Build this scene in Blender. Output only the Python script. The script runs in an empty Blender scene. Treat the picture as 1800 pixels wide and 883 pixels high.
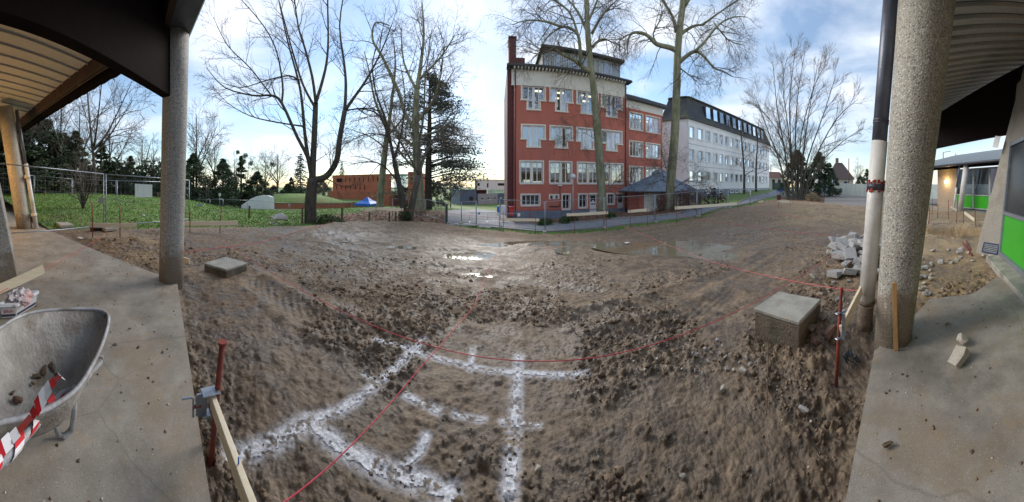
import bpy, bmesh, math, random
import numpy as np
from mathutils import Vector, Matrix, noise as mnoise

random.seed(7)
scene = bpy.context.scene
COL = scene.collection
R = math.radians
EYE = 1.6          # lens height above the concrete walkway (z = 0)
F = 440.0          # photograph pixels per radian of the swept panorama
CX, HY = 900.0, 328.0

# ------------------------------------------------------------------ camera
cam = bpy.data.cameras.new('camera')
cam.type = 'PANO'
cam.panorama_type = 'CENTRAL_CYLINDRICAL'
cam.central_cylindrical_range_u_min = -900.0 / F
cam.central_cylindrical_range_u_max = 900.0 / F
cam.central_cylindrical_range_v_min = -(883 - HY) / F
cam.central_cylindrical_range_v_max = HY / F
cam.central_cylindrical_radius = 1.0
cam.clip_start = 0.05
cam.clip_end = 3000
camo = bpy.data.objects.new('camera', cam)
camo.location = (0, 0, EYE)
camo.rotation_euler = (R(90), 0, 0)
COL.objects.link(camo)
scene.camera = camo

# ------------------------------------------------------------------ sky, sun, exposure
SUN_AZ, SUN_EL = R(-14), R(30)      # azimuth clockwise from the view axis (+Y)
world = bpy.data.worlds.new('World')
scene.world = world
world.use_nodes = True
wn, wl = world.node_tree.nodes, world.node_tree.links
wn.clear()
w_out = wn.new('ShaderNodeOutputWorld')
w_bg = wn.new('ShaderNodeBackground')
w_bg.inputs['Strength'].default_value = 0.095
w_sky = wn.new('ShaderNodeTexSky')
w_sky.sky_type = 'NISHITA'
w_sky.sun_disc = False
w_sky.sun_elevation = SUN_EL
w_sky.sun_rotation = SUN_AZ
w_sky.altitude = 50
w_sky.air_density = 1.35
w_sky.dust_density = 0.15
w_sky.ozone_density = 3.0
tc = wn.new('ShaderNodeTexCoord')
mp = wn.new('ShaderNodeMapping')
mp.inputs['Scale'].default_value = (1.0, 1.0, 2.6)
mp.inputs['Location'].default_value = (7.7, 2.5, 1.1)
n1 = wn.new('ShaderNodeTexNoise')
n1.inputs['Scale'].default_value = 2.3
n1.inputs['Detail'].default_value = 7
n1.inputs['Roughness'].default_value = 0.52
n1.inputs['Distortion'].default_value = 0.35
cr = wn.new('ShaderNodeValToRGB')
cr.color_ramp.elements[0].position = 0.39
cr.color_ramp.elements[0].color = (0.10, 0.10, 0.10, 1)
cr.color_ramp.elements[1].position = 0.66
n2 = wn.new('ShaderNodeTexNoise')
n2.inputs['Scale'].default_value = 3.4
n2.inputs['Detail'].default_value = 5
cr2 = wn.new('ShaderNodeValToRGB')
cr2.color_ramp.elements[0].position = 0.39
cr2.color_ramp.elements[0].color = (4.3, 4.85, 5.6, 1)
cr2.color_ramp.elements[1].position = 0.62
cr2.color_ramp.elements[1].color = (6.1, 6.4, 7.0, 1)
mx = wn.new('ShaderNodeMixRGB')
wl.new(tc.outputs['Generated'], mp.inputs['Vector'])
wl.new(mp.outputs['Vector'], n1.inputs['Vector'])
wl.new(mp.outputs['Vector'], n2.inputs['Vector'])
wl.new(n1.outputs['Fac'], cr.inputs['Fac'])
wl.new(n2.outputs['Fac'], cr2.inputs['Fac'])
wl.new(cr.outputs['Color'], mx.inputs['Fac'])
wl.new(w_sky.outputs['Color'], mx.inputs['Color1'])
wl.new(cr2.outputs['Color'], mx.inputs['Color2'])
wl.new(mx.outputs['Color'], w_bg.inputs['Color'])
wl.new(w_bg.outputs['Background'], w_out.inputs['Surface'])

sun = bpy.data.lights.new('sun', 'SUN')
sun.energy = 2.0
sun.angle = R(30)
sun.color = (1.0, 0.93, 0.84)
suno = bpy.data.objects.new('sun', sun)
sd = Vector((math.sin(SUN_AZ) * math.cos(SUN_EL), math.cos(SUN_AZ) * math.cos(SUN_EL), math.sin(SUN_EL)))
suno.rotation_euler = sd.to_track_quat('Z', 'Y').to_euler()
COL.objects.link(suno)

scene.view_settings.view_transform = 'Standard'
scene.view_settings.look = 'None'
scene.view_settings.gamma = 1
scene.view_settings.exposure = 1.08
scene.view_settings.use_curve_mapping = False
scene.cycles.max_bounces = 6
scene.cycles.transparent_max_bounces = 16
scene.cycles.use_denoising = True

# ------------------------------------------------------------------ measuring helpers
def az(x): return (x - CX) / F
def W(x, y, d):
    """world point seen at photo pixel (x, y) at horizontal distance d"""
    a = az(x)
    return Vector((d * math.sin(a), d * math.cos(a), EYE - (y - HY) / F * d))
def Wz(x, y, z):
    """world point seen at photo pixel (x, y) at height z"""
    return W(x, y, (EYE - z) * F / (y - HY))

# ------------------------------------------------------------------ mesh builder
class MB:
    def __init__(s): s.v = []; s.f = []
    def quad(s, a, b, c, d):
        n = len(s.v); s.v += [tuple(a), tuple(b), tuple(c), tuple(d)]; s.f.append((n, n+1, n+2, n+3)); return s
    def box(s, c, size, rz=0.0, M=None):
        hx, hy, hz = size[0]/2, size[1]/2, size[2]/2
        m = M if M is not None else Matrix.Translation(Vector(c)) @ Matrix.Rotation(rz, 4, 'Z')
        n = len(s.v)
        for (x, y, z) in ((-1,-1,-1),(1,-1,-1),(1,1,-1),(-1,1,-1),(-1,-1,1),(1,-1,1),(1,1,1),(-1,1,1)):
            s.v.append(tuple(m @ Vector((x*hx, y*hy, z*hz))))
        for q in ((3,2,1,0),(4,5,6,7),(0,1,5,4),(1,2,6,5),(2,3,7,6),(3,0,4,7)): s.f.append(tuple(n+i for i in q))
        return s
    def beam(s, p0, p1, w, h, up=(0,0,1)):
        """box from p0 to p1; w across, h along up"""
        p0, p1 = Vector(p0), Vector(p1); t = (p1-p0); L = t.length; t.normalize()
        u = Vector(up); sd_ = t.cross(u)
        if sd_.length < 1e-5: sd_ = Vector((1,0,0))
        sd_.normalize(); u = sd_.cross(t)
        m = Matrix((( t.x, sd_.x, u.x, 0),(t.y, sd_.y, u.y, 0),(t.z, sd_.z, u.z, 0),(0,0,0,1)))
        m = Matrix.Translation((p0+p1)/2) @ m
        return s.box(None, (L, w, h), M=m)
    def tube(s, pts, r, n=8, cap=True):
        pts = [Vector(p) for p in pts]
        rr = r if isinstance(r, (list, tuple)) else [r]*len(pts)
        base = len(s.v); ref = None
        for i, p in enumerate(pts):
            t = (pts[min(i+1, len(pts)-1)] - pts[max(i-1, 0)]).normalized()
            if ref is None:
                ref = t.cross(Vector((0,0,1)))
                if ref.length < 1e-3: ref = t.cross(Vector((1,0,0)))
            ref = (ref - t*ref.dot(t)).normalized(); b = t.cross(ref)
            for k in range(n):
                a = 2*math.pi*k/n
                s.v.append(tuple(p + (ref*math.cos(a) + b*math.sin(a))*rr[i]))
        for i in range(len(pts)-1):
            for k in range(n):
                a, b2 = base+i*n+k, base+i*n+(k+1) % n
                s.f.append((a, b2, b2+n, a+n))
        if cap:
            s.f.append(tuple(base+k for k in range(n))[::-1])
            s.f.append(tuple(base+(len(pts)-1)*n+k for k in range(n)))
        return s
    def prism(s, poly, d):
        """extrude a closed 3-D polygon by vector d"""
        d = Vector(d); n = len(s.v); k = len(poly)
        s.v += [tuple(Vector(p)) for p in poly] + [tuple(Vector(p)+d) for p in poly]
        s.f.append(tuple(range(n, n+k))[::-1]); s.f.append(tuple(range(n+k, n+2*k)))
        for i in range(k):
            j = (i+1) % k; s.f.append((n+i, n+j, n+k+j, n+k+i))
        return s
    def lathe(s, prof, n=16, c=(0,0,0)):
        base = len(s.v)
        for (r, z) in prof:
            for k in range(n):
                a = 2*math.pi*k/n; s.v.append((c[0]+r*math.cos(a), c[1]+r*math.sin(a), c[2]+z))
        for i in range(len(prof)-1):
            for k in range(n):
                a, b2 = base+i*n+k, base+i*n+(k+1) % n
                s.f.append((a, b2, b2+n, a+n))
        return s
    def add(s, v, f):
        n = len(s.v); s.v += [tuple(p) for p in v]; s.f += [tuple(n+i for i in q) for q in f]; return s
    def mesh(s, name, smooth=False, bevel=0):
        me = bpy.data.meshes.new(name); me.from_pydata(s.v, [], s.f)
        bm = bmesh.new(); bm.from_mesh(me)
        bmesh.ops.recalc_face_normals(bm, faces=bm.faces)
        if bevel:
            es = [e for e in bm.edges if len(e.link_faces) == 2 and e.calc_face_angle(0) > 0.6]
            bmesh.ops.bevel(bm, geom=es, offset=bevel, segments=1, affect='EDGES', clamp_overlap=True)
        bm.to_mesh(me); bm.free()
        if smooth: me.polygons.foreach_set('use_smooth', [True]*len(me.polygons))
        me.update()
        return me
    def build(s, name, m, parent=None, smooth=False, bevel=0, label=None, kind=None):
        o = link(name, s.mesh(name, smooth, bevel), m, parent)
        if label: o['label'] = label
        if kind: o['kind'] = kind
        return o

def link(name, me, m, parent=None):
    o = bpy.data.objects.new(name, me)
    if m is not None and len(me.materials) == 0: me.materials.append(m)
    COL.objects.link(o)
    if parent is not None:
        o.parent = parent
        if parent.type == 'EMPTY':      # parts are modelled in world coordinates
            o.matrix_parent_inverse = (Matrix.Translation(parent.location) @ parent.rotation_euler.to_matrix().to_4x4()).inverted()
    return o
def np_mesh(name, v, quads, m, parent=None, smooth=False):
    """fast mesh from numpy arrays; quads (N,3 or 4)"""
    me = bpy.data.meshes.new(name); k = quads.shape[1]
    me.vertices.add(len(v)); me.vertices.foreach_set('co', np.ascontiguousarray(v, dtype=np.float32).ravel())
    me.loops.add(quads.size); me.loops.foreach_set('vertex_index', np.ascontiguousarray(quads, dtype=np.int32).ravel())
    me.polygons.add(len(quads)); me.polygons.foreach_set('loop_start', np.arange(0, quads.size, k, dtype=np.int32))
    if smooth: me.polygons.foreach_set('use_smooth', np.ones(len(quads), dtype=bool))
    me.update(calc_edges=True)
    return link(name, me, m, parent)
def thing(name, label, cat, loc=(0,0,0), rz=0.0, group=None):
    o = bpy.data.objects.new(name, None); COL.objects.link(o)
    o.location = loc; o.rotation_euler = (0, 0, rz); o.empty_display_size = 0.1
    return tag(o, label, cat, group)
def tag(o, label, cat, group=None):
    o['label'] = label; o['category'] = cat
    if group: o['group'] = group
    return o
def struct(o):
    o['kind'] = 'structure'; return o
def copy_tree(o, parent=None):
    c = o.copy(); COL.objects.link(c); c.parent = parent
    for ch in o.children: copy_tree(ch, c)
    return c

# ------------------------------------------------------------------ numpy noise
def _h(ix, iy, s):
    n = (ix.astype(np.int64)*374761393 + iy.astype(np.int64)*668265263 + s*1442695041) & 0x7fffffff
    n = ((n ^ (n >> 13))*1274126177) & 0x7fffffff
    return ((n ^ (n >> 16)) & 0xffff)/65535.0
def vn(x, y, s=0):
    ix, iy = np.floor(x), np.floor(y); fx, fy = x-ix, y-iy
    ux, uy = fx*fx*fx*(fx*(fx*6-15)+10), fy*fy*fy*(fy*(fy*6-15)+10)
    a = _h(ix, iy, s); b = _h(ix+1, iy, s); c = _h(ix, iy+1, s); d = _h(ix+1, iy+1, s)
    return (a+(b-a)*ux)*(1-uy) + (c+(d-c)*ux)*uy
def fbm(x, y, o=4, s=0, g=0.5):
    r = 0; a = 1; t = 0
    for i in range(o):
        ca, sa = math.cos(i*1.3), math.sin(i*1.3)
        r = r + a*vn((x*ca-y*sa)*2**i+17.3*i, (x*sa+y*ca)*2**i+5.1*i, s+i); t += a; a *= g
    return r/t
def worley(x, y, s=0):
    ix, iy = np.floor(x), np.floor(y); best = np.full(x.shape, 9.0); rid = np.zeros(x.shape)
    for dx in (-1, 0, 1):
        for dy in (-1, 0, 1):
            cx, cy = ix+dx, iy+dy
            px_, py_ = cx+_h(cx, cy, s), cy+_h(cx, cy, s+9)
            d = np.hypot(x-px_, y-py_); m = d < best
            best = np.where(m, d, best); rid = np.where(m, _h(cx, cy, s+23), rid)
    return best, rid
def sstep(a, b, x):
    t = np.clip((x-a)/(b-a), 0, 1); return t*t*(3-2*t)

# ------------------------------------------------------------------ materials
def new_mat(name):
    m = bpy.data.materials.new(name); m.use_nodes = True
    nt = m.node_tree; return m, nt.nodes, nt.links, nt.nodes['Principled BSDF']
def c4(c): return (c[0], c[1], c[2], 1)
def M(name, c1, c2=None, scale=4.0, rough=0.7, bump=0.0, bscale=60.0, metal=0.0, spec=0.5, detail=6, lo=0.35, hi=0.65, stain=None, sscale=1.2, sfac=0.6, stretch=None):
    """two-tone noise paint, optional larger stains and fine bump"""
    m, N, L, b = new_mat(name)
    b.inputs['Roughness'].default_value = rough; b.inputs['Metallic'].default_value = metal
    b.inputs['Specular IOR Level'].default_value = spec
    if c2 is None: c2 = tuple(x*0.82 for x in c1)
    t = N.new('ShaderNodeTexCoord'); vec = t.outputs['Object']
    if stretch:
        mp_ = N.new('ShaderNodeMapping'); mp_.inputs['Scale'].default_value = stretch
        L.new(vec, mp_.inputs['Vector']); vec = mp_.outputs['Vector']
    n = N.new('ShaderNodeTexNoise'); n.inputs['Scale'].default_value = scale; n.inputs['Detail'].default_value = detail
    n.inputs['Roughness'].default_value = 0.62
    L.new(vec, n.inputs['Vector'])
    r = N.new('ShaderNodeValToRGB'); e = r.color_ramp.elements
    e[0].position = lo; e[0].color = c4(c2); e[1].position = hi; e[1].color = c4(c1)
    L.new(n.outputs['Fac'], r.inputs['Fac']); col = r.outputs['Color']
    if stain:
        n2_ = N.new('ShaderNodeTexNoise'); n2_.inputs['Scale'].default_value = sscale; n2_.inputs['Detail'].default_value = 8
        n2_.inputs['Roughness'].default_value = 0.68
        L.new(vec, n2_.inputs['Vector'])
        r2 = N.new('ShaderNodeValToRGB'); r2.color_ramp.elements[0].position = 0.5; r2.color_ramp.elements[1].position = 0.66
        r2.color_ramp.elements[1].color = (sfac, sfac, sfac, 1)
        L.new(n2_.outputs['Fac'], r2.inputs['Fac'])
        x = N.new('ShaderNodeMixRGB'); x.inputs['Color2'].default_value = c4(stain)
        L.new(r2.outputs['Color'], x.inputs['Fac']); L.new(col, x.inputs['Color1']); col = x.outputs['Color']
    L.new(col, b.inputs['Base Color'])
    if bump:
        n3 = N.new('ShaderNodeTexNoise'); n3.inputs['Scale'].default_value = bscale; n3.inputs['Detail'].default_value = 4
        L.new(vec, n3.inputs['Vector'])
        bp = N.new('ShaderNodeBump'); bp.inputs['Strength'].default_value = bump; bp.inputs['Distance'].default_value = 0.02
        L.new(n3.outputs['Fac'], bp.inputs['Height']); L.new(bp.outputs['Normal'], b.inputs['Normal'])
    return m
def m_pebble(name, tint=(1, 1, 1), scale=62.0, rusty=0.25):
    """washed aggregate concrete: small pale and dark stones in a matrix"""
    m, N, L, b = new_mat(name)
    t = N.new('ShaderNodeTexCoord'); v = N.new('ShaderNodeTexVoronoi'); v.inputs['Scale'].default_value = scale
    L.new(t.outputs['Object'], v.inputs['Vector'])
    sp = N.new('ShaderNodeSeparateColor'); L.new(v.outputs['Color'], sp.inputs['Color'])
    r = N.new('ShaderNodeValToRGB'); e = r.color_ramp.elements
    e[0].position = 0.0; e[0].color = c4([0.09*k for k in tint]); e[1].position = 1.0; e[1].color = c4([0.72*k for k in tint])
    q = e.new(0.13); q.color = c4([0.10*k for k in tint]); q = e.new(0.26); q.color = c4([0.30*k for k in (tint[0], tint[1]*0.92, tint[2]*0.8)])
    q = e.new(0.6); q.color = c4([0.46*k for k in (tint[0], tint[1]*0.97, tint[2]*0.88)])
    L.new(sp.outputs['Red'], r.inputs['Fac'])
    d = N.new('ShaderNodeValToRGB'); d.color_ramp.elements[0].position = 0.25; d.color_ramp.elements[1].position = 0.62
    L.new(v.outputs['Distance'], d.inputs['Fac'])
    x = N.new('ShaderNodeMixRGB'); x.inputs['Color2'].default_value = c4([0.36*k for k in tint])
    L.new(d.outputs['Color'], x.inputs['Fac']); L.new(r.outputs['Color'], x.inputs['Color1'])
    n = N.new('ShaderNodeTexNoise'); n.inputs['Scale'].default_value = 1.6; n.inputs['Detail'].default_value = 6
    L.new(t.outputs['Object'], n.inputs['Vector'])
    nr = N.new('ShaderNodeValToRGB'); nr.color_ramp.elements[0].position = 0.45; nr.color_ramp.elements[1].position = 0.7
    nr.color_ramp.elements[1].color = (rusty, rusty, rusty, 1)
    L.new(n.outputs['Fac'], nr.inputs['Fac'])
    y = N.new('ShaderNodeMixRGB'); y.inputs['Color2'].default_value = (0.16, 0.12, 0.08, 1)
    L.new(nr.outputs['Color'], y.inputs['Fac']); L.new(x.outputs['Color'], y.inputs['Color1'])
    sx = N.new('ShaderNodeSeparateXYZ'); L.new(t.outputs['Object'], sx.inputs[0])
    n5 = N.new('ShaderNodeTexNoise'); n5.inputs['Scale'].default_value = 7; n5.inputs['Detail'].default_value = 7; L.new(t.outputs['Object'], n5.inputs['Vector'])
    ma = N.new('ShaderNodeMath'); ma.operation = 'MULTIPLY_ADD'; ma.inputs[1].default_value = -0.9; L.new(n5.outputs['Fac'], ma.inputs[0]); L.new(sx.outputs['Z'], ma.inputs[2])
    sr = N.new('ShaderNodeValToRGB'); sr.color_ramp.elements[0].position = 0.0; sr.color_ramp.elements[0].color = (.7,.7,.7,1); sr.color_ramp.elements[1].position = .12; sr.color_ramp.elements[1].color = (0,0,0,1)
    L.new(ma.outputs[0], sr.inputs['Fac'])
    sp2 = N.new('ShaderNodeMixRGB'); sp2.inputs['Color2'].default_value = (.20,.15,.10,1); L.new(sr.outputs['Color'], sp2.inputs['Fac']); L.new(y.outputs['Color'], sp2.inputs['Color1'])
    L.new(sp2.outputs['Color'], b.inputs['Base Color']); b.inputs['Roughness'].default_value = 0.75
    bp = N.new('ShaderNodeBump'); bp.inputs['Strength'].default_value = 0.6; bp.inputs['Distance'].default_value = 0.006; bp.invert = True
    L.new(v.outputs['Distance'], bp.inputs['Height']); L.new(bp.outputs['Normal'], b.inputs['Normal'])
    return m
def m_ground(name, dark, mid, light, rough=0.8, attrs=True):
    """earth: three tones of noise; wet / sand / lime amounts come with the mesh"""
    m, N, L, b = new_mat(name)
    t = N.new('ShaderNodeTexCoord')
    def noise(sc, det=8, ro=0.65):
        n = N.new('ShaderNodeTexNoise'); n.inputs['Scale'].default_value = sc; n.inputs['Detail'].default_value = det
        n.inputs['Roughness'].default_value = ro; L.new(t.outputs['Object'], n.inputs['Vector']); return n
    na, nb, nc = noise(1.1), noise(9.0), noise(45.0, 5)
    r = N.new('ShaderNodeValToRGB'); e = r.color_ramp.elements
    e[0].position = 0.32; e[0].color = c4(dark); e[1].position = 0.72; e[1].color = c4(light); q = e.new(0.5); q.color = c4(mid)
    mixf = N.new('ShaderNodeMix'); mixf.data_type = 'FLOAT'; mixf.inputs[0].default_value = 0.72
    L.new(na.outputs['Fac'], mixf.inputs[2]); L.new(nb.outputs['Fac'], mixf.inputs[3])
    L.new(mixf.outputs[0], r.inputs['Fac']); col = r.outputs['Color']
    sp = N.new('ShaderNodeValToRGB'); sp.color_ramp.elements[0].position = 0.64; sp.color_ramp.elements[1].position = 0.72
    sp.color_ramp.elements[1].color = (0.55, 0.55, 0.55, 1)
    L.new(nc.outputs['Fac'], sp.inputs['Fac'])
    x = N.new('ShaderNodeMixRGB'); x.inputs['Color2'].default_value = (0.30, 0.25, 0.19, 1)
    L.new(sp.outputs['Color'], x.inputs['Fac']); L.new(col, x.inputs['Color1']); col = x.outputs['Color']
    rv = None
    if attrs:
        def at(nm):
            a = N.new('ShaderNodeAttribute'); a.attribute_name = nm; return a.outputs['Fac']
        s_, w_, l_ = at('sand'), at('wet'), at('lime')
        y = N.new('ShaderNodeMixRGB'); y.inputs['Color2'].default_value = (0.46, 0.33, 0.175, 1)
        L.new(s_, y.inputs['Fac']); L.new(col, y.inputs['Color1']); col = y.outputs['Color']
        tn_ = N.new('ShaderNodeMapRange'); tn_.inputs['To Min'].default_value = .30; tn_.inputs['To Max'].default_value = 1.65; L.new(at('tone'), tn_.inputs['Value'])
        tm = N.new('ShaderNodeVectorMath'); tm.operation = 'SCALE'; L.new(col, tm.inputs[0]); L.new(tn_.outputs['Result'], tm.inputs['Scale']); col = tm.outputs['Vector']
        mu = N.new('ShaderNodeMixRGB'); mu.blend_type = 'MULTIPLY'; mu.inputs['Color2'].default_value = (0.58, 0.585, 0.60, 1)
        L.new(w_, mu.inputs['Fac']); L.new(col, mu.inputs['Color1']); col = mu.outputs['Color']
        li = N.new('ShaderNodeMixRGB'); li.inputs['Color2'].default_value = (0.60, 0.61, 0.65, 1)
        L.new(l_, li.inputs['Fac']); L.new(col, li.inputs['Color1']); col = li.outputs['Color']
        mr = N.new('ShaderNodeMapRange'); mr.inputs['To Min'].default_value = rough; mr.inputs['To Max'].default_value = 0.36
        L.new(w_, mr.inputs['Value']); rv = mr.outputs['Result']
    L.new(col, b.inputs['Base Color'])
    if rv is not None: L.new(rv, b.inputs['Roughness'])
    else: b.inputs['Roughness'].default_value = rough
    bp = N.new('ShaderNodeBump'); bp.inputs['Strength'].default_value = 0.9; bp.inputs['Distance'].default_value = 0.03
    ad = N.new('ShaderNodeMath'); ad.operation = 'MULTIPLY_ADD'; ad.inputs[1].default_value = 0.35
    L.new(nc.outputs['Fac'], ad.inputs[0]); L.new(nb.outputs['Fac'], ad.inputs[2])
    L.new(ad.outputs[0], bp.inputs['Height']); L.new(bp.outputs['Normal'], b.inputs['Normal'])
    return m
def m_glass(name, tint=(0.74, 0.87, 1.0), refl=0.30):
    m, N, L, b = new_mat(name)
    N.remove(b); out = N['Material Output']
    g = N.new('ShaderNodeBsdfGlossy'); g.inputs['Roughness'].default_value = 0.015; g.inputs['Color'].default_value = c4(tint)
    tr = N.new('ShaderNodeBsdfTransparent'); tr.inputs['Color'].default_value = (0.78, 0.84, 0.86, 1)
    fr = N.new('ShaderNodeFresnel'); fr.inputs['IOR'].default_value = 1.5
    ad = N.new('ShaderNodeMath'); ad.operation = 'ADD'; ad.use_clamp = True; ad.inputs[1].default_value = refl
    L.new(fr.outputs[0], ad.inputs[0])
    mi = N.new('ShaderNodeMixShader'); L.new(ad.outputs[0], mi.inputs[0]); L.new(tr.outputs[0], mi.inputs[1]); L.new(g.outputs[0], mi.inputs[2])
    L.new(mi.outputs[0], out.inputs['Surface'])
    return m
def m_emit(name, c, s):
    m, N, L, b = new_mat(name)
    b.inputs['Base Color'].default_value = c4(c); b.inputs['Emission Color'].default_value = c4(c); b.inputs['Emission Strength'].default_value = s
    return m
def m_leaf(name, c1, c2, trans=0.25):
    m, N, L, b = new_mat(name)
    t = N.new('ShaderNodeTexCoord'); n = N.new('ShaderNodeTexNoise'); n.inputs['Scale'].default_value = 1.3; n.inputs['Detail'].default_value = 5
    L.new(t.outputs['Object'], n.inputs['Vector'])
    r = N.new('ShaderNodeValToRGB'); r.color_ramp.elements[0].position = 0.35; r.color_ramp.elements[1].position = 0.66
    r.color_ramp.elements[0].color = c4(c1); r.color_ramp.elements[1].color = c4(c2)
    L.new(n.outputs['Fac'], r.inputs['Fac']); L.new(r.outputs['Color'], b.inputs['Base Color'])
    b.inputs['Roughness'].default_value = 0.65; b.inputs['Specular IOR Level'].default_value = 0.25
    return m
def m_bark(name, c1, c2, scale=9, bump=0.6, green=None):
    return M(name, c1, c2, scale=scale, rough=0.9, bump=bump, bscale=26, stain=green, sscale=2.2, sfac=0.7, spec=0.2, stretch=(1, 1, 0.3))

MUD = m_ground('mud', (0.094, 0.060, 0.035), (0.222, 0.154, 0.094), (0.38, 0.285, 0.19), 0.88)
LIME = M('lime paint', (0.80, 0.81, 0.84), (0.46, 0.445, 0.44), 38, 1.0, 0.5, 60, spec=0.0)
LAWN = M('lawn soil and grass', (0.13, 0.225, 0.045), (0.085, 0.15, 0.032), 2.2, 0.9, 0.6, 30, stain=(0.19, 0.165, 0.075), sscale=0.45, sfac=0.75)
BLADE = m_leaf('grass blade', (0.095, 0.195, 0.033), (0.16, 0.285, 0.052))
ASPH = M('asphalt', (0.24, 0.255, 0.29), (0.185, 0.195, 0.22), 3.0, 0.85, 0.5, 90, stain=(0.20, 0.195, 0.19), sscale=0.8)
KERB = M('kerb concrete', (0.30, 0.29, 0.27), (0.22, 0.21, 0.20), 6, 0.8, 0.3)
LITTER = M('leaf litter soil', (0.16, 0.085, 0.055), (0.075, 0.048, 0.034), 8, 0.9, 0.7, 40, stain=(0.05, 0.07, 0.025), sscale=1.0, sfac=0.6)
DEADLEAF = m_leaf('dead leaf', (0.22, 0.10, 0.055), (0.34, 0.20, 0.12))
GRAVEL = M('gravel yard', (0.27, 0.245, 0.22), (0.19, 0.17, 0.15), 5, 0.85, 0.5, 60, stain=(0.16, 0.14, 0.12))
def m_slab():
    m, N, L, b = new_mat('walkway concrete')
    t = N.new('ShaderNodeTexCoord')
    def noise(sc, det=8, ro=.65, dist=0):
        n = N.new('ShaderNodeTexNoise'); n.inputs['Scale'].default_value = sc; n.inputs['Detail'].default_value = det; n.inputs['Roughness'].default_value = ro; n.inputs['Distortion'].default_value = dist
        L.new(t.outputs['Object'], n.inputs['Vector']); return n.outputs['Fac']
    def ramp(f, a, b_, c0, c1):
        r = N.new('ShaderNodeValToRGB'); r.color_ramp.elements[0].position = a; r.color_ramp.elements[1].position = b_
        r.color_ramp.elements[0].color = c4(c0); r.color_ramp.elements[1].color = c4(c1); L.new(f, r.inputs['Fac']); return r.outputs['Color']
    def mix(f, c, c2):
        x = N.new('ShaderNodeMixRGB'); L.new(f, x.inputs['Fac']); L.new(c, x.inputs['Color1']); x.inputs['Color2'].default_value = c4(c2); return x.outputs['Color']
    col = ramp(noise(2.2, 10, .7), .32, .68, (.205,.18,.148), (.40,.365,.31))
    col = mix(ramp(noise(1.0, 9, .72, .4), .52, .62, (0,0,0), (.6,.6,.6)), col, (.27,.20,.125))        # dried yellow clay
    col = mix(ramp(noise(5.5, 9, .75), .56, .64, (0,0,0), (.5,.5,.5)), col, (.36,.27,.16))
    col = mix(ramp(noise(.7, 8, .7, .3), .55, .70, (0,0,0), (.75,.75,.75)), col, (.135,.13,.11))       # damp mossy dark
    col = mix(ramp(noise(120, 3, .6), .60, .66, (0,0,0), (.8,.8,.8)), col, (.11,.10,.085))              # exposed sand grains
    col = mix(ramp(noise(95, 3, .6), .63, .69, (0,0,0), (.8,.8,.8)), col, (.62,.58,.50))
    w = N.new('ShaderNodeTexVoronoi'); w.feature = 'DISTANCE_TO_EDGE'; w.inputs['Scale'].default_value = .55
    wn2 = N.new('ShaderNodeTexNoise'); wn2.inputs['Scale'].default_value = 3; L.new(t.outputs['Object'], wn2.inputs['Vector'])
    wm = N.new('ShaderNodeMixRGB'); wm.inputs['Fac'].default_value = .08; L.new(t.outputs['Object'], wm.inputs['Color1']); L.new(wn2.outputs['Color'], wm.inputs['Color2']); L.new(wm.outputs['Color'], w.inputs['Vector'])
    col = mix(ramp(w.outputs['Distance'], .0005, .0018, (.35,.35,.35), (0,0,0)), col, (.13,.115,.095))        # hairline cracks
    L.new(col, b.inputs['Base Color']); b.inputs['Roughness'].default_value = .72
    bp = N.new('ShaderNodeBump'); bp.inputs['Strength'].default_value = .35; bp.inputs['Distance'].default_value = .004
    L.new(noise(110, 3), bp.inputs['Height']); L.new(bp.outputs['Normal'], b.inputs['Normal'])
    return m
SLAB = m_slab()
CONC = M('cast concrete', (0.44, 0.42, 0.36), (0.31, 0.295, 0.25), 5, 0.8, 0.5, 70, stain=(0.14, 0.13, 0.10), sscale=1.8, sfac=0.7)
CONCDIRT = M('muddy concrete', (0.22, 0.175, 0.13), (0.125, 0.098, 0.072), 6, 0.85, 0.6, 50, stain=(0.07, 0.075, 0.045), sscale=2)
PEB = m_pebble('washed aggregate grey', (1.0, 0.98, 0.94))
PEBW = m_pebble('washed aggregate warm', (1.02, 0.98, 0.88), 56)
PIERM = M('pier render', (0.42, 0.395, 0.35), (0.25, 0.23, 0.20), 55, 0.85, 0.5, 90, stain=(0.22, 0.19, 0.15), sscale=2)
BROWN = M('dark brown steel', (0.012, 0.007, 0.007), (0.008, 0.005, 0.0055), 6, 0.85, 0.2, 40, spec=0.08)
RUSTB = M('weathered brown fascia', (0.075, 0.038, 0.028), (0.033, 0.02, 0.017), 9, 0.7, 0.3, 60, stain=(0.16, 0.13, 0.11), sscale=5, sfac=0.6, stretch=(6, 6, 0.5))
SOFFIT = M('soffit panel', (0.50, 0.50, 0.50), (0.43, 0.43, 0.43), 16, 0.7, 0.15, 120)
ZINC = M('dark zinc', (0.13, 0.145, 0.19), (0.09, 0.10, 0.135), 5, 0.42, 0.1, 60, metal=0.3)
PIPEW = M('off white pipe', (0.72, 0.70, 0.66), (0.62, 0.60, 0.56), 3, 0.45, 0.1, 50, stain=(0.36, 0.33, 0.29), sscale=2.5, sfac=0.5)
PIPER = M('rusty cast iron', (0.20, 0.16, 0.12), (0.11, 0.075, 0.05), 14, 0.8, 0.6, 60, stain=(0.25, 0.21, 0.16), sscale=5)
BAND = M('pipe clamp paint', (0.06, 0.055, 0.075), (0.04, 0.035, 0.05), 10, 0.5)
REDPAINT = M('red paint', (0.42, 0.035, 0.025), (0.24, 0.02, 0.015), 12, 0.55, 0.2, 60)
STAKER = M('red painted rebar', (0.36, 0.06, 0.04), (0.15, 0.04, 0.03), 9, 0.75, 0.4, 80, stain=(0.085, 0.05, 0.04), sscale=6, sfac=0.9)
WOOD = M('new spruce board', (0.86, 0.76, 0.58), (0.76, 0.65, 0.47), 6, 0.65, 0.15, 90, stretch=(1, 1, 8))
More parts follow.
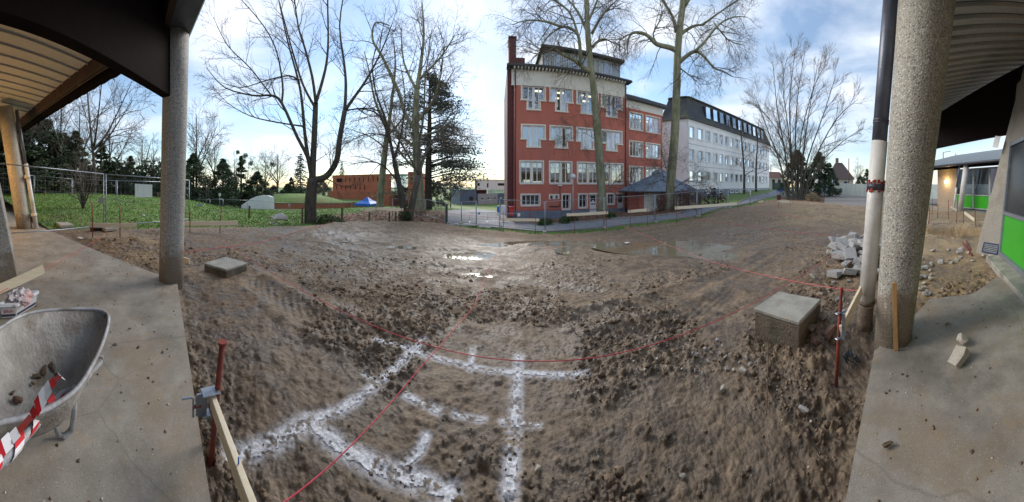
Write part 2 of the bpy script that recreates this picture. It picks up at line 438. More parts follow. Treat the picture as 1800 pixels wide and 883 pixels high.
WOODO = M('orange pine lath', (0.52, 0.31, 0.12), (0.38, 0.21, 0.075), 6, 0.65, 0.15, 90, stretch=(6, 6, 1))
POSTW = M('weathered post', (0.17, 0.10, 0.055), (0.09, 0.06, 0.035), 8, 0.85, 0.4, 60)
POSTG = M('mossy post', (0.13, 0.12, 0.05), (0.07, 0.065, 0.03), 8, 0.85, 0.4, 60)
STRING = M('pink mason line', (0.78, 0.10, 0.13), (0.62, 0.06, 0.09), 30, 0.6)
GALV = M('galvanised steel', (0.36, 0.40, 0.45), (0.27, 0.30, 0.35), 8, 0.38, 0.1, 60, metal=0.55)
GALVD = M('dark green post', (0.05, 0.085, 0.085), (0.035, 0.06, 0.06), 8, 0.5)
BARROW = M('muddy galvanised tray', (0.47, 0.455, 0.43), (0.22, 0.205, 0.185), 3.5, 0.85, 0.5, 45, metal=0.0, stain=(0.17, 0.125, 0.085), sscale=2.6, sfac=0.9, detail=9)
RIM = M('rolled zinc rim', (0.48, 0.50, 0.53), (0.30, 0.30, 0.31), 9, 0.6, 0.2, 60, metal=0.15, stain=(0.20, 0.16, 0.12), sscale=6, sfac=.7)
TAPER = M('barrier tape red', (0.74, 0.03, 0.035), (0.62, 0.02, 0.03), 6, 0.4)
TAPEW = M('barrier tape white', (0.82, 0.82, 0.84), (0.74, 0.74, 0.77), 6, 0.4)
RUBBER = M('tyre rubber', (0.03, 0.03, 0.03), (0.02, 0.02, 0.02), 8, 0.8)
TUB = M('white plastic tub', (0.74, 0.77, 0.82), (0.66, 0.69, 0.75), 3, 0.4)
NAVY = M('navy print', (0.02, 0.035, 0.11), None, 3, 0.45)
REDPR = M('red print', (0.62, 0.03, 0.07), None, 3, 0.45)
BAG = M('crumpled plastic bag', (0.60, 0.55, 0.56), (0.42, 0.38, 0.40), 9, 0.45, 0.6, 30, stain=(0.50, 0.12, 0.09), sscale=3, sfac=0.7)
STONEL = M('pale limestone', (0.66, 0.62, 0.54), (0.48, 0.43, 0.35), 9, 0.8, 0.6, 40, stain=(0.33, 0.24, 0.13), sscale=5)
STONEG = M('broken concrete', (0.56, 0.55, 0.54), (0.36, 0.35, 0.34), 10, 0.85, 0.6, 50, stain=(0.42, 0.32, 0.18), sscale=4, sfac=0.7)
STONEB = M('muddy stone', (0.22, 0.165, 0.115), (0.13, 0.095, 0.066), 8, 0.85, 0.6, 40, stain=(0.36, 0.30, 0.23), sscale=5)
BRICKS = M('old brick lump', (0.25, 0.13, 0.09), (0.15, 0.09, 0.065), 9, 0.85, 0.6, 50)
CLOD = M('earth clod', (0.26, 0.185, 0.12), (0.14, 0.096, 0.06), 14, 0.9, 0.8, 60)
REDWALL = M('red render', (0.56, 0.18, 0.13), (0.50, 0.15, 0.11), 1.6, 0.85, 0.25, 30, stain=(0.42, 0.15, 0.12), sscale=0.6, sfac=0.75, stretch=(1, 1, .22))
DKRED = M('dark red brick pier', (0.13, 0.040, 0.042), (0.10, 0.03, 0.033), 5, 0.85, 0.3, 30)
TRIM = M('cream stone trim', (0.82, 0.80, 0.73), (0.74, 0.71, 0.64), 2.0, 0.75)
BLUEPL = M('blue grey plinth', (0.20, 0.24, 0.31), (0.16, 0.195, 0.26), 2, 0.8)
FRAMEW = M('white window frame', (0.76, 0.77, 0.78), (0.70, 0.71, 0.72), 5, 0.5)
FRAMEG = M('grey window frame', (0.40, 0.42, 0.44), (0.34, 0.36, 0.38), 5, 0.5)
WHITEW = M('pale panel wall', (0.87, 0.88, 0.91), (0.81, 0.82, 0.85), 0.8, 0.75, 0.1, 30, stain=(0.74, 0.60, 0.58), sscale=0.4, sfac=0.45)
GLASS = m_glass('window glass')
GLASSD = m_glass('dark window glass', refl=0.12)
GLASSM = M('smoked pane', (0.045, 0.048, 0.052), (0.03, 0.032, 0.036), 3, 0.25, spec=0.25)
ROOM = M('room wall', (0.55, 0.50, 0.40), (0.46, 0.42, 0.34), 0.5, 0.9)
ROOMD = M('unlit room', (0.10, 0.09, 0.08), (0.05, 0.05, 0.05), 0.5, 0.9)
LUMI = m_emit('ceiling luminaire', (1.0, 0.84, 0.52), 1.3)
LAMPE = m_emit('lit lamp glass', (1.0, 0.72, 0.34), 14.0)
SLATE = M('mossy slate', (0.075, 0.085, 0.085), (0.04, 0.05, 0.05), 9, 0.7, 0.5, 40, stain=(0.075, 0.095, 0.03), sscale=0.7, sfac=0.85)
SLATEM = M('mossy dark mansard', (0.052, 0.056, 0.068), (0.034, 0.038, 0.048), 6, 0.75, 0.4, 30, stain=(0.095, 0.11, 0.035), sscale=0.5, sfac=0.9)
ZINCROOF = M('blue grey zinc roof', (0.26, 0.33, 0.42), (0.20, 0.26, 0.34), 2, 0.45, 0.1, 20, metal=0.25)
GUTTER = M('gutter dark', (0.05, 0.055, 0.07), None, 5, 0.5)
CORTEN = M('rust orange cladding', (0.46, 0.16, 0.085), (0.38, 0.125, 0.065), 0.8, 0.85, 0.2, 20)
DARKO = M('dark opening', (0.02, 0.02, 0.024), None, 5, 0.6)
WHITEP = M('white paint', (0.78, 0.79, 0.82), (0.70, 0.71, 0.74), 1.5, 0.6)
BLUEB = M('blue grey cladding', (0.11, 0.16, 0.26), (0.09, 0.13, 0.21), 1.5, 0.6)
GREYB = M('mid grey cladding', (0.36, 0.38, 0.42), (0.31, 0.33, 0.37), 1.5, 0.6)
TENT = M('bright blue canvas', (0.01, 0.16, 0.62), (0.008, 0.12, 0.5), 3, 0.6)
GREENP = M('bright green panel', (0.05, 0.42, 0.022), (0.04, 0.36, 0.02), 1.5, 0.35)
HOARD = M('grey green hoarding', (0.42, 0.48, 0.46), (0.37, 0.42, 0.41), 2, 0.6)
TILE = M('brown roof tile', (0.085, 0.06, 0.055), (0.055, 0.04, 0.038), 5, 0.8)
TILER = M('red brown roof tile', (0.14, 0.06, 0.045), (0.09, 0.042, 0.035), 5, 0.8)
CREAM = M('cream house render', (0.52, 0.47, 0.40), (0.45, 0.41, 0.35), 2, 0.85)
WINGW = M('warm beige wall', (0.40, 0.32, 0.24), (0.34, 0.27, 0.20), 5, 0.85, 0.3, 60)
RIBROOF = M('grey ribbed roof sheet', (0.20, 0.22, 0.22), (0.15, 0.165, 0.165), 3, 0.5, metal=0.2)
BARKD = m_bark('dark furrowed bark', (0.105, 0.092, 0.078), (0.045, 0.040, 0.036), 11, 0.9, (0.085, 0.085, 0.06))
BARKP = m_bark('plane bark', (0.32, 0.31, 0.215), (0.19, 0.19, 0.125), 4, 0.4, (0.11, 0.12, 0.05))
BARKG = m_bark('grey bark', (0.15, 0.135, 0.115), (0.08, 0.072, 0.062), 8, 0.6, (0.10, 0.10, 0.06))
TWIGD = M('dark twig', (0.085, 0.072, 0.068), (0.055, 0.047, 0.046), 3, 0.85, spec=0.2)
TWIGB = M('brown twig', (0.155, 0.122, 0.095), (0.105, 0.082, 0.064), 3, 0.85, spec=0.2)
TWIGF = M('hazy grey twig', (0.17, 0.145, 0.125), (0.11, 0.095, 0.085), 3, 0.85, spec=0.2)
YEW = m_leaf('dark evergreen', (0.030, 0.052, 0.032), (0.08, 0.11, 0.055))
IVY = m_leaf('ivy green', (0.035, 0.055, 0.025), (0.10, 0.125, 0.05))
CEDAR = m_leaf('blue green cedar', (0.085, 0.105, 0.09), (0.17, 0.19, 0.15))
SHRUBR = m_leaf('reddish bare shrub', (0.09, 0.045, 0.042), (0.15, 0.08, 0.07))
SHRUBG = m_leaf('low green shrub', (0.025, 0.055, 0.014), (0.07, 0.12, 0.03))
MISTLE = m_leaf('mistletoe', (0.09, 0.10, 0.04), (0.15, 0.17, 0.07))
SIGNB = M('blue sign face', (0.02, 0.12, 0.55), None, 3, 0.4)
BLACKP = M('black plastic', (0.022, 0.024, 0.03), (0.016, 0.017, 0.02), 4, 0.4)
PLASTR = M('red plastic', (0.52, 0.03, 0.03), None, 4, 0.4)
m_, N_, L_, b_ = new_mat('muddy water')
b_.inputs['Base Color'].default_value = (0.17, 0.145, 0.095, 1); b_.inputs['Roughness'].default_value = 0.05
b_.inputs['Specular IOR Level'].default_value = 0.75; b_.inputs['IOR'].default_value = 1.4
WATER = m_

# ------------------------------------------------------------------ terrain
# heights measured from things of known size: (pixel x, pixel y of the ground there, distance in metres)
GP = [(60,405,9.2),(163,419,7.6),(211,421,7.5),(183,404,8.8),(330,391,11.2),(386,412,8.6),(420,399,10.2),
 (150,346,19),(40,346,20),(250,346,21),(330,352,20),(100,365,13),(250,368,14),(430,372,22),(430,366,34),(500,366,36),(600,366,38),
 (470,398,11),(547,394,13.5),(650,390,14.5),(700,386,16.5),(785,393,16),(740,372,23),(668,364,27),(690,362,45),(850,362,44),(830,374,26),
 (878,402,16.8),(958,410,16),(1062,402,16),(1151,391,17.6),(1225,381,19),(1319,358,27),(1370,345,38),(1372,335,60),
 (905,389,23.8),(1000,384,24.2),(1095,380,27),(1130,377,24),(1060,373,21),(1178,366,23),(1225,366,28),(1215,352,36),(1300,340,46),(1350,333,60),
 (1400,351,29),(1460,350,32),(1500,345,42),(1480,338,52),(1550,372,16),(1390,372,17),(1440,358,24),(1340,364,22),(1650,374,15.5),(1700,378,14)]
gx, gy, gzz = [], [], []
for (x_, y_, d_) in GP:
    p_ = W(x_, y_, d_); gx.append(p_.x); gy.append(p_.y); gzz.append(p_.z)
def gadd(x, y, z): gx.append(x); gy.append(y); gzz.append(z)
for (x_, d_, z_) in ((900,1.5,-.13),(900,4.2,-.30),(900,7.5,-.62),(900,11.5,-1.02),(700,3.5,-.17),(700,7,-.38),(700,11,-.55),(1080,3.5,-.20),(1080,8,-.55),(1080,12,-.85),
                     (1250,3,-.15),(1250,7,-.28),(1250,12,-.55),(1390,3.2,-.14),(1390,7,-.13),(500,4,-.10),(500,8,-.18),(400,4.5,-.08),(420,6.5,-.06),(330,6,-.05),(260,6.5,-.03),
                     (600,1.6,-.13),(1200,1.6,-.14),(1480,2.2,-.14),(1480,5.5,-.1),(1480,10,-.08),(380,1.6,-.13),(380,3,-.12),(1600,9,-.08),(1720,8,-.05),(1600,5,-.10),(1560,3.5,-.12)):
    a_ = az(x_); gadd(d_*math.sin(a_), d_*math.cos(a_), z_)
for k_ in range(12):
    a_ = R(-140 + 280*k_/11); z_ = -1.5 + 1.6*abs(k_-5.5)/5.5
    gadd(95*math.sin(a_), 95*math.cos(a_), z_); gadd(170*math.sin(a_), 170*math.cos(a_), z_)
for (x_, y_) in ((-6,-6),(0,-8),(6,-7),(-12,-8),(14,-9),(-3,-3),(3,-3)): gadd(x_, y_, -.05)
gx, gy, gzz = np.array(gx), np.array(gy), np.array(gzz)
def _k(r2): return np.where(r2 > 1e-9, 0.5*r2*np.log(np.maximum(r2, 1e-9)), 0)
n_ = len(gx)
A_ = np.zeros((n_+3, n_+3))
A_[:n_, :n_] = _k((gx[:, None]-gx[None])**2 + (gy[:, None]-gy[None])**2) + np.eye(n_)*0.6
A_[:n_, n_] = 1; A_[:n_, n_+1] = gx; A_[:n_, n_+2] = gy; A_[n_:, :n_] = A_[:n_, n_:].T
tps = np.linalg.solve(A_, np.concatenate([gzz, np.zeros(3)]))
# puddles: (pixel x, d, half width, half depth, water level filled later)
PUD = [(930,11.6,1.7,0.7),(990,11.0,1.4,0.6),(1015,9.2,1.7,0.7),(1090,8.6,1.8,0.95),(1185,8.2,2.2,1.0),(865,10.6,0.8,0.35),(826,5.75,0.2,0.07),(852,5.6,0.16,0.06),(1262,6.7,0.62,0.38),(820,7.9,0.9,0.4),(700,8.6,0.5,0.3)]
def base_gz(X, Y):
    X, Y = np.asarray(X, float), np.asarray(Y, float); sh = X.shape; X, Y = X.ravel(), Y.ravel()
    out = np.zeros(len(X))
    for i in range(0, len(X), 60000):
        s_ = slice(i, i+60000)
        out[s_] = _k((X[s_, None]-gx[None])**2 + (Y[s_, None]-gy[None])**2) @ tps[:n_] + tps[n_] + tps[n_+1]*X[s_] + tps[n_+2]*Y[s_]
    return out.reshape(sh)
PUDS = []
for (x_, d_, hw, hd) in PUD:
    a_ = az(x_); c_ = (d_*math.sin(a_), d_*math.cos(a_))
    PUDS.append((c_[0], c_[1], hw, hd, a_, float(base_gz(c_[0], c_[1]))-0.015))
def pud_w(X, Y, p, grow=1.0):
    ux, uy = X-p[0], Y-p[1]; ca, sa = math.cos(p[4]), math.sin(p[4])
    return np.hypot((ux*ca-uy*sa)/(p[2]*grow), (ux*sa+uy*ca)/(p[3]*grow))
def smooth_gz(X, Y):
    z = base_gz(X, Y)
    for p in PUDS:
        q = pud_w(X, Y, p); z = z + (p[5]-z)*sstep(1.7, 0.9, q)
    return z
def gz(x, y): return float(smooth_gz(np.array([x]), np.array([y]))[0])
_ds = np.exp(np.linspace(math.log(0.6), math.log(160), 700))
def ray_d(x, y):
    a = az(x); g = base_gz(_ds*math.sin(a), _ds*math.cos(a)); f = EYE-(y-HY)/F*_ds-g
    i = np.argmax(f < 0)
    return float(_ds[i]) if f[i] < 0 else 150.0
def G(x, y):
    """ground point seen at photo pixel"""
    a = az(x); d = ray_d(x, y); X, Y = d*math.sin(a), d*math.cos(a)
    return Vector((X, Y, gz(X, Y)))
def GD(x, d):
    a = az(x); X, Y = d*math.sin(a), d*math.cos(a)
    return Vector((X, Y, gz(X, Y)))
def edge(tab):
    """tab of (pixel x, pixel y) ground edge -> distance as a function of azimuth"""
    xs = [t[0] for t in tab]; ds = [t[2] if len(t) > 2 else ray_d(t[0], t[1]) for t in tab]
    return lambda X: np.interp(X, xs, ds)
E_mud = edge([(-200,0,8.2),(0,398),(60,402),(110,404),(160,403),(240,402),(330,400),(420,400),(470,400),(510,397),(560,396),(620,391),(700,389),(780,393),(800,397),(850,404),(900,408),(958,413),(1062,406),(1151,395),(1225,385),(1319,361),(1365,350),(1385,352),(1440,356),(1500,362),(1560,366),(1620,0,19),(1700,0,15.5),(1800,0,13),(2000,0,11)])
E_rn = edge([(785,396),(850,400),(900,404),(958,409),(1062,402),(1151,391),(1225,381),(1319,358.5),(1372,343),(1380,0,60)])
E_rf = edge([(785,370),(850,368),(880,374),(905,392),(958,396),(1040,391),(1120,384),(1200,375),(1297,358),(1350,340),(1365,0,62),(1380,0,75)])
E_lit = edge([(560,383),(600,378),(650,373),(700,371),(760,371),(785,371)])

# slab edges in plan
SLE = [Vector((-30,-17.5,0)), Vector((-8.9,-2.55,0)), Vector((-4.15,.98,0)), Vector((-1.21,.46,0)), Vector((1.28,.30,0)), Vector((2.42,.30,0)), Vector((2.98,-.05,0)), Vector((3.55,-.35,0)), Vector((3.6,-1.0,0)), Vector((4.05,-1.5,0)), Vector((4.1,-2.3,0))]
def slab_y(X):
    xs = [p.x for p in SLE[:8]]; ys = [p.y for p in SLE[:8]]
    return np.where(X > 3.55, -9, np.interp(X, xs, ys))

# lime lines traced to the ground: list of pixel polylines with half width in metres
LINES = [([(660,598),(700,612),(742,627),(800,640),(850,652),(905,659)], .045, 'running across below the curved string'),
         ([(905,659),(960,661),(1028,660)], .045, 'short arm to the right of the crossing'),
         ([(745,602),(700,648),(650,690),(600,725),(543,745)], .05, 'slanting from the crossing to the left corner'),
         ([(543,745),(500,772),(450,790),(412,800)], .075, 'thick band beside the clamped board'),
         ([(543,740),(580,780),(640,815),(720,848),(790,883)], .065, 'running from the corner to the bottom edge'),
         ([(912,628),(908,700),(903,780),(895,883)], .05, 'straight band pointing away at the centre'),
         ([(832,612),(826,655)], .03, 'small tick crossing the far line'),
         ([(750,775),(738,800),(700,835)], .035, 'short curl inside the marked corner'),
         ([(715,700),(770,730)], .04, 'faint patch inside the marked triangle'),
         ([(800,735),(850,742)], .03, 'thin dash left of the central band'),
         ([(885,745),(945,750)], .035, 'small cross bar on the central band'),
         ([(640,662),(665,675)], .03, 'small dash left of the slanting line')]
LINESW = [([G(*p) for p in pl], hw, lb) for pl, hw, lb in LINES]
def line_dist(X, Y, pl):
    best = np.full(X.shape, 1e9)
    for a, b in zip(pl[:-1], pl[1:]):
        dx, dy = b.x-a.x, b.y-a.y; t = np.clip(((X-a.x)*dx+(Y-a.y)*dy)/(dx*dx+dy*dy), 0, 1)
        best = np.minimum(best, np.hypot(X-a.x-t*dx, Y-a.y-t*dy))
    return best

NA = 1060
aa = np.linspace(R(-136), R(136), NA)
dd = np.concatenate([np.geomspace(.33, 1, 45)[:-1], np.geomspace(1, 9, 470)[:-1], np.geomspace(9, 45, 140)[:-1], np.geomspace(45, 190, 26)])
NR = len(dd)
DD, AA = np.meshgrid(dd, aa, indexing='ij')
GX, GY = DD*np.sin(AA), DD*np.cos(AA)
PXX = CX + AA*F                                    # azimuth in photo pixels
Z0 = smooth_gz(GX, GY)
mudm = sstep(1.0, 0.93, DD/E_mud(PXX))
# churned earth: clods, ruts and crumbs
rough_near = 0.40 + 0.60*sstep(5.5, 2.2, DD) + 0.25*sstep(500, 380, PXX)
side = sstep(900, 1500, PXX)
wob = fbm(GX*0.9, GY*0.9, 3, 3)
w1, id1 = worley(GX*5.5+wob*2, GY*5.5, 11)
w2, id2 = worley(GX*13+wob*3, GY*13, 31)
w3, id3 = worley(GX*30, GY*30, 51)
Hh = (fbm(GX*0.8, GY*0.8, 3, 1)-.5)*0.07
wx_, wy_ = (fbm(GX*6, GY*6, 3, 61)-.5)*.10, (fbm(GX*6, GY*6, 3, 67)-.5)*.10
rid = lambda f, s, o=3: np.abs(fbm((GX+wx_)*f, (GY+wy_)*f, o, s)-.5)*2
patch = np.clip(sstep(.40, .60, fbm(GX*.75+3, GY*.75, 3, 205))*.85+.15 + .35*sstep(2.4, 1.2, DD), .12, 1.15)
TONE = []
def clod(f, s, thr, top):
    w, d_ = worley((GX+wx_*.25)*f, (GY+wy_*.25)*f, s)
    on = sstep(.50, .50-top, w)*(d_ > thr)
    TONE.append((on, d_*7.3 % 1.0)); return on*(.35+.65*d_)
Hh += (fbm(GX*2.2, GY*2.2, 3, 101)-.5)*0.075*(.35+.65*patch)
Hh += (fbm((GX+wx_)*9, (GY+wy_)*9, 4, 111, .6)-.5)*0.048*(.35+.65*patch)*rough_near
Hh += (fbm(GX*30, GY*30, 3, 117, .6)-.5)*0.020*(.4+.6*patch)*sstep(8, 3, DD)
lump = clod(5.0, 211, .78, .30)*.042 + clod(9.5, 221, .48, .26)*.032 + clod(19, 231, .36, .25)*.018*sstep(11, 5, DD) + clod(38, 241, .4, .3)*.007*sstep(4, 2, DD)
tone = np.full(GX.shape, .5)
for on_, id_ in TONE: tone = tone*(1-on_*.75) + id_*on_*.75
tone = .5+(tone-.5)*np.clip(patch, .4, 1)*sstep(24, 12, DD)
Hh += lump*np.clip(patch, .35, 1)*(.5+1.0*fbm(GX*20, GY*20, 3, 141))*rough_near
# wheel ruts of the digger sweeping round the plot
RUT = [[(470,470),(560,520),(640,540),(740,545),(860,560)], [(450,500),(540,560),(620,590),(700,598)], [(560,432),(640,452),(740,470),(840,478),(960,500),(1100,520)], [(620,425),(720,438),(830,446)], [(1010,560),(1120,540),(1220,505),(1310,470),(1360,440)], [(1060,600),(1180,570),(1280,520)], [(480,425),(600,410),(720,402),(860,414)], [(1120,408),(1250,396),(1380,388)], [(1180,430),(1290,412),(1400,402)]]
for k_, rt in enumerate(RUT):
    pl = [G(*q) for q in rt]; q_ = line_dist(GX, GY, pl); s_ = .13+.012*ray_d(*rt[0])
    cle = .85+.15*np.sign(np.sin((GX*math.cos(k_)+GY*math.sin(k_))*60+wob*5))
    Hh += (-.034*np.exp(-(q_/s_)**2)*cle + .03*np.exp(-((q_-s_*1.7)/(s_*.55))**2)*(.3+1.2*fbm(GX*8, GY*8, 3, 300+k_)))
near4 = DD < 4.5
for pl_, hw_, _l in LINESW:
    q_ = line_dist(GX[near4], GY[near4], pl_); Hh[near4] *= 1-.55*sstep(2.2, .6, q_/hw_)
# trough along the walkway edge, soil heaps
Hh -= 0.05*sstep(.5, 0.05, np.abs(GY-slab_y(GX)-.15))
def heap(x, d, r, h, sx=1.0):
    c = GD(x, d); q = np.hypot((GX-c.x)/sx, GY-c.y)/r
    return h*np.exp(-q*q*1.6)
HE = heap(640,13.6,1.6,.16,2.2)+heap(770,14.6,1.6,.14,2)+heap(590,12.5,1.2,.14,2)+heap(1430,17,2.6,.32,2)+heap(1390,22,2.5,.3,1.5)+heap(1490,5.4,1.0,.22)+heap(1560,5.0,.9,.18)+heap(1440,2.9,.4,.12)+heap(1510,3.1,.4,.10)+heap(240,6.9,.9,.16)+heap(330,7.6,.9,.10)+heap(1635,8.0,.45,.14,1.3)
Hh += HE*(0.8+0.5*fbm(GX*4, GY*4, 3, 66))
# dug pit at the far side of the broken walkway end
pitc = sstep(1.0, .8, np.maximum(np.abs(PXX-1668)/52, np.abs(DD-9.6)/1.3))
Hh += (.20*sstep(8.5, 8.62, DD)*sstep(11.5, 10, DD) - .05*sstep(7.4, 8.0, DD)*sstep(8.62, 8.5, DD))*sstep(1608, 1626, PXX)
pw = np.zeros(GX.shape); 
for p in PUDS:
    q = pud_w(GX, GY, p); pw = np.maximum(pw, sstep(1.45, .75, q))
ZM = Z0 + Hh*(1-pw*0.90)*mudm - pw*0.016 + 0.012*mudm
ZL = Z0 + (fbm(GX*.5, GY*.5, 3, 41)-.5)*0.10 + (fbm(GX*5, GY*5, 2, 42)-.5)*0.03
ZZ = ZM*mudm + ZL*(1-mudm)
lowz = ZM - Z0
wet = np.clip(sstep(.0, -.07, lowz)*0.9 + sstep(3.5, 7.0, DD)*sstep(15, 10, DD)*sstep(420, 640, PXX)*sstep(1420, 1250, PXX)*0.7, 0, 1)*(0.45+0.8*fbm(GX*1.3, GY*1.3, 3, 91)) + .6*sstep(.44, .60, fbm(GX*4.5, GY*4.5, 4, 93))*sstep(14, 9, DD) + .55*sstep(4.5, 2.6, DD)
sand = np.clip(1.3*sstep(1560, 1610, PXX)*sstep(11.0, 10.0, DD) + .9*sstep(1470, 1500, PXX)*sstep(4.5, 5.3, DD)*sstep(7, 6, DD) + .55*sstep(330, 240, PXX)*sstep(8.6, 7, DD) + .5*sstep(1350, 1420, PXX)*sstep(9, 12, DD) + .25*sstep(1150, 1250, PXX)*sstep(3.2, 2.4, DD)*fbm(GX*2, GY*2, 3, 14), 0, 1)*np.clip(fbm(GX*1.6, GY*1.6, 4, 15)*1.9-.25, 0, 1)
limef = np.zeros(GX.shape); ln_n = .45*fbm(GX*9, GY*9, 3, 21)+.55*fbm(GX*45, GY*45, 2, 25)
near = DD < 4.5
lineid = np.full(GX.shape, -1)
for i, (pl, hw, lb) in enumerate(LINESW):
    ldv = line_dist(GX[near], GY[near], pl); q = ldv/hw
    core = (q < 0.0+1.2*ln_n[near]) & (ln_n[near] > 0.41)
    t = lineid[near]; t[core & (t < 0)] = i; lineid[near] = t
    limef[near] = np.maximum(limef[near], sstep(1.8, .3, q)*np.clip(ln_n[near]*4.0-1.25, 0, .85))

# classify faces
fc = lambda A: 0.25*(A[:-1, :-1]+A[1:, :-1]+A[:-1, 1:]+A[1:, 1:])
fX, fY, fP, fD = fc(GX), fc(GY), fc(PXX), fc(DD)
cls = np.zeros(fX.shape, int)            # 0 mud
jit = (fbm(fX*1.5, fY*1.5, 4, 71)-.5)*0.07
past = fD*(1+jit) > E_mud(fP)
cls[past] = 1                            # lawn
cls[past & (fP > 560) & (fP < 790) & (fD*(1+jit) < E_lit(fP))] = 3
rd = (fP > 786) & (fP < 1379) & (fD > E_rn(fP)) & (fD < E_rf(fP))
cls[rd] = 2
cls[past & (fP > 886) & (fP < 1225) & (fD >= E_rf(fP)) & (fD < 40)] = 3
cls[past & (fP > 1366) & (fP < 1450) & (fD < 34)] = 3
cls[past & (fP > 1375) & (fD >= 34)] = 4
cls[past & (fP > 1450)] = 4
inside = fY < slab_y(fX) - 0.02
keep = ~inside
keep &= ~((fX > 3.5) & (fY < -2.2) & (fX < 7))
idx = np.arange(NR*NA).reshape(NR, NA)
Q = np.stack([idx[:-1, :-1], idx[:-1, 1:], idx[1:, 1:], idx[1:, :-1]], -1)
VV = np.stack([GX, GY, ZZ], -1).reshape(-1, 3)
def sheet(name, mask, mat, off=0.0, attrs=None, smooth=True):
    q = Q[mask]
    if len(q) == 0: return None
    u, invq = np.unique(q.ravel(), return_inverse=True)
    v = VV[u].copy(); v[:, 2] += off
    o = np_mesh(name, v, invq.reshape(-1, 4)[:, ::-1], mat, None, smooth)
    if attrs:
        for k, arr in attrs.items():
            at = o.data.attributes.new(k, 'FLOAT', 'POINT'); at.data.foreach_set('value', np.clip(arr.reshape(-1)[u], 0, 1).astype(np.float32))
    return o
def GZ(x, y):
    """height of the churned surface itself"""
    a = math.atan2(x, y); d = math.hypot(x, y)
    j = int(np.clip(round((a-aa[0])/(aa[1]-aa[0])), 0, NA-1)); i = int(np.clip(np.searchsorted(dd, d), 0, NR-1))
    return float(ZZ[i, j])
AT = {'tone': tone, 'wet': wet, 'sand': sand, 'lime': limef}
struct(sheet('mud_ground', keep & (cls == 0), MUD, 0, AT))
lawn = struct(sheet('lawn', keep & (cls == 1), LAWN))
road = struct(sheet('road', keep & (cls == 2), ASPH, 0.0))
struct(sheet('leaf_litter_bed', keep & (cls == 3), LITTER))
struct(sheet('gravel_yard', keep & (cls == 4), GRAVEL))
lf = np.maximum.reduce([lineid[:-1, :-1], lineid[1:, :-1], lineid[:-1, 1:], lineid[1:, 1:]])
lmin = np.minimum.reduce([lineid[:-1, :-1], lineid[1:, :-1], lineid[:-1, 1:], lineid[1:, 1:]])
for i, (pl, hw, lb) in enumerate(LINESW):
    mk = keep & (lf == i) & (lmin >= 0)
    if mk.sum() > 3:
        o = sheet('lime_line', mk, LIME, 0.004)
        tag(o, 'white lime marking on the mud, '+lb, 'marking', 'lime setting-out lines on the mud')
# far plain out to the horizon
mb = MB(); k0 = 40
for k in range(k0):
    a0, a1 = R(-136)+R(272)*k/k0, R(-136)+R(272)*(k+1)/k0
    pts = []
    for d, z in ((186, None), (2500, -6)):
        for a in (a0, a1):
            zz = gz(d*math.sin(a), d*math.cos(a))-.15 if z is None else z
            pts.append((d*math.sin(a), d*math.cos(a), zz))
    mb.quad(pts[0], pts[1], pts[3], pts[2])
struct(mb.build('far_ground', LAWN))
# ground behind the lens
mb = MB(); mb.quad((-40,-40,-.2),(40,-40,-.2),(40,-2,-.2),(-40,-2,-.2)); struct(mb.build('ground_behind', GRAVEL))
# puddle water
PLB = ['puddle nearest the road below the red building','puddle mirroring the red building windows','murky puddle in the middle of the plot','wide murky puddle in front of the fence','largest yellowish puddle on the plot','shiny rutted wet patch left of the string','small wet patch left of the long string','small wet patch right of the long string','thin puddle left of the concrete cube','faint wet film beside the long string','tiny wet spot on the mud']
for p, lb in zip(PUDS, PLB):
    mb = MB(); n = 40; ring = []
    for k in range(n):
        a = 2*math.pi*k/n; rr = 1.18+0.12*math.sin(3*a+p[0])
        ux, uy = p[2]*rr*math.cos(a), p[3]*rr*math.sin(a); ca, sa = math.cos(-p[4]), math.sin(-p[4])
        ring.append((p[0]+ux*ca-uy*sa, p[1]+ux*sa+uy*ca, p[5]-0.001))
    mb.v = ring; mb.f = [tuple(range(n))]
    o = mb.build('puddle', WATER); o['kind'] = 'structure'; o['label'] = lb

# concrete walkway, thick slab with a broken right end
top = list(SLE) + [Vector((3.9,-9,0)), Vector((-30,-30,0))]
mb = MB(); mb.prism([p-Vector((0,0,.22)) for p in top], (0,0,.22))
struct(mb.build('concrete_walkway', SLAB))
# kerbs along the road
def kerb(fn, x0, x1, n, side):
    pts = []
    for k in range(n+1):
        x = x0+(x1-x0)*k/n; p = GD(x, float(fn(x))*(1.0+0.004*side)); pts.append(p)
    for i, (a, b) in enumerate(zip(pts[:-1], pts[1:])):
        m = MB(); m.beam(a+Vector((0,0,.0)), b+Vector((0,0,.0)), .14, .2)
        o = m.build('kerb_stone', KERB, road)
kerb(E_rf, 906, 1350, 34, 1)
kerb(E_rn, 862, 1340, 34, -1)

# ------------------------------------------------------------------ the school the lens stands under
def leaning_column(name, parent, mat, base, top, r0, r1, n=28, label=None):
    """round concrete column between two points"""
    m = MB(); base, top = Vector(base), Vector(top); k = 6
    m.tube([base.lerp(top, i/k) for i in range(k+1)], [r0+(r1-r0)*i/k for i in range(k+1)], n)
    o = m.build(name, mat, parent, smooth=True, label=label)
    return o
def flat_shade_caps(o): pass

def soffit(parent, o, u, v, n, w, L, mat, rise, th=0.02, gap=0.05):
    """ceiling of n separate boards: each w wide along u, L long along v, rising inward"""
    o, u, v = Vector(o), Vector(u).normalized(), Vector(v).normalized()
    for k in range(n):
        a = o + u*(k*w + gap/2); b = a + u*(w-gap)
        e = v*L + Vector((0,0,rise))
        m = MB(); m.prism([a, b, b+e, a+e], (0,0,th))
        # turned-down lip of each board
        m.prism([a, a+u*.03, a+u*.03+e, a+e], (0,0,-.05))
        m.build('soffit_panel', mat, parent)

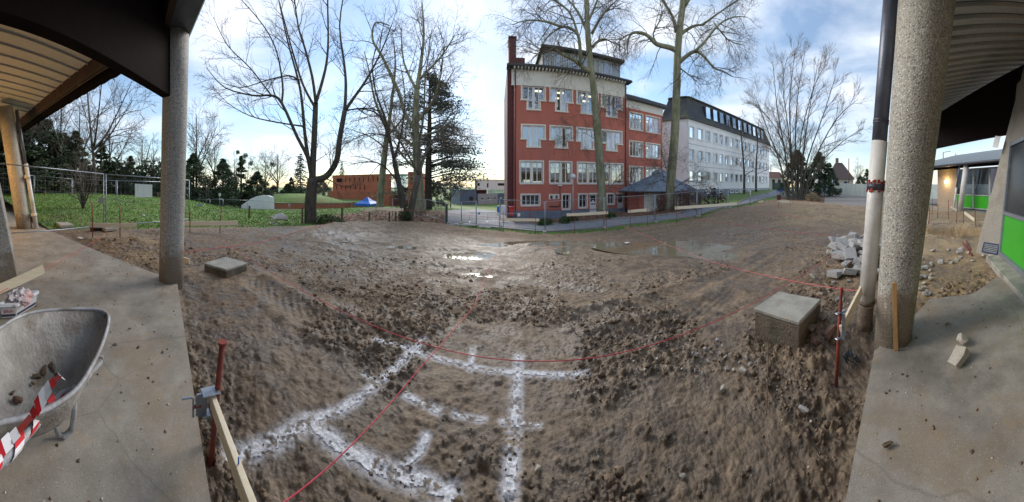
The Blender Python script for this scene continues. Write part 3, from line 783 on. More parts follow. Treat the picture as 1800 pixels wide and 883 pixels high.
# --- left wing
LW = thing('school_wing', 'school wing with grey aggregate columns and dark brown beams beside the wheelbarrow', 'building', (-4.25,.9,0))
c1 = Wz(300,492,0); 
C1B = Vector((c1.x, c1.y, -.2)); C1T = W(310,60,c1.xy.length)
leaning_column('column', LW, PEB, C1B, C1T, .205, .222, label='grey pebbled concrete column at the walkway corner')
# column further along, warm lit
d2 = 9.6
B2, T2 = W(45,401,d2), W(9,190,d2)
B2.z = -.2
leaning_column('column', LW, PEBW, B2, T2, .30, .30, label='far column glowing orange from a wall lamp')
# its downpipe: dark above, cream below
q0, q1, q2 = W(64,402,d2-.1), W(45,291,d2-.1), W(29,194,d2-.1)
dp = MB().tube([q1, q2], .075, 10).build('downpipe', ZINC, LW, smooth=True)
MB().tube([q0, q1+Vector((0,0,.06))], .095, 10).build('pipe_sleeve', PIPEW, dp, smooth=True)
for (x, y) in ((48,311),(60,378)):
    c = W(x, y, d2-.2); MB().tube([c-Vector((0,0,.06)), c+Vector((0,0,.06))], .115, 10).build('pipe_clamp', PIPEW, dp, smooth=True)
# battered pier cut by the picture edge
p0, p1 = W(36,506,4.0), W(-2,328,4.0); pb = Vector((p0.x, p0.y, -.05))
u_ = Vector((-.90,-.42,0)); n_dir = Vector((.42,-.9,0))
lv_ = Vector((p1.x-pb.x, p1.y-pb.y, 0))*2+Vector((0,0,3.3))
m = MB(); m.prism([pb, pb+u_*.9, pb+u_*.9+lv_, pb+lv_], n_dir*.5)
m.build('pier', PEB, LW, bevel=.015)
# deep transverse beam from the corner column back to the wall
bA, bB = Vector((-4.12,.72,3.08)), Vector((-.2,-2.6,3.08))
dirb = (bB-bA).normalized(); nb_ = Vector((dirb.y, -dirb.x, 0))
m = MB(); m.prism([bA, bB, bB+Vector((0,0,1.75)), bA+Vector((0,0,1.55))], -nb_*.16)
m.build('transverse_beam', BROWN, LW, bevel=.008)
# edge beam and gutter on the far stretch
eA, eB = Vector((-4.55,.72,4.46)), Vector((-12.2,-5.6,4.5))
ed = (eB-eA).normalized(); en = Vector((ed.y, -ed.x, 0))
if en.y > 0: en = -en                              # towards the inside
m = MB(); m.prism([eA, eB, eB+Vector((0,0,.36)), eA+Vector((0,0,.36))], -en*.10)
m.build('edge_beam', RUSTB, LW, bevel=.006)
m = MB(); m.prism([eA-en*.10-Vector((0,0,.03)), eB-en*.10-Vector((0,0,.03)), eB-en*.16-Vector((0,0,.03)), eA-en*.16-Vector((0,0,.03))], (0,0,.06))
m.build('beam_flange', RUSTB, LW)
gt = MB()
for k in range(40):                               # corrugated roof edge
    a = eA.lerp(eB, k/40)-en*.62+Vector((0,0,-.02 if k % 2 else -.045)); b = eA.lerp(eB, (k+1)/40)-en*.62+Vector((0,0,-.045 if k % 2 else -.02))
    gt.prism([a, b, b+en*.5+Vector((0,0,.14)), a+en*.5+Vector((0,0,.14))], (0,0,.05))
gt.build('roof_edge', BROWN, LW)
gq = MB(); gq.tube([eA-en*.32+Vector((0,0,.02)), eB-en*.32+Vector((0,0,.02))], .09, 10); gq.build('gutter', BROWN, LW, smooth=True)
so = eB + Vector((0,0,.30)); soffit(LW, so+en*.02, eA-eB, en, 21, .47, 6.5, SOFFIT, .9)
# near gutter and eaves over the lens, seen beside the top of the corner column
m = MB(); m.beam((-4.35,1.02,4.36),(3.1,.75,4.36), .42, .34); m.build('near_gutter', ZINC, LW, bevel=.03)
m = MB(); m.beam((-4.3,.78,4.42),(3.1,.5,4.42), .10, .5); m.build('near_edge_beam', RUSTB, LW)
soffit(LW, (-4.0,.70,4.62), (1,-.04,0), (-.04,-1,0), 12, .30, 3.6, SOFFIT, .6)
MB().box((-7.35,-5.45,1.6), (.5,.5,3.4), .5).build('pier', PEBW, LW, bevel=.02)
# wall lamp off to the side that warms the far column
wl_ = thing('wall_lamp', 'lit wall lamp on the pier behind the orange column', 'lamp', (-7.2,-5.08,2.0))
MB().lathe([(.0,-.1),(.11,-.09),(.13,0),(.11,.09),(0,.1)], 14, (-7.2,-5.08,2.0)).build('globe', LAMPE, wl_, smooth=True)
pl = bpy.data.lights.new('wall_lamp_light', 'POINT'); pl.energy = 55; pl.color = (1.0, .50, .13); pl.shadow_soft_size = .14
plo = bpy.data.objects.new('wall_lamp_light', pl); COL.objects.link(plo); plo.location = (-7.12,-4.85,2.0)

# --- right wing
RW = thing('school_wing', 'school wing with the thick leaning column and green window at the right edge', 'building', (2.68,.1,0))
dR = 2.66
cb, ct = W(1567,595,dR), W(1636,-60,dR); cb.z = -.16
leaning_column('column', RW, PEBW, cb, ct, .192, .318, 36, label='thick pebbled concrete column beside the downpipe')
# downpipe
D3 = 2.82
def pp(y): return 1520+(570-y)*(1566-1520)/570.0
pt = lambda y: W(pp(y), y, D3)
dp = MB().tube([pt(254), pt(100), pt(-70)], [.088,.089,.092], 18).build('downpipe', ZINC, RW, smooth=True, label='dark zinc upper downpipe')
MB().tube([pt(536), pt(400), pt(249)], [.092,.093,.094], 18).build('pipe_sleeve', PIPEW, dp, smooth=True, label='off white plastic lower pipe')
MB().tube([pt(576), pt(560), pt(540), pt(528)], [.098,.088,.087,.098], 18).build('pipe_foot', PIPER, dp, smooth=True, label='rusty cast iron pipe foot')
MB().tube([pt(334), pt(323)], .104, 18).build('pipe_clamp', BAND, dp, smooth=True)
m = MB(); m.box(pt(328)+Vector((-.02,-.11,0)), (.05,.05,.07)); m.build('clamp_bolt', BAND, dp)
m = MB(); rnd = random.Random(4)
for k in range(46):                                # drips of red paint around the clamp
    a = rnd.uniform(0, 6.28); up = rnd.choice((1,-1)); y = 328+up*rnd.uniform(5,9); c = pt(y); r_ = .097
    h = rnd.uniform(.012,.05)
    m.box(c+Vector((math.cos(a)*r_, math.sin(a)*r_, 0)), (.012,.03,h), a)
m.build('paint_drips', REDPAINT, dp, kind='stuff')
MB().tube([pt(214), pt(211)], .093, 18).build('pipe_wire', BAND, dp); MB().tube([pt(218), pt(216)], .093, 18).build('pipe_wire', BAND, dp)
MB().tube([pt(532), pt(526)], .101, 18).build('pipe_clamp', PIPER, dp, smooth=True)
# pier with vent
d_p = 6.2
pa, pbt = W(1713,427,d_p), W(1757,452,5.75); pa.z = pbt.z = -.12
ta, tb = W(1796,130,d_p), W(1846,130,5.75)
pdir = Vector((.92,-.38,0)).normalized()
back = Vector((.25,-.97,0))
m = MB(); n0 = len(m.v)
b0, b1, b2, b3 = pa, pbt, pbt+Vector((-.28,-.42,0)), pa+Vector((.3,-.9,0))
t0, t1, t2, t3 = ta+(ta-pa)*.35, tb+(tb-pbt)*.35, tb+(tb-pbt)*.35+Vector((-.28,-.42,0)), ta+(ta-pa)*.35+Vector((.3,-.9,0))
m.add([b0,b1,b2,b3,t0,t1,t2,t3], [(0,1,5,4),(1,2,6,5),(2,3,7,6),(3,0,4,7),(4,5,6,7),(3,2,1,0)])
pier = m.build('pier', PIERM, RW, bevel=.012, label='rendered concrete pier with a floor vent')
# pebbled return beside the window
s0, s1 = pbt, W(1765,447,5.55)
# vent grille
va, vb = pa.lerp(pbt, .28), pa.lerp(pbt, .86)
upv = (t0-b0).normalized(); alo = (pbt-pa).normalized(); nv = alo.cross(upv).normalized()
if nv.dot(Vector((0,0,EYE))-pa) < 0: nv = -nv
va = va+upv*.26+nv*.015; vb = vb+upv*.26+nv*.015; vc = (va+vb)/2
m = MB(); L_v = (vb-va).length
for e, s in ((va, 1), (vb, 1)): m.beam(e-upv*.11, e+upv*.11, .03, .03, nv)
m.beam(va-upv*.11, vb-upv*.11, .03, .03, nv); m.beam(va+upv*.11, vb+upv*.11, .03, .03, nv)
vent = m.build('vent_grille', NAVY, RW)
MB().beam(va, vb, .004, .2, upv).build('vent_back', DARKO, vent)
for k in range(5):
    z = -.08+.04*k; MB().beam(va+upv*z+nv*.004, vb+upv*z+nv*.004, .016, .022, upv).build('slat', GALV, vent)
# small enamel plate high on the pier
pc = W(1753,250,6.05)+nv*.03
MB().beam(pc-upv*.14, pc+upv*.14, .16, .01, nv).build('number_plate', SIGNB if False else FRAMEW, RW)
# glazed wall towards the lens: frame, green lower panel, glass above
wb0, wb1 = W(1757,448,5.62), W(1880,600,3.0); wb0.z = wb1.z = .0
wd = (wb1-wb0).normalized(); lean = Vector((0,0,1))+Vector((.0,-.32,0))*.55+wd*.0
def wp(s, z): return wb0+wd*s+Vector((.12,-.16,0))*z + Vector((0,0,z))
Lw = (wb1-wb0).length
win = MB()
for (a, b) in ((wp(.05,.12), wp(Lw,.12)), (wp(.05,1.0), wp(Lw,1.0)), (wp(.05,2.6), wp(Lw,2.6))): win.beam(a, b, .09, .075)
for s in (.05, 1.55, 3.0): win.beam(wp(s,.08), wp(s,2.66), .09, .075, wd)
win = win.build('window', GALV, RW, label='metal framed window with a bright green lower panel')
for (s0_, s1_) in ((.09,1.51),(1.59,2.96)):
    MB().quad(wp(s0_,.16), wp(s1_,.16), wp(s1_,.96), wp(s0_,.96)).build('green_panel', GREENP, win)
    MB().quad(wp(s0_,1.04), wp(s1_,1.04), wp(s1_,2.56), wp(s0_,2.56)).build('pane', GLASSM, win)
m = MB(); m.prism([wp(0,-.1)+Vector((.02,.30,0)), wp(Lw,-.1)+Vector((.02,.30,0)), wp(Lw,-.1)+Vector((0,-.3,0)), wp(0,-.1)+Vector((0,-.3,0))], (0,0,.17))
m.build('window_ledge', CONC, RW, bevel=.01)
m = MB(); m.prism([wp(-.2,0)+Vector((.5,-1.4,0)), wp(Lw,0)+Vector((.5,-1.4,0)), wp(Lw,0)+Vector((.5,-1.4,4)), wp(-.2,0)+Vector((.5,-1.4,4))], (0,-.1,0))
m.build('room_back', ROOMD, RW)
m = MB(); m.prism([wp(0,2.66), wp(Lw,2.66), wp(Lw,4.2), wp(0,4.2)], (0,-.2,0)); m.build('wall_band', PIERM, RW)
# soffit boards, edge and the deep beam at the end of the bay
soffit(RW, (2.4,-.25,4.16), (1,-.02,0), (.06,-1,0), 24, .29, 3.6, SOFFIT, 1.0)
bA, bB = W(1640,268,9.4), W(1752,236,7.0); bA.z = 3.02; bB.z = 3.02
bB = bB + (bB-bA).normalized()*1.2
m = MB(); m.prism([bA, bB, bB+Vector((0,0,1.75)), bA+Vector((0,0,1.20))], Vector((.14,-.1,0))); m.build('transverse_beam', BROWN, RW, bevel=.008)
m = MB(); m.beam((2.6,-.1,4.25),(9.6,-.6,4.25), .14, .36); m.build('edge_beam', RUSTB, RW)
m = MB(); m.prism([(2.3,.1,4.46),(9.9,-.5,4.46),(9.9,-4.5,5.66),(2.3,-4.5,5.66)], (0,0,.06)); m.build('roof', RIBROOF, RW)
m = MB(); m.prism([(-30,-15,5.9),(-4.5,.9,5.9),(2.4,.3,5.9),(2.4,-6,5.9),(-24,-22,5.9)], (0,0,.06)); m.build('roof', RIBROOF, LW)
m = MB(); m.prism([(-24,-16.5,0),(-9.5,-9.6,0),(-3.4,-4.6,0),(4.2,-4.3,0),(4.2,-4.3,5.4),(-3.4,-4.6,5.4),(-9.5,-9.6,5.4),(-24,-16.5,5.4)], (.1,-.2,0)); m.build('rear_wall', PIERM, LW)

# --- classroom wing seen under the right canopy
CW = thing('classroom_wing', 'beige classroom wing with a lit wall lamp and bright green panels past the column', 'building', tuple(GD(1660,19)))
fa, fb = GD(1640,20.5), GD(1742,15.8); fa.z = fb.z = 0; fb = fa+(fb-fa)*1.7
fd = (fb-fa).normalized(); fn = Vector((fd.y, -fd.x, 0)); 
if fn.dot(-fa) < 0: fn = -fn
Lf = (fb-fa).length
def fp(s, z, o=0): return fa+fd*s+fn*o+Vector((0,0,z))
def at_px(x):
    a = az(x); n2 = Vector((math.cos(a), -math.sin(a), 0))
    return -(fa.dot(n2))/(fd.dot(n2))
sw = at_px(1681)
MB().prism([fp(-3,-.6), fp(-1.2,-.6), fp(-1.2,3.0), fp(-3,3.0)], -fn*.2).build('wall', WINGW, CW)
MB().prism([fp(at_px(1648),-.6), fp(sw,-.6), fp(sw,3.0), fp(at_px(1648),3.0)], -fn*.25).build('wall', WINGW, CW)
ss = [sw, at_px(1711), at_px(1740), at_px(1770), Lf]
for a, b in zip(ss[:-1], ss[1:]):
    w_ = MB()
    for z in (.12, 1.02, 2.8): w_.beam(fp(a, z), fp(b, z), .07, .07)
    for s in (a+.04, b-.04): w_.beam(fp(s, .1), fp(s, 2.8), .07, .07, fd)
    w_ = w_.build('window', FRAMEG, CW)
    MB().quad(fp(a+.06,.16,.0), fp(b-.06,.16,.0), fp(b-.06,.98,.0), fp(a+.06,.98,.0)).build('green_panel', GREENP, w_)
    MB().quad(fp(a+.06,1.06), fp(b-.06,1.06), fp(b-.06,2.76), fp(a+.06,2.76)).build('pane', GLASSD, w_)
    MB().quad(fp(a+.06,1.06,-.25), fp(b-.06,1.06,-.25), fp(b-.06,1.75,-.25), fp(a+.06,1.75,-.25)).build('blind', FRAMEG, w_)
MB().prism([fp(-3,0,-4), fp(Lf,0,-4), fp(Lf,3.2,-4), fp(-3,3.2,-4)], -fn*.1).build('room_back', ROOMD, CW)
# eaves, fascia and ribbed roof
MB().prism([fp(-4,2.82,.9), fp(Lf+2,2.82,.9), fp(Lf+2,3.06,.9), fp(-4,3.06,.9)], -fn*.12).build('fascia', BROWN, CW)
MB().prism([fp(-4,3.0,.78), fp(Lf+2,3.0,.78), fp(Lf+2,3.0,0), fp(-4,3.0,0)], (0,0,.04)).build('eaves', SOFFIT, CW)
nrib = 34
for k in range(nrib):
    a, b = -4.3+(Lf+6)*k/nrib, -4.3+(Lf+6)*(k+1)/nrib-.06
    za = zb = 3.08
    MB().prism([fp(a,za,1.15), fp(b,zb,1.15), fp(b,zb+1.9,-6), fp(a,za+1.9,-6)], (0,0,.05)).build('roof_sheet', RIBROOF, CW)
MB().tube([fp(-4.3,3.04,1.22), fp(Lf+2,3.04,1.22)], .09, 8).build('gutter', GUTTER, CW, smooth=True)
# columns and pipe of that wing
s = at_px(1708)
MB().tube([fp(s-.2,-.2,.9), fp(s+.45,3.0,.9)], .19, 16).build('column', PIPEW, CW, smooth=True)
MB().tube([fp(s-.75,-.2,1.0), fp(s-.42,1.55,1.0)], .07, 10).build('downpipe', PIPEW, CW, smooth=True)
MB().tube([fp(s-.42,1.5,1.0), fp(s-.1,3.0,1.0)], .06, 10).build('downpipe', ZINC, CW, smooth=True)
lpz = W(1665,320,19.6); sL = at_px(1665)
lp = thing('wall_lamp', 'glowing round wall lamp on the beige classroom wall', 'lamp', tuple(fp(sL,1.96,.1)))
c = fp(sL,1.96,.1)
MB().lathe([(0,-.13),(.09,-.1),(.13,0),(.09,.1),(0,.13)], 14, c).build('globe', LAMPE, lp, smooth=True)
MB().lathe([(0,-.05),(.07,-.05),(.07,.05),(0,.05)], 10, c-fn*.08).build('bracket', GALV, lp)
pl = bpy.data.lights.new('classroom_lamp_light', 'POINT'); pl.energy = 14; pl.color = (1.0,.68,.3); pl.shadow_soft_size = .14
plo = bpy.data.objects.new('classroom_lamp_light', pl); COL.objects.link(plo); plo.location = c+fn*.35
# apron in front of that wing, cut edge above the dug trench
e0, e1, e2, e3 = W(1625,372,17.5), W(1760,386,11.6), fp(Lf+1,0,-.5), fp(-4,0,-.5)
for p in (e0, e1, e2, e3): p.z = -.16
struct(MB().prism([e0, e1, e2, e3], (0,0,.15)).build('classroom_apron', SLAB))

# ------------------------------------------------------------------ building kit
class Face:
    """a vertical facade: origin at its left foot, u along it, n out of it"""
    def __init__(s, a, b):
        s.a = Vector(a); s.u = (Vector((b[0], b[1], 0))-Vector((a[0], a[1], 0))); s.L = s.u.length; s.u.normalize()
        s.n = Vector((s.u.y, -s.u.x, 0))
        if s.n.dot(Vector((0,0,0))-Vector((a[0], a[1], 0))) < 0: s.n = -s.n
    def p(s, x, z, o=0.0): return s.a + s.u*x + s.n*o + Vector((0,0,z))
    def sx(s, px):
        t = az(px); n2 = Vector((math.cos(t), -math.sin(t), 0))
        return -(Vector((s.a.x, s.a.y, 0)).dot(n2))/(s.u.dot(n2))
    def sz(s, px, py, o=0.0):
        """height above the foot for a pixel on this facade"""
        q = s.p(s.sx(px), 0); d = math.hypot(q.x, q.y)
        return EYE-(py-HY)/F*d - s.a.z
    def bx(s, x0, x1, z0, z1, o0, o1, m=None):
        m = m or MB()
        m.prism([s.p(x0,z0,o0), s.p(x1,z0,o0), s.p(x1,z1,o0), s.p(x0,z1,o0)], s.n*(o1-o0)); return m
def wall(fc_, x0, x1, z0, z1, holes, name, mat, parent, depth=.22):
    """wall sheet with real openings and reveals; holes = (x0,x1,z0,z1), may touch to form T shapes"""
    xs = sorted(set([x0, x1]+[h[0] for h in holes]+[h[1] for h in holes])); zs = sorted(set([z0, z1]+[h[2] for h in holes]+[h[3] for h in holes]))
    xs = [x for x in xs if x0 <= x <= x1]; zs = [z for z in zs if z0 <= z <= z1]
    def hole(i, j):
        if i < 0 or j < 0 or i >= len(xs)-1 or j >= len(zs)-1: return False
        cx, cz = (xs[i]+xs[i+1])/2, (zs[j]+zs[j+1])/2
        return any(h[0] < cx < h[1] and h[2] < cz < h[3] for h in holes)
    m = MB()
    for i in range(len(xs)-1):
        for j in range(len(zs)-1):
            A, B, C, D = xs[i], xs[i+1], zs[j], zs[j+1]
            if not hole(i, j):
                m.quad(fc_.p(A,C), fc_.p(B,C), fc_.p(B,D), fc_.p(A,D))
            else:
                if not hole(i-1, j): m.quad(fc_.p(A,C), fc_.p(A,D), fc_.p(A,D,-depth), fc_.p(A,C,-depth))
                if not hole(i+1, j): m.quad(fc_.p(B,C), fc_.p(B,D), fc_.p(B,D,-depth), fc_.p(B,C,-depth))
                if not hole(i, j-1): m.quad(fc_.p(A,C), fc_.p(B,C), fc_.p(B,C,-depth), fc_.p(A,C,-depth))
                if not hole(i, j+1): m.quad(fc_.p(A,D), fc_.p(B,D), fc_.p(B,D,-depth), fc_.p(A,D,-depth))
    me = bpy.data.meshes.new(name); me.from_pydata(m.v, [], m.f); me.update()
    return link(name, me, mat, parent)
def window(fc_, parent, x0, x1, z0, z1, mull=(), trans=(), frame=FRAMEW, glass=GLASS, o=-.12, fw=.07, sill=None, surround=None, back=None):
    """one window: frame bars, panes between them, optional sill and surround"""
    m = MB(); t = .07
    for (a, b, c, d) in ((x0, x0+fw, z0, z1), (x1-fw, x1, z0, z1), (x0+fw, x1-fw, z0, z0+fw), (x0+fw, x1-fw, z1-fw, z1)): fc_.bx(a, b, c, d, o-t, o, m)
    cuts = [x0+fw]+[q for mm in mull for q in (mm-fw*.5, mm+fw*.5)]+[x1-fw]
    for mm in mull: fc_.bx(mm-fw*.5, mm+fw*.5, z0+fw, z1-fw, o-t, o-.004, m)
    zc = [z0+fw]+[q for mm in trans for q in (mm-fw*.4, mm+fw*.4)]+[z1-fw]
    for mm in trans: fc_.bx(x0+fw, x1-fw, mm-fw*.4, mm+fw*.4, o-t, o-.008, m)
    w = m.build('window', frame, parent)
    for i in range(0, len(cuts), 2):
        for j in range(0, len(zc), 2):
            a, b, c, d = cuts[i], cuts[i+1], zc[j], zc[j+1]
            MB().quad(fc_.p(a,c,o-.035), fc_.p(b,c,o-.035), fc_.p(b,d,o-.035), fc_.p(a,d,o-.035)).build('pane', glass, w)
    if sill: fc_.bx(x0-.08, x1+.08, z0-.12, z0-.005, -.1, .09).build('sill', sill, w)
    if surround:
        sw_ = .13; s = MB()
        fc_.bx(x0-sw_, x0-.003, z0, z1+sw_, -.05, .045, s); fc_.bx(x1+.003, x1+sw_, z0, z1+sw_, -.05, .045, s); fc_.bx(x0-.003, x1+.003, z1+.003, z1+sw_, -.05, .042, s)
        s.build('surround', surround, w)
    if back: fc_.bx(x0-.1, x1+.1, z0-.1, z1+.1, -1.6, -1.5).build('room_back', back, w)
    return w

# ------------------------------------------------------------------ red school building
A0 = W(903,389,24.0); B0 = W(1101,380,27.6)
RB = Face((A0.x, A0.y, A0.z-.15), (B0.x, B0.y))
red = thing('school_building', 'four storey red rendered school with cream T shaped windows and a chimney', 'building', tuple(RB.a))
LB = RB.L
Z = lambda y, x=903: RB.sz(x, y)
zt = Z(150)                 # top of the red wall
zc1, zc0 = Z(117), Z(141)
holes = []; specs = []
cols_top = [((918,957),(928,948)), ((968,1005),(978,996)), ((1015,1050),(1023,1042)), ((1058,1092),(1067,1083))]
for (yt, ym, yb) in ((152,176,193), (222,245,259)):
    zT, zM, zB = Z(yt-2), Z(ym-2), Z(yb-2)
    for (w_, n__) in cols_top:
        a, b = RB.sx(w_[0]), RB.sx(w_[1]); c, d = RB.sx(n__[0]), RB.sx(n__[1])
        holes += [(a, b, zM, zT), (c, d, zB, zM)]; specs.append((a, b, c, d, zT, zM, zB))
row1 = []
z1t, z1b = Z(284), Z(322)
for (p_, q_) in ((915,954),(967,1004),(1016,1051),(1053,1094)):
    a, b = RB.sx(p_), RB.sx(q_); holes.append((a, b, z1b, z1t)); row1.append((a, b))
z0t, z0b, zpl = Z(343), Z(361), Z(371)
row0 = [(917,948,z0b,z0t), (967,972,Z(351),Z(344)), (976,981,Z(351),Z(344)), (989,1001,Z(369),z0t), (1018,1031,Z(367),z0t), (1036.5,1049,Z(378),z0t), (1068,1079,Z(362),z0t), (1085,1096,Z(372),z0t)]
row0 = [(RB.sx(a), RB.sx(b), c, d) for a, b, c, d in row0]
holes += row0
wall(RB, 0, LB, zpl, zt, holes, 'wall', REDWALL, red)
wall(RB, 0, LB, -.6, zpl, [h for h in holes if h[2] < zpl], 'plinth', BLUEPL, red)
for (a, b, c, d, zT, zM, zB) in specs:
    mid = (c+d)/2; s = MB(); t = .1
    # T shaped frame and its cream surround
    for (x0, x1, y0, y1) in ((a, b, zT-t, zT), (a, a+t, zM, zT-t), (b-t, b, zM, zT-t), (a+t, c, zM, zM+t), (d, b-t, zM, zM+t), (c, c+t, zB, zT-t), (d-t, d, zB, zT-t), (mid-.13, mid+.13, zB, zT-t), (c+t, mid-.13, zB, zB+t), (mid+.13, d-t, zB, zB+t)):
        RB.bx(x0, x1, y0, y1, -.16, -.09, s)
    w = s.build('window', FRAMEW, red)
    for (x0, x1, y0, y1) in ((a+t, c, zM+t, zT-t), (d, b-t, zM+t, zT-t), (c+t, mid-.13, zB+t, zT-t), (mid+.13, d-t, zB+t, zT-t)):
        MB().quad(RB.p(x0,y0,-.13), RB.p(x1,y0,-.13), RB.p(x1,y1,-.13), RB.p(x0,y1,-.13)).build('pane', GLASS, w)
    if (int(a*10) % 3) == 0: RB.bx(a+t, c, zM+t, zT-t, -.3, -.28).build('blind', FRAMEW, w)
    if (int(d*10) % 4) == 1: RB.bx(c+t, d-t, zT-(zT-zB)*.45, zT-t, -.3, -.28).build('blind', TRIM, w)
    s = MB(); q = .14
    for (x0, x1, y0, y1) in ((a-q, b+q, zT+.002, zT+q), (a-q, a-.002, zM, zT), (b+.002, b+q, zM, zT), (c-q, c-.002, zB, zM-.14), (d+.002, d+q, zB, zM-.14)):
        RB.bx(x0, x1, y0, y1, -.1, .05, s)
    s.build('surround', TRIM, w)
    for (x0, x1, y1) in ((a-q-.05, c-.002, zM), (d+.002, b+q+.05, zM), (c-q-.05, d+q+.05, zB)):
        RB.bx(x0, x1, y1-.14, y1-.002, -.1, .12).build('sill', TRIM, w)
for i, (a, b) in enumerate(row1):
    mid = (a+b)/2
    window(RB, red, a, b, z1b, z1t, mull=(a+(mid-a)*.5, mid, mid+(b-mid)*.5), trans=(z1t-(z1t-z1b)*.27,), fw=.085, sill=TRIM, surround=TRIM)
    RB.bx(mid-.14, mid+.14, z1b+.09, z1t-.09, -.12, -.03).build('window_post', TRIM, red)
for k, (a, b, c, d) in enumerate(row0):
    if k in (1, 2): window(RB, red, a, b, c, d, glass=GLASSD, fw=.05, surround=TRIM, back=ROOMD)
    elif k in (5, 7):
        dr = RB.bx(a, b, c, d, -.14, -.10).build('door', FRAMEW, red)
        MB().quad(RB.p(a+.12,d-.75,-.096), RB.p(b-.12,d-.75,-.096), RB.p(b-.12,d-.12,-.096), RB.p(a+.12,d-.12,-.096)).build('transom_pane', DARKO, dr)
        MB().quad(RB.p(a+.16,c+.85,-.096), RB.p(b-.16,c+.85,-.096), RB.p(b-.16,d-.95,-.096), RB.p(a+.16,d-.95,-.096)).build('pane', DARKO, dr)
        if k == 5: MB().quad(RB.p(a+.32,c+1.05,-.092), RB.p(b-.3,c+1.05,-.092), RB.p(b-.3,c+1.32,-.092), RB.p(a+.32,c+1.32,-.092)).build('notice', FRAMEW, dr)
        RB.bx(b-.14, b-.10, c+.95, c+1.1, -.1, -.05).build('handle', GALV, dr)
        RB.bx(a-.12, b+.12, d, d+.14, -.05, .05).build('door_surround', TRIM, dr)
    else:
        n = 3 if k == 0 else 1
        ms = [a+(b-a)*q for q in ((.25,.5,.75) if n == 3 else (.5,))]
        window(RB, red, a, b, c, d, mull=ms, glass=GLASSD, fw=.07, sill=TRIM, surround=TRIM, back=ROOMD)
# cream frieze, cornice with dentils, gutter
RB.bx(-.25, LB+.05, zt+.003, zt+(zc0-zt)*.15, -.2, .06).build('string_course', TRIM, red)
RB.bx(-.2, LB, zt+(zc0-zt)*.15+.003, zc1-.25, -.3, .02).build('frieze', TRIM, red)
RB.bx(-.7, LB+.45, zc1-.16, zc1, -.4, .62).build('cornice', GUTTER, red, bevel=.03)
m = MB()
for k in range(int(LB/.34)): RB.bx(k*.34, k*.34+.13, zc1-.33, zc1-.163, .02, .50, m)
m.build('dentils', TRIM, red, kind='stuff')
# roof behind the cornice, glazed attic, chimney
RB.bx(-.6, LB+.35, zc1+.003, zc1+.06, -10, .6).build('roof', SLATE, red)
xa0, xa1 = RB.sx(961), RB.sx(1101); za0 = zc1+.1; za1 = zc1+2.35
ob = -1.6
att = []
fa_ = Face(tuple(RB.p(xa0, za0, ob)), tuple(RB.p(xa1, za0, ob)))
la = fa_.L; hs = fa_.sz(962,88); npan = 15; hl = []
for k in range(npan):
    x0 = .12+(la-.24)*k/npan+.07; x1 = .12+(la-.24)*(k+1)/npan-.07; hl.append((x0, x1, .3, hs-.1))
wall(fa_, 0, la, 0, hs, hl, 'attic_wall', FRAMEG, red, .1)
for h in hl: window(fa_, red, *h, mull=((h[0]+h[1])/2,), fw=.06, o=-.04, back=None)
MB().prism([fa_.p(0,0), fa_.p(0,hs), fa_.p(0,hs,-6), fa_.p(0,0,-6)], fa_.u*-.1).build('attic_side', SLATE, red)
MB().prism([fa_.p(la,0), fa_.p(la,hs), fa_.p(la,hs,-6), fa_.p(la,0,-6)], fa_.u*.1).build('attic_side', FRAMEG, red)
fa_.bx(-.35, la+.4, hs, hs+.3, -6.3, .55).build('attic_roof', SLATE, red, bevel=.05)
fa_.bx(0, la, 0, hs, -3.1, -3.0).build('attic_back', ROOM, red)
# side return and dark brick chimney stack at the left corner
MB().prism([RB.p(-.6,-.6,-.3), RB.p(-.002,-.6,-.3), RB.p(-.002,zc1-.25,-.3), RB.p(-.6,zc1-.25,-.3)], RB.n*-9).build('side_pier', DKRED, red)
xch0, xch1 = RB.sx(897), RB.sx(909); 
RB.bx(xch0-.1, xch1-.05, zc1+.06, RB.sz(903,61), -2.2, -.5).build('chimney', DKRED, red, bevel=.02)
RB.bx(xch1-.05, RB.sx(924), zc1+.06, RB.sz(903,95), -2.1, -.6).build('chimney_shoulder', DKRED, red, bevel=.02)
RB.bx(xch0-.16, xch1, RB.sz(903,61)+.002, RB.sz(903,61)+.12, -2.3, -.4).build('chimney_cap', DKRED, red)
MB().prism([RB.p(-.6,-.6,-9.3), RB.p(LB,-.6,-9.3), RB.p(LB,zc1,-9.3), RB.p(-.6,zc1,-9.3)], RB.n*-.2).build('rear_wall', REDWALL, red)
MB().prism([RB.p(LB-.01,-.6,-.05), RB.p(LB-.01,zc1-.25,-.05), RB.p(LB-.01,zc1-.25,-9.3), RB.p(LB-.01,-.6,-9.3)], RB.u*-.2).build('side_wall', REDWALL, red)
# downpipes and rooms
for x in (.14, LB-.12): MB().tube([RB.p(x,0,.09), RB.p(x,zc1-.3,.09)], .06, 8).build('downpipe', GUTTER, red, smooth=True)
flo = [(Z(371), z1b-.55), (z1b-.55, Z(264)), (Z(264), Z(198)), (Z(198), zt+.5)]
for k, (f0, f1) in enumerate(flo):
    RB.bx(.1, LB-.25, f0, f0+.12, -6, -.3).build('floor_slab', ROOM, red)
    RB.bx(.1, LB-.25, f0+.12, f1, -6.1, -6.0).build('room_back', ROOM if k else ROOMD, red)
    if k:
        rnd = random.Random(k)
        for i in range(9):
            for j in range(2):
                x = .8+(LB-1.8)*(i+.5)/9+rnd.uniform(-.2,.2); y = -1.3-1.6*j
                if rnd.random() < .5: RB.bx(x-.35, x+.35, f1-.5, f1-.42, y-.16, y+.16).build('luminaire', LUMI, red)
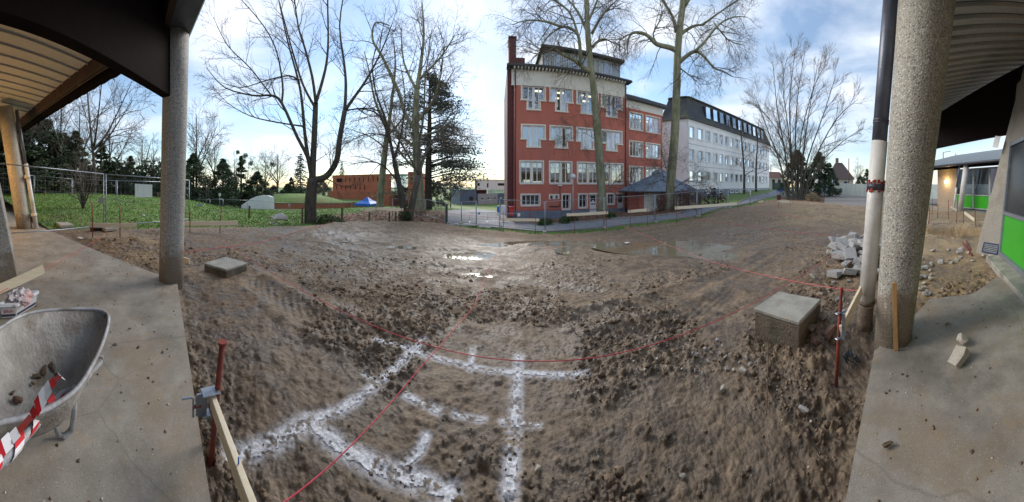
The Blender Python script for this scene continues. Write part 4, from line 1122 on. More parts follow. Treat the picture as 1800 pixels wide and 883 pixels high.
# pipe frame, flood light, louvre
MB().box(RB.p(RB.sx(984),Z(326),.12), (.45,.12,.12), 0.1).build('flood_light', FRAMEW, red)
MB().tube([RB.p(RB.sx(984),Z(326),.08), RB.p(RB.sx(984),Z(364),.08)], .025, 6).build('cable', GUTTER, red)
RB.bx(RB.sx(965), RB.sx(983), Z(364.5), Z(363), .0, .1).build('louvre', DARKO, red)
for x_ in (905, 930, 955, 982): 
    MB().tube([RB.p(RB.sx(x_),Z(382),1.0), RB.p(RB.sx(x_),Z(368),1.0)], .025, 6).build('rail_post', REDPAINT, red)
MB().tube([RB.p(RB.sx(905),Z(368),1.0), RB.p(RB.sx(982),Z(368),1.0)], .03, 6).build('hand_rail', REDPAINT, red)

# ------------------------------------------------------------------ lower red link with its own roof
A1 = RB.p(LB, 0, -1.2); B1 = A1 + RB.u*RB.u.dot(Vector((1,0,0)))*0
F2a = W(1101,380,29.0); F2b = W(1164,374,32.4)
LK = Face((F2a.x, F2a.y, RB.a.z), (F2b.x, F2b.y)); LL = LK.L
lk = thing('school_annex', 'lower red annex with a mossy roof between the red and pale buildings', 'building', tuple(LK.a))
Z2 = lambda y: LK.sz(1105, y)
hs2 = []; rows2 = []
for (yt, yb) in ((197,226),(248,274),(293,322)):
    for (p_, q_) in ((1107,1129),(1136,1159)):
        h = (LK.sx(p_), LK.sx(q_), Z2(yb), Z2(yt)); hs2.append(h)
zt2 = Z2(190)
wall(LK, -.6, LL, -.6, zt2, hs2, 'wall', REDWALL, lk)
for h in hs2: window(LK, lk, *h, mull=(h[0]+(h[1]-h[0])*.27, (h[0]+h[1])/2, h[0]+(h[1]-h[0])*.73), fw=.1, sill=TRIM, surround=TRIM)
LK.bx(-.6, LL+.1, zt2+.002, Z2(176), -.3, .03).build('frieze', TRIM, lk)
LK.bx(-.6, LL+.5, Z2(176)+.002, Z2(171), -.3, .55).build('cornice', GUTTER, lk, bevel=.03)
zr = Z2(171)+.02
MB().prism([LK.p(-.6,zr,.5), LK.p(LL+.5,zr,.5), LK.p(LL-.6,zr+1.9,-4.2), LK.p(-.6,zr+1.9,-4.2)], (0,0,.08)).build('roof', SLATE, lk)
for (p_, q_) in ((.3,.55),(.62,.85)):
    m = MB(); m.prism([LK.p(LL*p_,zr+.95,-1.6), LK.p(LL*q_,zr+.95,-1.6), LK.p(LL*q_,zr+1.45,-2.8), LK.p(LL*p_,zr+1.45,-2.8)], (0,0,.10)); m.build('skylight', FRAMEG, lk)
MB().prism([LK.p(LL-.01,-.6,-.02), LK.p(LL-.01,zt2,-.02), LK.p(LL-.01,zt2,-5), LK.p(LL-.01,-.6,-5)], LK.u*-.2).build('side_wall', REDWALL, lk)
LK.bx(-.5, LL-.3, -.5, zt2, -3.1, -3.0).build('room_back', ROOM, lk)
for k, y_ in enumerate((200,252,297)):
    for i in range(2): LK.bx(LL*(.12+.5*i), LL*(.3+.5*i), Z2(y_)-.02, Z2(y_)+.06, -2, -1.6).build('luminaire', LUMI, lk)
for y_ in (232,282): LK.bx(-.5, LL-.3, Z2(y_), Z2(y_)+.15, -3, -.25).build('floor_slab', ROOM, lk)

# ------------------------------------------------------------------ octagonal zinc roofed kiosk
KC = W(1160,376,27.0); kz = KC.z-.2
kio = thing('kiosk', 'low red pavilion with a blue grey octagonal zinc roof', 'building', (KC.x, KC.y, kz))
kd = KC.xy.length; kr = 3.55
h_e = EYE-(336-HY)/F*(kd-2)-kz; h_t = EYE-(308-HY)/F*kd-kz
octv = lambda r, z, k: Vector((KC.x+r*math.cos(R(22.5+45*k)), KC.y+r*.92*math.sin(R(22.5+45*k)), kz+z))
for k in range(8):
    a, b = octv(kr,0,k), octv(kr,0,k+1)
    MB().prism([a-Vector((0,0,.5)), b-Vector((0,0,.5)), b+Vector((0,0,h_e)), a+Vector((0,0,h_e))], (Vector((KC.x,KC.y,0))-Vector(((a.x+b.x)/2,(a.y+b.y)/2,0))).normalized()*.2).build('wall', REDWALL, kio)
    e0, e1 = octv(kr+.85,h_e-.05,k), octv(kr+.85,h_e-.05,k+1); t0, t1 = octv(.55,h_t,k), octv(.55,h_t,k+1)
    rf = MB().prism([e0, e1, t1, t0], (0,0,.07)).build('roof_panel', ZINCROOF, kio)
    for j in range(1, 8):
        a_, b_2 = e0.lerp(e1, j/8), t0.lerp(t1, j/8)
        f_ = 1-abs(j/8-.5)*0.0
        MB().beam(a_+Vector((0,0,.09)), b_2+Vector((0,0,.09)), .03, .07).build('standing_seam', ZINCROOF, rf)
    MB().beam(e0+Vector((0,0,.11)), t0+Vector((0,0,.11)), .09, .10).build('ridge_cap', ZINCROOF, kio)
    MB().tube([e0+Vector((0,0,-.02)), e1+Vector((0,0,-.02))], .07, 6).build('gutter', GUTTER, kio)
MB().lathe([(.9,h_t-.25),(.9,h_t+.25),(.55,h_t+.5),(0,h_t+.62)], 16, (KC.x,KC.y,kz)).build('lantern', ZINCROOF, kio)
for k in (4,5,6):
    a, b = octv(kr+.03,0,k), octv(kr+.03,0,k+1)
    kf = Face(tuple(a), tuple(b)) if True else None
    if (k != 4):
        w0, w1 = kf.L*.30, kf.L*.72
        window(kf, kio, w0, w1, .75, h_e-.2, mull=((w0+w1)/2,), trans=(h_e-1.05,), o=.09, frame=TRIM, fw=.09, glass=GLASSD)
        kf.bx(w0, w1, .75, h_e-.2, .0, .02).build('blind', ROOM, kio)
    else: kf.bx(kf.L*.2, kf.L*.8, -.2, h_e-.15, 0, .06).build('shutter', TRIM, kio)

# ------------------------------------------------------------------ long pale building with mossy mansard
A3 = W(1209,352,35.5); B3 = W(1352,334,59.0)
PB = Face((A3.x, A3.y, A3.z-.3), (B3.x, B3.y)); LP = PB.L
pale = thing('office_block', 'long pale panelled block with a mossy dark mansard roof and rows of windows', 'building', tuple(PB.a))
Z3 = lambda y: PB.sz(1209, y)
zw = Z3(208)
wx = [1212,1227,1241,1254.5,1264.5,1275,1284,1292.5,1300.5,1307.5,1314.5,1321.5,1328,1334,1339.5,1345]
ww = [8.0,8,7.2,6.6,6,5.5,5.2,4.9,4.6,4.3,4.1,3.9,3.7,3.5,3.3,3.1]
holes3 = []; wl3 = []
for (yt, yb, rw) in ((221,241,0),(262,281,1),(300,318,2)):
    for k, (x_, w_) in enumerate(zip(wx, ww)):
        h = (PB.sx(x_), PB.sx(x_+w_), Z3(yb), Z3(yt)); holes3.append(h); wl3.append((h, rw, k))
for k, (x_, w_) in enumerate(zip(wx, ww)):
    if k % 2 == 0 or k > 5: 
        h = (PB.sx(x_), PB.sx(x_+w_), Z3(341), Z3(336)); holes3.append(h); wl3.append((h, 3, k))
zb3 = Z3(333)
wall(PB, 0, LP, zb3, zw, holes3, 'wall', WHITEW, pale)
wall(PB, 0, LP, -1.2, zb3, [h for h in holes3 if h[2] < zb3], 'plinth', BLUEPL, pale)
WD = M('timber blind', (0.30, 0.16, 0.07), (0.22, 0.12, 0.05), 5, .7)
for (h, rw, k) in wl3:
    dark = (rw == 2 and k > 1) or (rw == 1 and k > 5) or rw == 3
    w = window(PB, pale, *h, mull=((h[0]+h[1])/2,) if rw == 9 else (), fw=.09, o=-.10, glass=GLASSD if dark else GLASS, surround=FRAMEW, sill=FRAMEW, back=(WD if (rw == 2 and 1 < k < 6) else ROOMD) if dark else None)
    if not dark: PB.bx(h[0]+.05, h[1]-.05, h[2]+(.0 if k % 3 else .4), h[3], -.3, -.27).build('blind', GREYB, w)
# panel joints
for y_ in (252,291): PB.bx(0, LP, Z3(y_)-.03, Z3(y_)+.03, -.01, .025).build('panel_joint', GREYB, pale)
for k in range(1, 14):
    x_ = LP*k/14.0; PB.bx(x_-.02, x_+.02, Z3(331), zw, -.01, .015).build('panel_joint', FRAMEW, pale)
# gable end
GE = W(1163,358,37.5); gd_ = (Vector((GE.x,GE.y,0))-Vector((A3.x,A3.y,0))); gl = gd_.length
MB().prism([PB.a+Vector((0,0,-1.2)), PB.a+gd_+Vector((0,0,-1.2)), PB.a+gd_+Vector((0,0,zw)), PB.a+Vector((0,0,zw))], PB.u*.2).build('gable_wall', WHITEW, pale)
zr3 = Z3(165); back3 = gd_
inn = 1.0
e = [PB.p(-.25,zw+.03,.3), PB.p(LP+.3,zw+.03,.3), PB.p(LP+.3,zw+.03,0)+gd_*1.02, PB.p(-.25,zw+.03,0)+gd_*1.02]
t = [PB.p(.9,zr3,-.9), PB.p(LP-.9,zr3,-.9), PB.p(LP-.9,zr3,.6)+gd_, PB.p(.9,zr3,.6)+gd_]
m = MB(); m.add(e+t, [(0,1,5,4),(1,2,6,5),(2,3,7,6),(3,0,4,7),(4,5,6,7),(3,2,1,0)]); mans = m.build('mansard_roof', SLATEM, pale)
m = MB(); 
for i in range(4): m.beam(t[i]+Vector((0,0,.05)), t[(i+1) % 4]+Vector((0,0,.05)), .5, .14)
m.build('roof_coping', SLATE, pale)
for i, (x_, w_) in enumerate(zip((1240,1253,1264.5,1276,1287,1297,1306.5,1315,1323,1330.5,1337), (8.5,7.8,7.2,6.6,6.2,5.8,5.4,5,4.6,4.3,4))):
    x0, x1 = PB.sx(x_), PB.sx(x_+w_); z0_, z1_ = zw+(zr3-zw)*.22, zw+(zr3-zw)*.80
    do = MB().prism([PB.p(x0,z0_,.12), PB.p(x1,z0_,.12), PB.p(x1,z1_,-.02), PB.p(x0,z1_,-.02)], PB.n*-.9).build('dormer', GUTTER, pale)
    MB().quad(PB.p(x0+.12,z0_+.12,.128), PB.p(x1-.12,z0_+.12,.128), PB.p(x1-.12,z1_-.12,.0), PB.p(x0+.12,z1_-.12,.0)).build('pane', GLASS, do)
PB.bx(-.3, LP+.35, zw-.06, zw+.03, -.1, .38).build('eaves_gutter', GUTTER, pale)
PB.bx(.3, LP-.3, -.8, zw-.2, -5, -4.9).build('room_back', ROOMD, pale)
MB().tube([PB.p(.05,0,.08), PB.p(.05,zw,.08)], .07, 6).build('downpipe', FRAMEW, pale)

# ------------------------------------------------------------------ rust coloured modern block and the turfed pavilion
A4, B4 = W(583,365,46), W(688,365,40)
RK = Face((A4.x, A4.y, A4.z-.5), (B4.x, B4.y)); L4 = RK.L
rk = thing('modern_block', 'rust orange modern block with narrow slit windows behind the blue tent', 'building', tuple(RK.a))
Z4 = lambda y: RK.sz(600, y)
RK.bx(0, L4, -1, Z4(336), -8, 0.9).build('wall', CORTEN, rk)
sl = []
for x_ in (591,599,607,615,624,632,640): sl.append((RK.sx(x_), RK.sx(x_+1.7), Z4(333), Z4(326)))
for x_ in (607,614,622,631,638,647,655,663): sl.append((RK.sx(x_), RK.sx(x_+1.7), Z4(320), Z4(312.5)))
sl.append((RK.sx(591), RK.sx(602), Z4(320.5), Z4(314)))
wall(RK, .25, L4, Z4(336), Z4(308.5), sl, 'wall', CORTEN, rk, .5)
for h in sl: RK.bx(h[0], h[1], h[2], h[3], -.6, -.45).build('window', DARKO, rk)
RK.bx(.25, L4, Z4(308.5), Z4(308), -8, .05).build('roof', CORTEN, rk)
MB().prism([RK.p(.25,Z4(336),-.01), RK.p(.25,Z4(308.5),-.01), RK.p(.25,Z4(308.5),-8), RK.p(.25,Z4(336),-8)], RK.u*.2).build('side_wall', CORTEN, rk)
RK.bx(L4, L4+2.6, -1, Z4(309), -7, -1.2).build('glazed_end', GLASSD, rk); RK.bx(L4+2.6, L4+3.6, -1, Z4(305), -7, -.6).build('end_fin', CORTEN, rk)
A5, B5 = W(478,369,33), W(660,366,36)
TP = Face((A5.x, A5.y, A5.z-.3), (B5.x, B5.y)); L5 = TP.L
tp = thing('turf_pavilion', 'low pavilion with rust orange wall under a mounded grass roof', 'building', tuple(TP.a))
Z5 = lambda y: TP.sz(478, y)
npn = 22
for k in range(npn): TP.bx(L5*k/npn, L5*(k+1)/npn-.03, -.6, Z5(357.5), -.3, 0).build('wall_panel', CORTEN, tp)
m = MB(); nn = 26
for k in range(nn+1):
    s_ = k/nn; zz = Z5(357.5)+.02; h_ = 1.15*(math.sin(math.pi*min(1, s_*1.02+.28))**.6 if s_ < .95 else .0)
    for (o_, hh) in ((.15,0),(-.8,.55),(-3,.9),(-6,1.0),(-10,.7)):
        p_ = TP.p(L5*s_, zz+hh*h_, o_); m.v.append(tuple(p_))
for k in range(nn):
    for j in range(4): a = k*5+j; m.f.append((a, a+1, a+6, a+5))
m.build('turf_roof', LAWN, tp, smooth=True)
# white swooping wall at its end
m = MB(); top_ = []
cw0 = W(424,371,32); 
prof = [(424,361),(432,356),(440,350),(450,345.5),(460,343.5),(470,344),(477,346.5),(478,371),(424,371)]
poly = [W(x_, y_, 32.2) for x_, y_ in prof]
m.prism(poly, Vector((0.0,.4,0)))
sw_ = m.build('curved_wall', WHITEP); tag(sw_, 'white swooping end wall beside the turf roofed pavilion', 'wall')
# white and grey building beyond the path
A6, B6 = W(806,362,47), W(905,358,52)
WB = Face((A6.x, A6.y, A6.z-.4), (B6.x, B6.y)); L6 = WB.L; Z6 = lambda y: WB.sz(830, y)
wb = thing('white_block', 'white upper storey over blue grey base glimpsed left of the red school', 'building', tuple(WB.a))
wall(WB, WB.sx(838), L6, Z6(334), Z6(316), [(WB.sx(839), WB.sx(844), Z6(327), Z6(322)), (WB.sx(856), WB.sx(859), Z6(330), Z6(322)), (WB.sx(875), WB.sx(893), Z6(326.5), Z6(322))], 'upper_wall', WHITEP, wb, .3)
WB.bx(WB.sx(838), L6, Z6(334), Z6(317), -1.0, -.4).build('window_band', DARKO, wb)
WB.bx(WB.sx(809), WB.sx(838), -.5, Z6(333), -6, -.2).build('base', BLUEB, wb)
WB.bx(WB.sx(841), WB.sx(876), -.5, Z6(341), -6, -.3).build('base', GREYB, wb)
WB.bx(WB.sx(876), L6, -.5, Z6(341), -6, -.5).build('base', BLUEB, wb)
WB.bx(WB.sx(842), WB.sx(858), Z6(341), Z6(334), -3, -.8).build('red_panel', DKRED, wb)
WB.bx(WB.sx(858), L6, Z6(341), Z6(334), -3, -.8).build('glazing', GLASS, wb)
WB.bx(WB.sx(826), WB.sx(832), Z6(353), Z6(346), -.19, -.15).build('window', DARKO, wb)
for x_ in (847,858,869,880): WB.bx(WB.sx(x_), WB.sx(x_+3), Z6(350.5), Z6(348.5), -.29, -.25).build('window', DARKO if x_ < 875 else FRAMEW, wb)
WB.bx(WB.sx(838)-.1, L6, Z6(316), Z6(315), -6, .1).build('roof', WHITEP, wb)

# ------------------------------------------------------------------ houses beyond the yard
def house(lb, x0, x1, d, yb, ye, yr, wallm, roofm, hip=.0, chim=None):
    a, b = W(x0, yb, d), W(x1, yb, d*1.02)
    f = Face((a.x, a.y, a.z-.5), (b.x, b.y)); L = f.L; xm = (x0+x1)/2
    h = thing('house', lb, 'house', tuple(f.a))
    ze, zr_ = f.sz(xm, ye), f.sz(xm, yr); dp_ = 7
    f.bx(0, L, -.5, ze, -dp_, 0).build('wall', wallm, h)
    o_ = .4
    e_ = [f.p(-o_,ze-.1,o_), f.p(L+o_,ze-.1,o_), f.p(L+o_,ze-.1,-dp_-o_), f.p(-o_,ze-.1,-dp_-o_), f.p(L*hip,zr_,-dp_/2), f.p(L-L*hip,zr_,-dp_/2)]
    m = MB(); m.add(e_, [(0,1,5,4),(2,3,4,5),(1,2,5),(3,0,4),(3,2,1,0)]); rf = m.build('roof', roofm, h)
    if chim: f.bx(L*chim-.35, L*chim+.35, zr_-1, zr_+1.2, -dp_/2-.35, -dp_/2+.35).build('chimney', BRICKS, rf)
    for q in (.2,.6):
        f.bx(L*q, L*q+.9, ze-1.8, ze-.6, .0, .03).build('window', DARKO, h)
    return h
house('small cream house with red brown roof past the green gate', 1352, 1377, 72, 330, 312, 301, CREAM, TILER)
house('house with big dark hipped roof above the hoarding', 1458, 1500, 62, 338, 315, 284, CREAM, TILE, .35, .42)
house('white garden annex with lean roof behind the hoarding', 1441, 1464, 58, 338, 312, 308, WHITEP, GREYB)

# ------------------------------------------------------------------ rocks
def rock_mesh(seed, pts=16, sq=(1,1,.75), rough=.35):
    rnd = random.Random(seed); bm = bmesh.new()
    for _ in range(pts):
        v = Vector((rnd.gauss(0,1), rnd.gauss(0,1), rnd.gauss(0,1))).normalized()*(1-rough*rnd.random())
        bm.verts.new((v.x*sq[0], v.y*sq[1], v.z*sq[2]))
    bmesh.ops.convex_hull(bm, input=bm.verts)
    bmesh.ops.delete(bm, geom=[v for v in bm.verts if not v.link_faces], context='VERTS')
    es = [e for e in bm.edges if len(e.link_faces) == 2 and e.calc_face_angle(0) > .35]
    bmesh.ops.bevel(bm, geom=es, offset=.05, segments=1, affect='EDGES', clamp_overlap=True)
    bmesh.ops.recalc_face_normals(bm, faces=bm.faces)
    me = bpy.data.meshes.new('rock'); bm.to_mesh(me); bm.free(); return me
def chunk_mesh(seed):
    """broken block: jittered box corners with a knocked-off edge"""
    rnd = random.Random(seed); bm = bmesh.new(); sx, sy, sz = 1.0, rnd.uniform(.55,.85), rnd.uniform(.28,.55)
    for x in (-1,1):
        for y in (-1,1):
            for z in (-1,1):
                bm.verts.new((x*sx*rnd.uniform(.6,1), y*sy*rnd.uniform(.6,1), z*sz*rnd.uniform(.6,1)))
                if rnd.random() < .3: bm.verts.new((x*sx*rnd.uniform(.2,.8), y*sy, z*sz*rnd.uniform(.4,1)))
    bmesh.ops.convex_hull(bm, input=bm.verts)
    bmesh.ops.delete(bm, geom=[v for v in bm.verts if not v.link_faces], context='VERTS')
    es = [e for e in bm.edges if len(e.link_faces) == 2 and e.calc_face_angle(0) > .5]
    bmesh.ops.bevel(bm, geom=es, offset=.025, segments=1, affect='EDGES', clamp_overlap=True)
    bmesh.ops.recalc_face_normals(bm, faces=bm.faces); me = bpy.data.meshes.new('rock'); bm.to_mesh(me); bm.free(); return me
ROCKS = [chunk_mesh(100+i) if i % 3 else rock_mesh(100+i, 11+i % 4, (1, .6+.07*(i % 6), .45+.06*(i % 5))) for i in range(12)]
MATROCK = {}
def rock(name, k, mat, loc, size, rot, label, cat, group=None):
    key = (k % 12, mat.name)
    if key not in MATROCK:
        me = ROCKS[k % 12].copy(); me.materials.clear(); me.materials.append(mat); MATROCK[key] = me
    o = bpy.data.objects.new(name, MATROCK[key]); COL.objects.link(o)
    o.location = loc; o.scale = (size,)*3; o.rotation_euler = rot
    return tag(o, label, cat, group)
def on_px(x, y, size, sink=.5):
    p = G(x, y); return (p.x, p.y, GZ(p.x, p.y)+size*sink)
rnd = random.Random(12)
def nth(n):
    w = ['first','second','third','fourth','fifth','sixth','seventh','eighth','ninth','tenth','eleventh','twelfth']
    return w[n] if n < 12 else '%d%s' % (n+1, 'st' if (n+1) % 10 == 1 and n != 10 else 'nd' if (n+1) % 10 == 2 and n != 11 else 'rd' if (n+1) % 10 == 3 and n != 12 else 'th')
def rows_of(pts, names):
    """labels by row (top of the picture first) and order from the left"""
    order = sorted(range(len(pts)), key=lambda i: pts[i][1]); n = len(names); out = [None]*len(pts); per = math.ceil(len(pts)/n)
    for r in range(n):
        row = sorted(order[r*per:(r+1)*per], key=lambda i: pts[i][0])
        for j, i in enumerate(row): out[i] = (names[r], nth(j))
    return out
# ------------------------------------------------------------------ demolition rubble beside the downpipe
ORD = ['lowest', 'second lowest', 'third lowest']
spots = []
tries = 0
while len(spots) < 64 and tries < 4000:
    tries += 1
    x = rnd.uniform(1450,1545); y = rnd.uniform(418,502)
    ok = (x > 1462-(y-440)*.1) and y < 505-(1500-x)*.28 if x < 1500 else True
    if not ok or (x < 1470 and y > 470): continue
    p = G(x, y); p.z = GZ(p.x, p.y); h = .10*max(0, 1-abs(x-1505)/50)*max(0, 1-abs(y-455)/55)
    s = rnd.uniform(.07,.21)*(1.0 if y > 430 else .9)
    if any((Vector((q[0],q[1]))-Vector((p.x,p.y))).length < .55*(q[3]+s) for q in spots): continue
    spots.append((p.x, p.y, p.z+h, s, x, y))
spots.sort(key=lambda q: q[5])
RL = rows_of([(q[4], q[5]) for q in spots], ['far','upper','middle','lower','near'])
for i, q in enumerate(spots):
    mt = rnd.choice((STONEG, STONEG, STONEG, STONEL)); sz = 'small' if q[3] < .11 else 'large' if q[3] > .16 else 'mid sized'
    rock('rubble_chunk', rnd.randrange(12), mt, (q[0], q[1], q[2]+q[3]*.35), q[3]*1.05, (rnd.uniform(-.5,.5), rnd.uniform(-.5,.5), rnd.uniform(0,6.28)),
         '%s %s chunk, %s from left in the %s row of rubble heap' % (sz, 'grey concrete' if mt is STONEG else 'pale stone', RL[i][1], RL[i][0]), 'rubble', 'rubble heap by the downpipe')
ex = [(rnd.uniform(1440,1560), rnd.uniform(425,540)) for k in range(44)]
EL = rows_of(ex, ['far','upper','lower','near'])
for k, (x, y) in enumerate(ex):
    p = G(x, y); s = rnd.uniform(.025,.065); mt = rnd.choice((STONEG, STONEB, STONEL, STONEB))
    rock('rubble_piece', rnd.randrange(12), mt, (p.x, p.y, GZ(p.x, p.y)+s*.25), s, (rnd.uniform(-.5,.5), rnd.uniform(-.5,.5), rnd.uniform(0,6.28)),
         'stray %s rubble piece, %s from left in the %s strip by the downpipe' % ('muddy' if mt is STONEB else 'pale', EL[k][1], EL[k][0]), 'rubble', 'stray rubble round the downpipe')
# crumbled slab edge right of the column
cp = []
for k in range(46):
    x = rnd.choice((rnd.uniform(1605,1640), rnd.uniform(1615,1745))); cp.append((x, rnd.uniform(462,530) if x < 1638 else rnd.uniform(438,470)))
CL = rows_of(cp, ['far','upper','lower','near'])
for k, (x, y) in enumerate(cp):
    p = G(x, y); p.z = GZ(p.x, p.y); s = rnd.uniform(.03,.085)
    rock('rubble_chunk', rnd.randrange(12), rnd.choice((STONEG, STONEG, STONEL)), (p.x, p.y, p.z+s*.3+.01), s, (rnd.uniform(-.4,.4), rnd.uniform(-.4,.4), rnd.uniform(0,6.28)),
         'smashed walkway lump, %s from left in the %s scatter beyond the column' % (CL[k][1], CL[k][0]), 'rubble', 'crumbs of the broken walkway end')
# ------------------------------------------------------------------ single stones
rock('stone', 3, STONEL, (*Wz(1690,606,.0).xy, .055), .098, (.2,.3,.4), 'pale angular stone lying further out on the right walkway', 'stone')
rock('stone', 7, STONEL, (*Wz(1685,638,.0).xy, .055), .10, (.1,.5,2.2), 'pale angular stone on the right walkway nearer the lens', 'stone')
for (x, y, s, mt, lb) in ((1412,726,.075,STONEG,'white grey stone alone on the mud below the concrete cube'), (1270,688,.055,STONEL,'pointed pale stone below the pebble cluster'),
        (1428,496,.10,STONEL,'pale stone behind the concrete cube'), (1457,464,.10,STONEL,'long pale stone left of the rubble heap'), (1390,505,.05,STONEG,'small stone just behind the cube lid'),
        (1054,690,.05,STONEB,'brown stone right of the lime crossing'), (1138,772,.055,STONEB,'tan stone low in the middle of the mud'), (1200,848,.03,STONEL,'small pale stone near the bottom of the mud'), (945,843,.03,STONEL,'small white stone right of the central lime band')):
    rock('stone', 3*(int(x) % 4), mt, on_px(x, y, s), s, (rnd.uniform(-.4,.4), rnd.uniform(-.4,.4), rnd.uniform(0,6)), lb, 'stone')
cl = [(1232,612),(1262,602),(1270,612),(1218,624),(1225,634),(1215,648),(1222,655),(1236,660),(1244,640),(1258,636),(1275,640),(1283,634),(1296,632),(1300,642),(1312,634),(1290,655),(1278,652),(1320,648),(1250,625),(1240,622),(1306,660),(1266,628)]
PL_ = rows_of(cl, ['far','middle','near'])
for i, (x, y) in enumerate(cl):
    s = rnd.uniform(.02,.04)
    rock('pebble', i if i % 4 == 0 else i*3, rnd.choice((STONEL, STONEG, STONEL)), on_px(x, y, s), s, (rnd.uniform(-.5,.5), rnd.uniform(-.5,.5), rnd.uniform(0,6)), 'pale pebble, %s from the left in the %s row beside the cube' % (PL_[i][1], PL_[i][0]), 'stone', 'pebble cluster by the cube')
for i, (x, y, s, mt, lb) in enumerate(((1424,602,.10,STONEB,'brown lump against the cube foot'), (1432,620,.085,BRICKS,'upright reddish lump at the cube foot'), (1458,606,.09,BRICKS,'flat reddish lump between cube and stake'), (1447,590,.06,STONEB,'dark lump behind the reddish ones'))):
    rock('masonry_lump', i*2+1, mt, on_px(x, y, s), s, (.2*i, .4, i*1.3), lb, 'stone')
# boulders under the big tree
for (x, y, d, s, sq, lb) in ((494,384,12.4,.44,3,'rounded grey boulder left of the dark tree trunk'), (485,396,12.0,.24,6,'smaller boulder at the foot of the rounded one')):
    p = W(x, y, d); rock('boulder', sq, STONEG, (p.x, p.y, p.z), s, (.3,.2,1.0), lb, 'boulder')
hp = W(474,388,12.2)
m = MB(); m.tube([hp+Vector((.22*math.cos(a*.7), .12, .2*math.sin(a*.7)+.05*math.sin(a*3))) for a in range(10)], .035, 6)
tag(m.build('cloth_loop', BAG, smooth=True), 'loop of purplish plastic sheet left of the boulders', 'plastic')

# ------------------------------------------------------------------ loose crumbs too many to count
def scatter(name, n, pick, smin, smax, mat, seed, label):
    r = np.random.default_rng(seed); V, Fq = [], []
    base = np.array([(1,0,0),(0,1,0),(-1,0,0),(0,-1,0),(0,0,.8),(0,0,-.5)], float); tri = np.array([(0,1,4),(1,2,4),(2,3,4),(3,0,4),(1,0,5),(2,1,5),(3,2,5),(0,3,5)])
    pts = pick(r, n); n = len(pts)
    s = smin+(smax-smin)*r.random(n)**2.6
    ang = r.random(n)*6.28
    j = 1+.55*(r.random((n,6,3))-.5)
    v = base[None]*j*s[:,None,None]
    ca, sa = np.cos(ang)[:,None], np.sin(ang)[:,None]
    v = np.stack([v[:,:,0]*ca-v[:,:,1]*sa, v[:,:,0]*sa+v[:,:,1]*ca, v[:,:,2]], -1)+pts[:,None,:]
    f = (tri[None]+np.arange(n)[:,None,None]*6).reshape(-1,3)
    o = np_mesh(name, v.reshape(-1,3), f, mat); o['kind'] = 'stuff'; o['label'] = label
    return o
RNG = np.random.default_rng(3)
mk_idx = np.argwhere((cls == 0) & keep & (fD < 7.5) & (fD > .8))
def pick_mud(dlo, dhi):
    def f(r, n):
        sel = mk_idx[(fD[mk_idx[:,0], mk_idx[:,1]] > dlo) & (fD[mk_idx[:,0], mk_idx[:,1]] < dhi)]
        # faces crowd near the lens, so thin by area
        ar = fD[sel[:,0], sel[:,1]]; pr = ar*np.gradient(dd)[np.minimum(sel[:,0], NR-1)]*np.clip(patch[sel[:,0], sel[:,1]]-.2, 0.03, 1)**2; pr /= pr.sum()
        q = sel[r.choice(len(sel), n, p=pr)]
        return np.stack([GX[q[:,0],q[:,1]], GY[q[:,0],q[:,1]], ZZ[q[:,0],q[:,1]]+.004], -1)
    return f
scatter('earth_crumbs', 6500, pick_mud(.8,4.2), .003, .020, CLOD, 1, 'dark earth crumbs strewn over the churned mud')
scatter('earth_clods', 1000, pick_mud(2.5,7.4), .008, .055, CLOD, 5, 'earth clods strewn over the middle of the plot')
scatter('earth_lumps', 700, pick_mud(.9,4.5), .012, .06, CLOD, 8, 'larger earth lumps lying on the churned mud near the lens')
scatter('tan_crumbs', 4500, pick_mud(.8,6), .004, .022, STONEB, 2, 'tan grit mixed into the churned mud')
scatter('pale_grit', 1300, pick_mud(.8,6.5), .005, .022, STONEL, 6, 'pale stone grit dotted over the mud')
def pick_slab(r, n):
    out = []
    while len(out) < n:
        x = r.uniform(-7.5,3.6); y = r.uniform(-3.2,.9)
        if y < float(slab_y(np.array(x)))-.03 and math.hypot(x, y) > .7: out.append((x, y, .003))
    return np.array(out)
scatter('dirt_crumbs', 1300, pick_slab, .002, .016, CLOD, 3, 'dirt crumbs trodden onto the concrete walkway')
scatter('walkway_grit', 700, pick_slab, .003, .010, STONEL, 4, 'pale grit on the concrete walkway')
for kk, (x, y, s) in enumerate(((228,580,.03),(243,612,.026),(203,607,.03),(286,620,.022),(1664,573,.04),(1560,788,.05),(1705,480,.05))):
    p = Wz(x, y, 0); rock('mud_clod', 3*(int(x) % 4), CLOD, (p.x, p.y, s*.4), s, (.3,.2,x), 'dark mud clod on the %s walkway, %s' % ('left' if x < 900 else 'right', ('furthest back','beside another below it','nearest the wheelbarrow','closest to the mud edge','beyond the two pale stones','alone in the foreground','at the broken end')[kk]), 'clod', 'mud clods dropped on the walkway')

# ------------------------------------------------------------------ concrete chambers
def chamber(lb, top_px, ztop, zbot, lid=.05):
    t = [Wz(x, y, ztop) for x, y in top_px]; c = sum(t, Vector())/4
    th = thing('manhole_chamber', lb, 'manhole', (c.x, c.y, zbot))
    m = MB(); ins = [c+(p-c)*.985 for p in t]
    m.prism([Vector((p.x, p.y, zbot)) for p in ins], (0,0,ztop-lid-zbot)); m.build('chamber', CONCDIRT, th, bevel=.012)
    m = MB(); m.prism([Vector((p.x, p.y, ztop-lid+.002)) for p in t], (0,0,lid)); m.build('lid', CONC, th, bevel=.012)
    return th
chamber('large concrete manhole cube standing proud of the mud on the right', [(1325,541),(1369,512),(1444,526),(1406,566)], .214, -.26)
chamber('low square concrete manhole with lid beside the left column', [(358,463),(396,451),(435,462),(398,474)], .10, -.25)

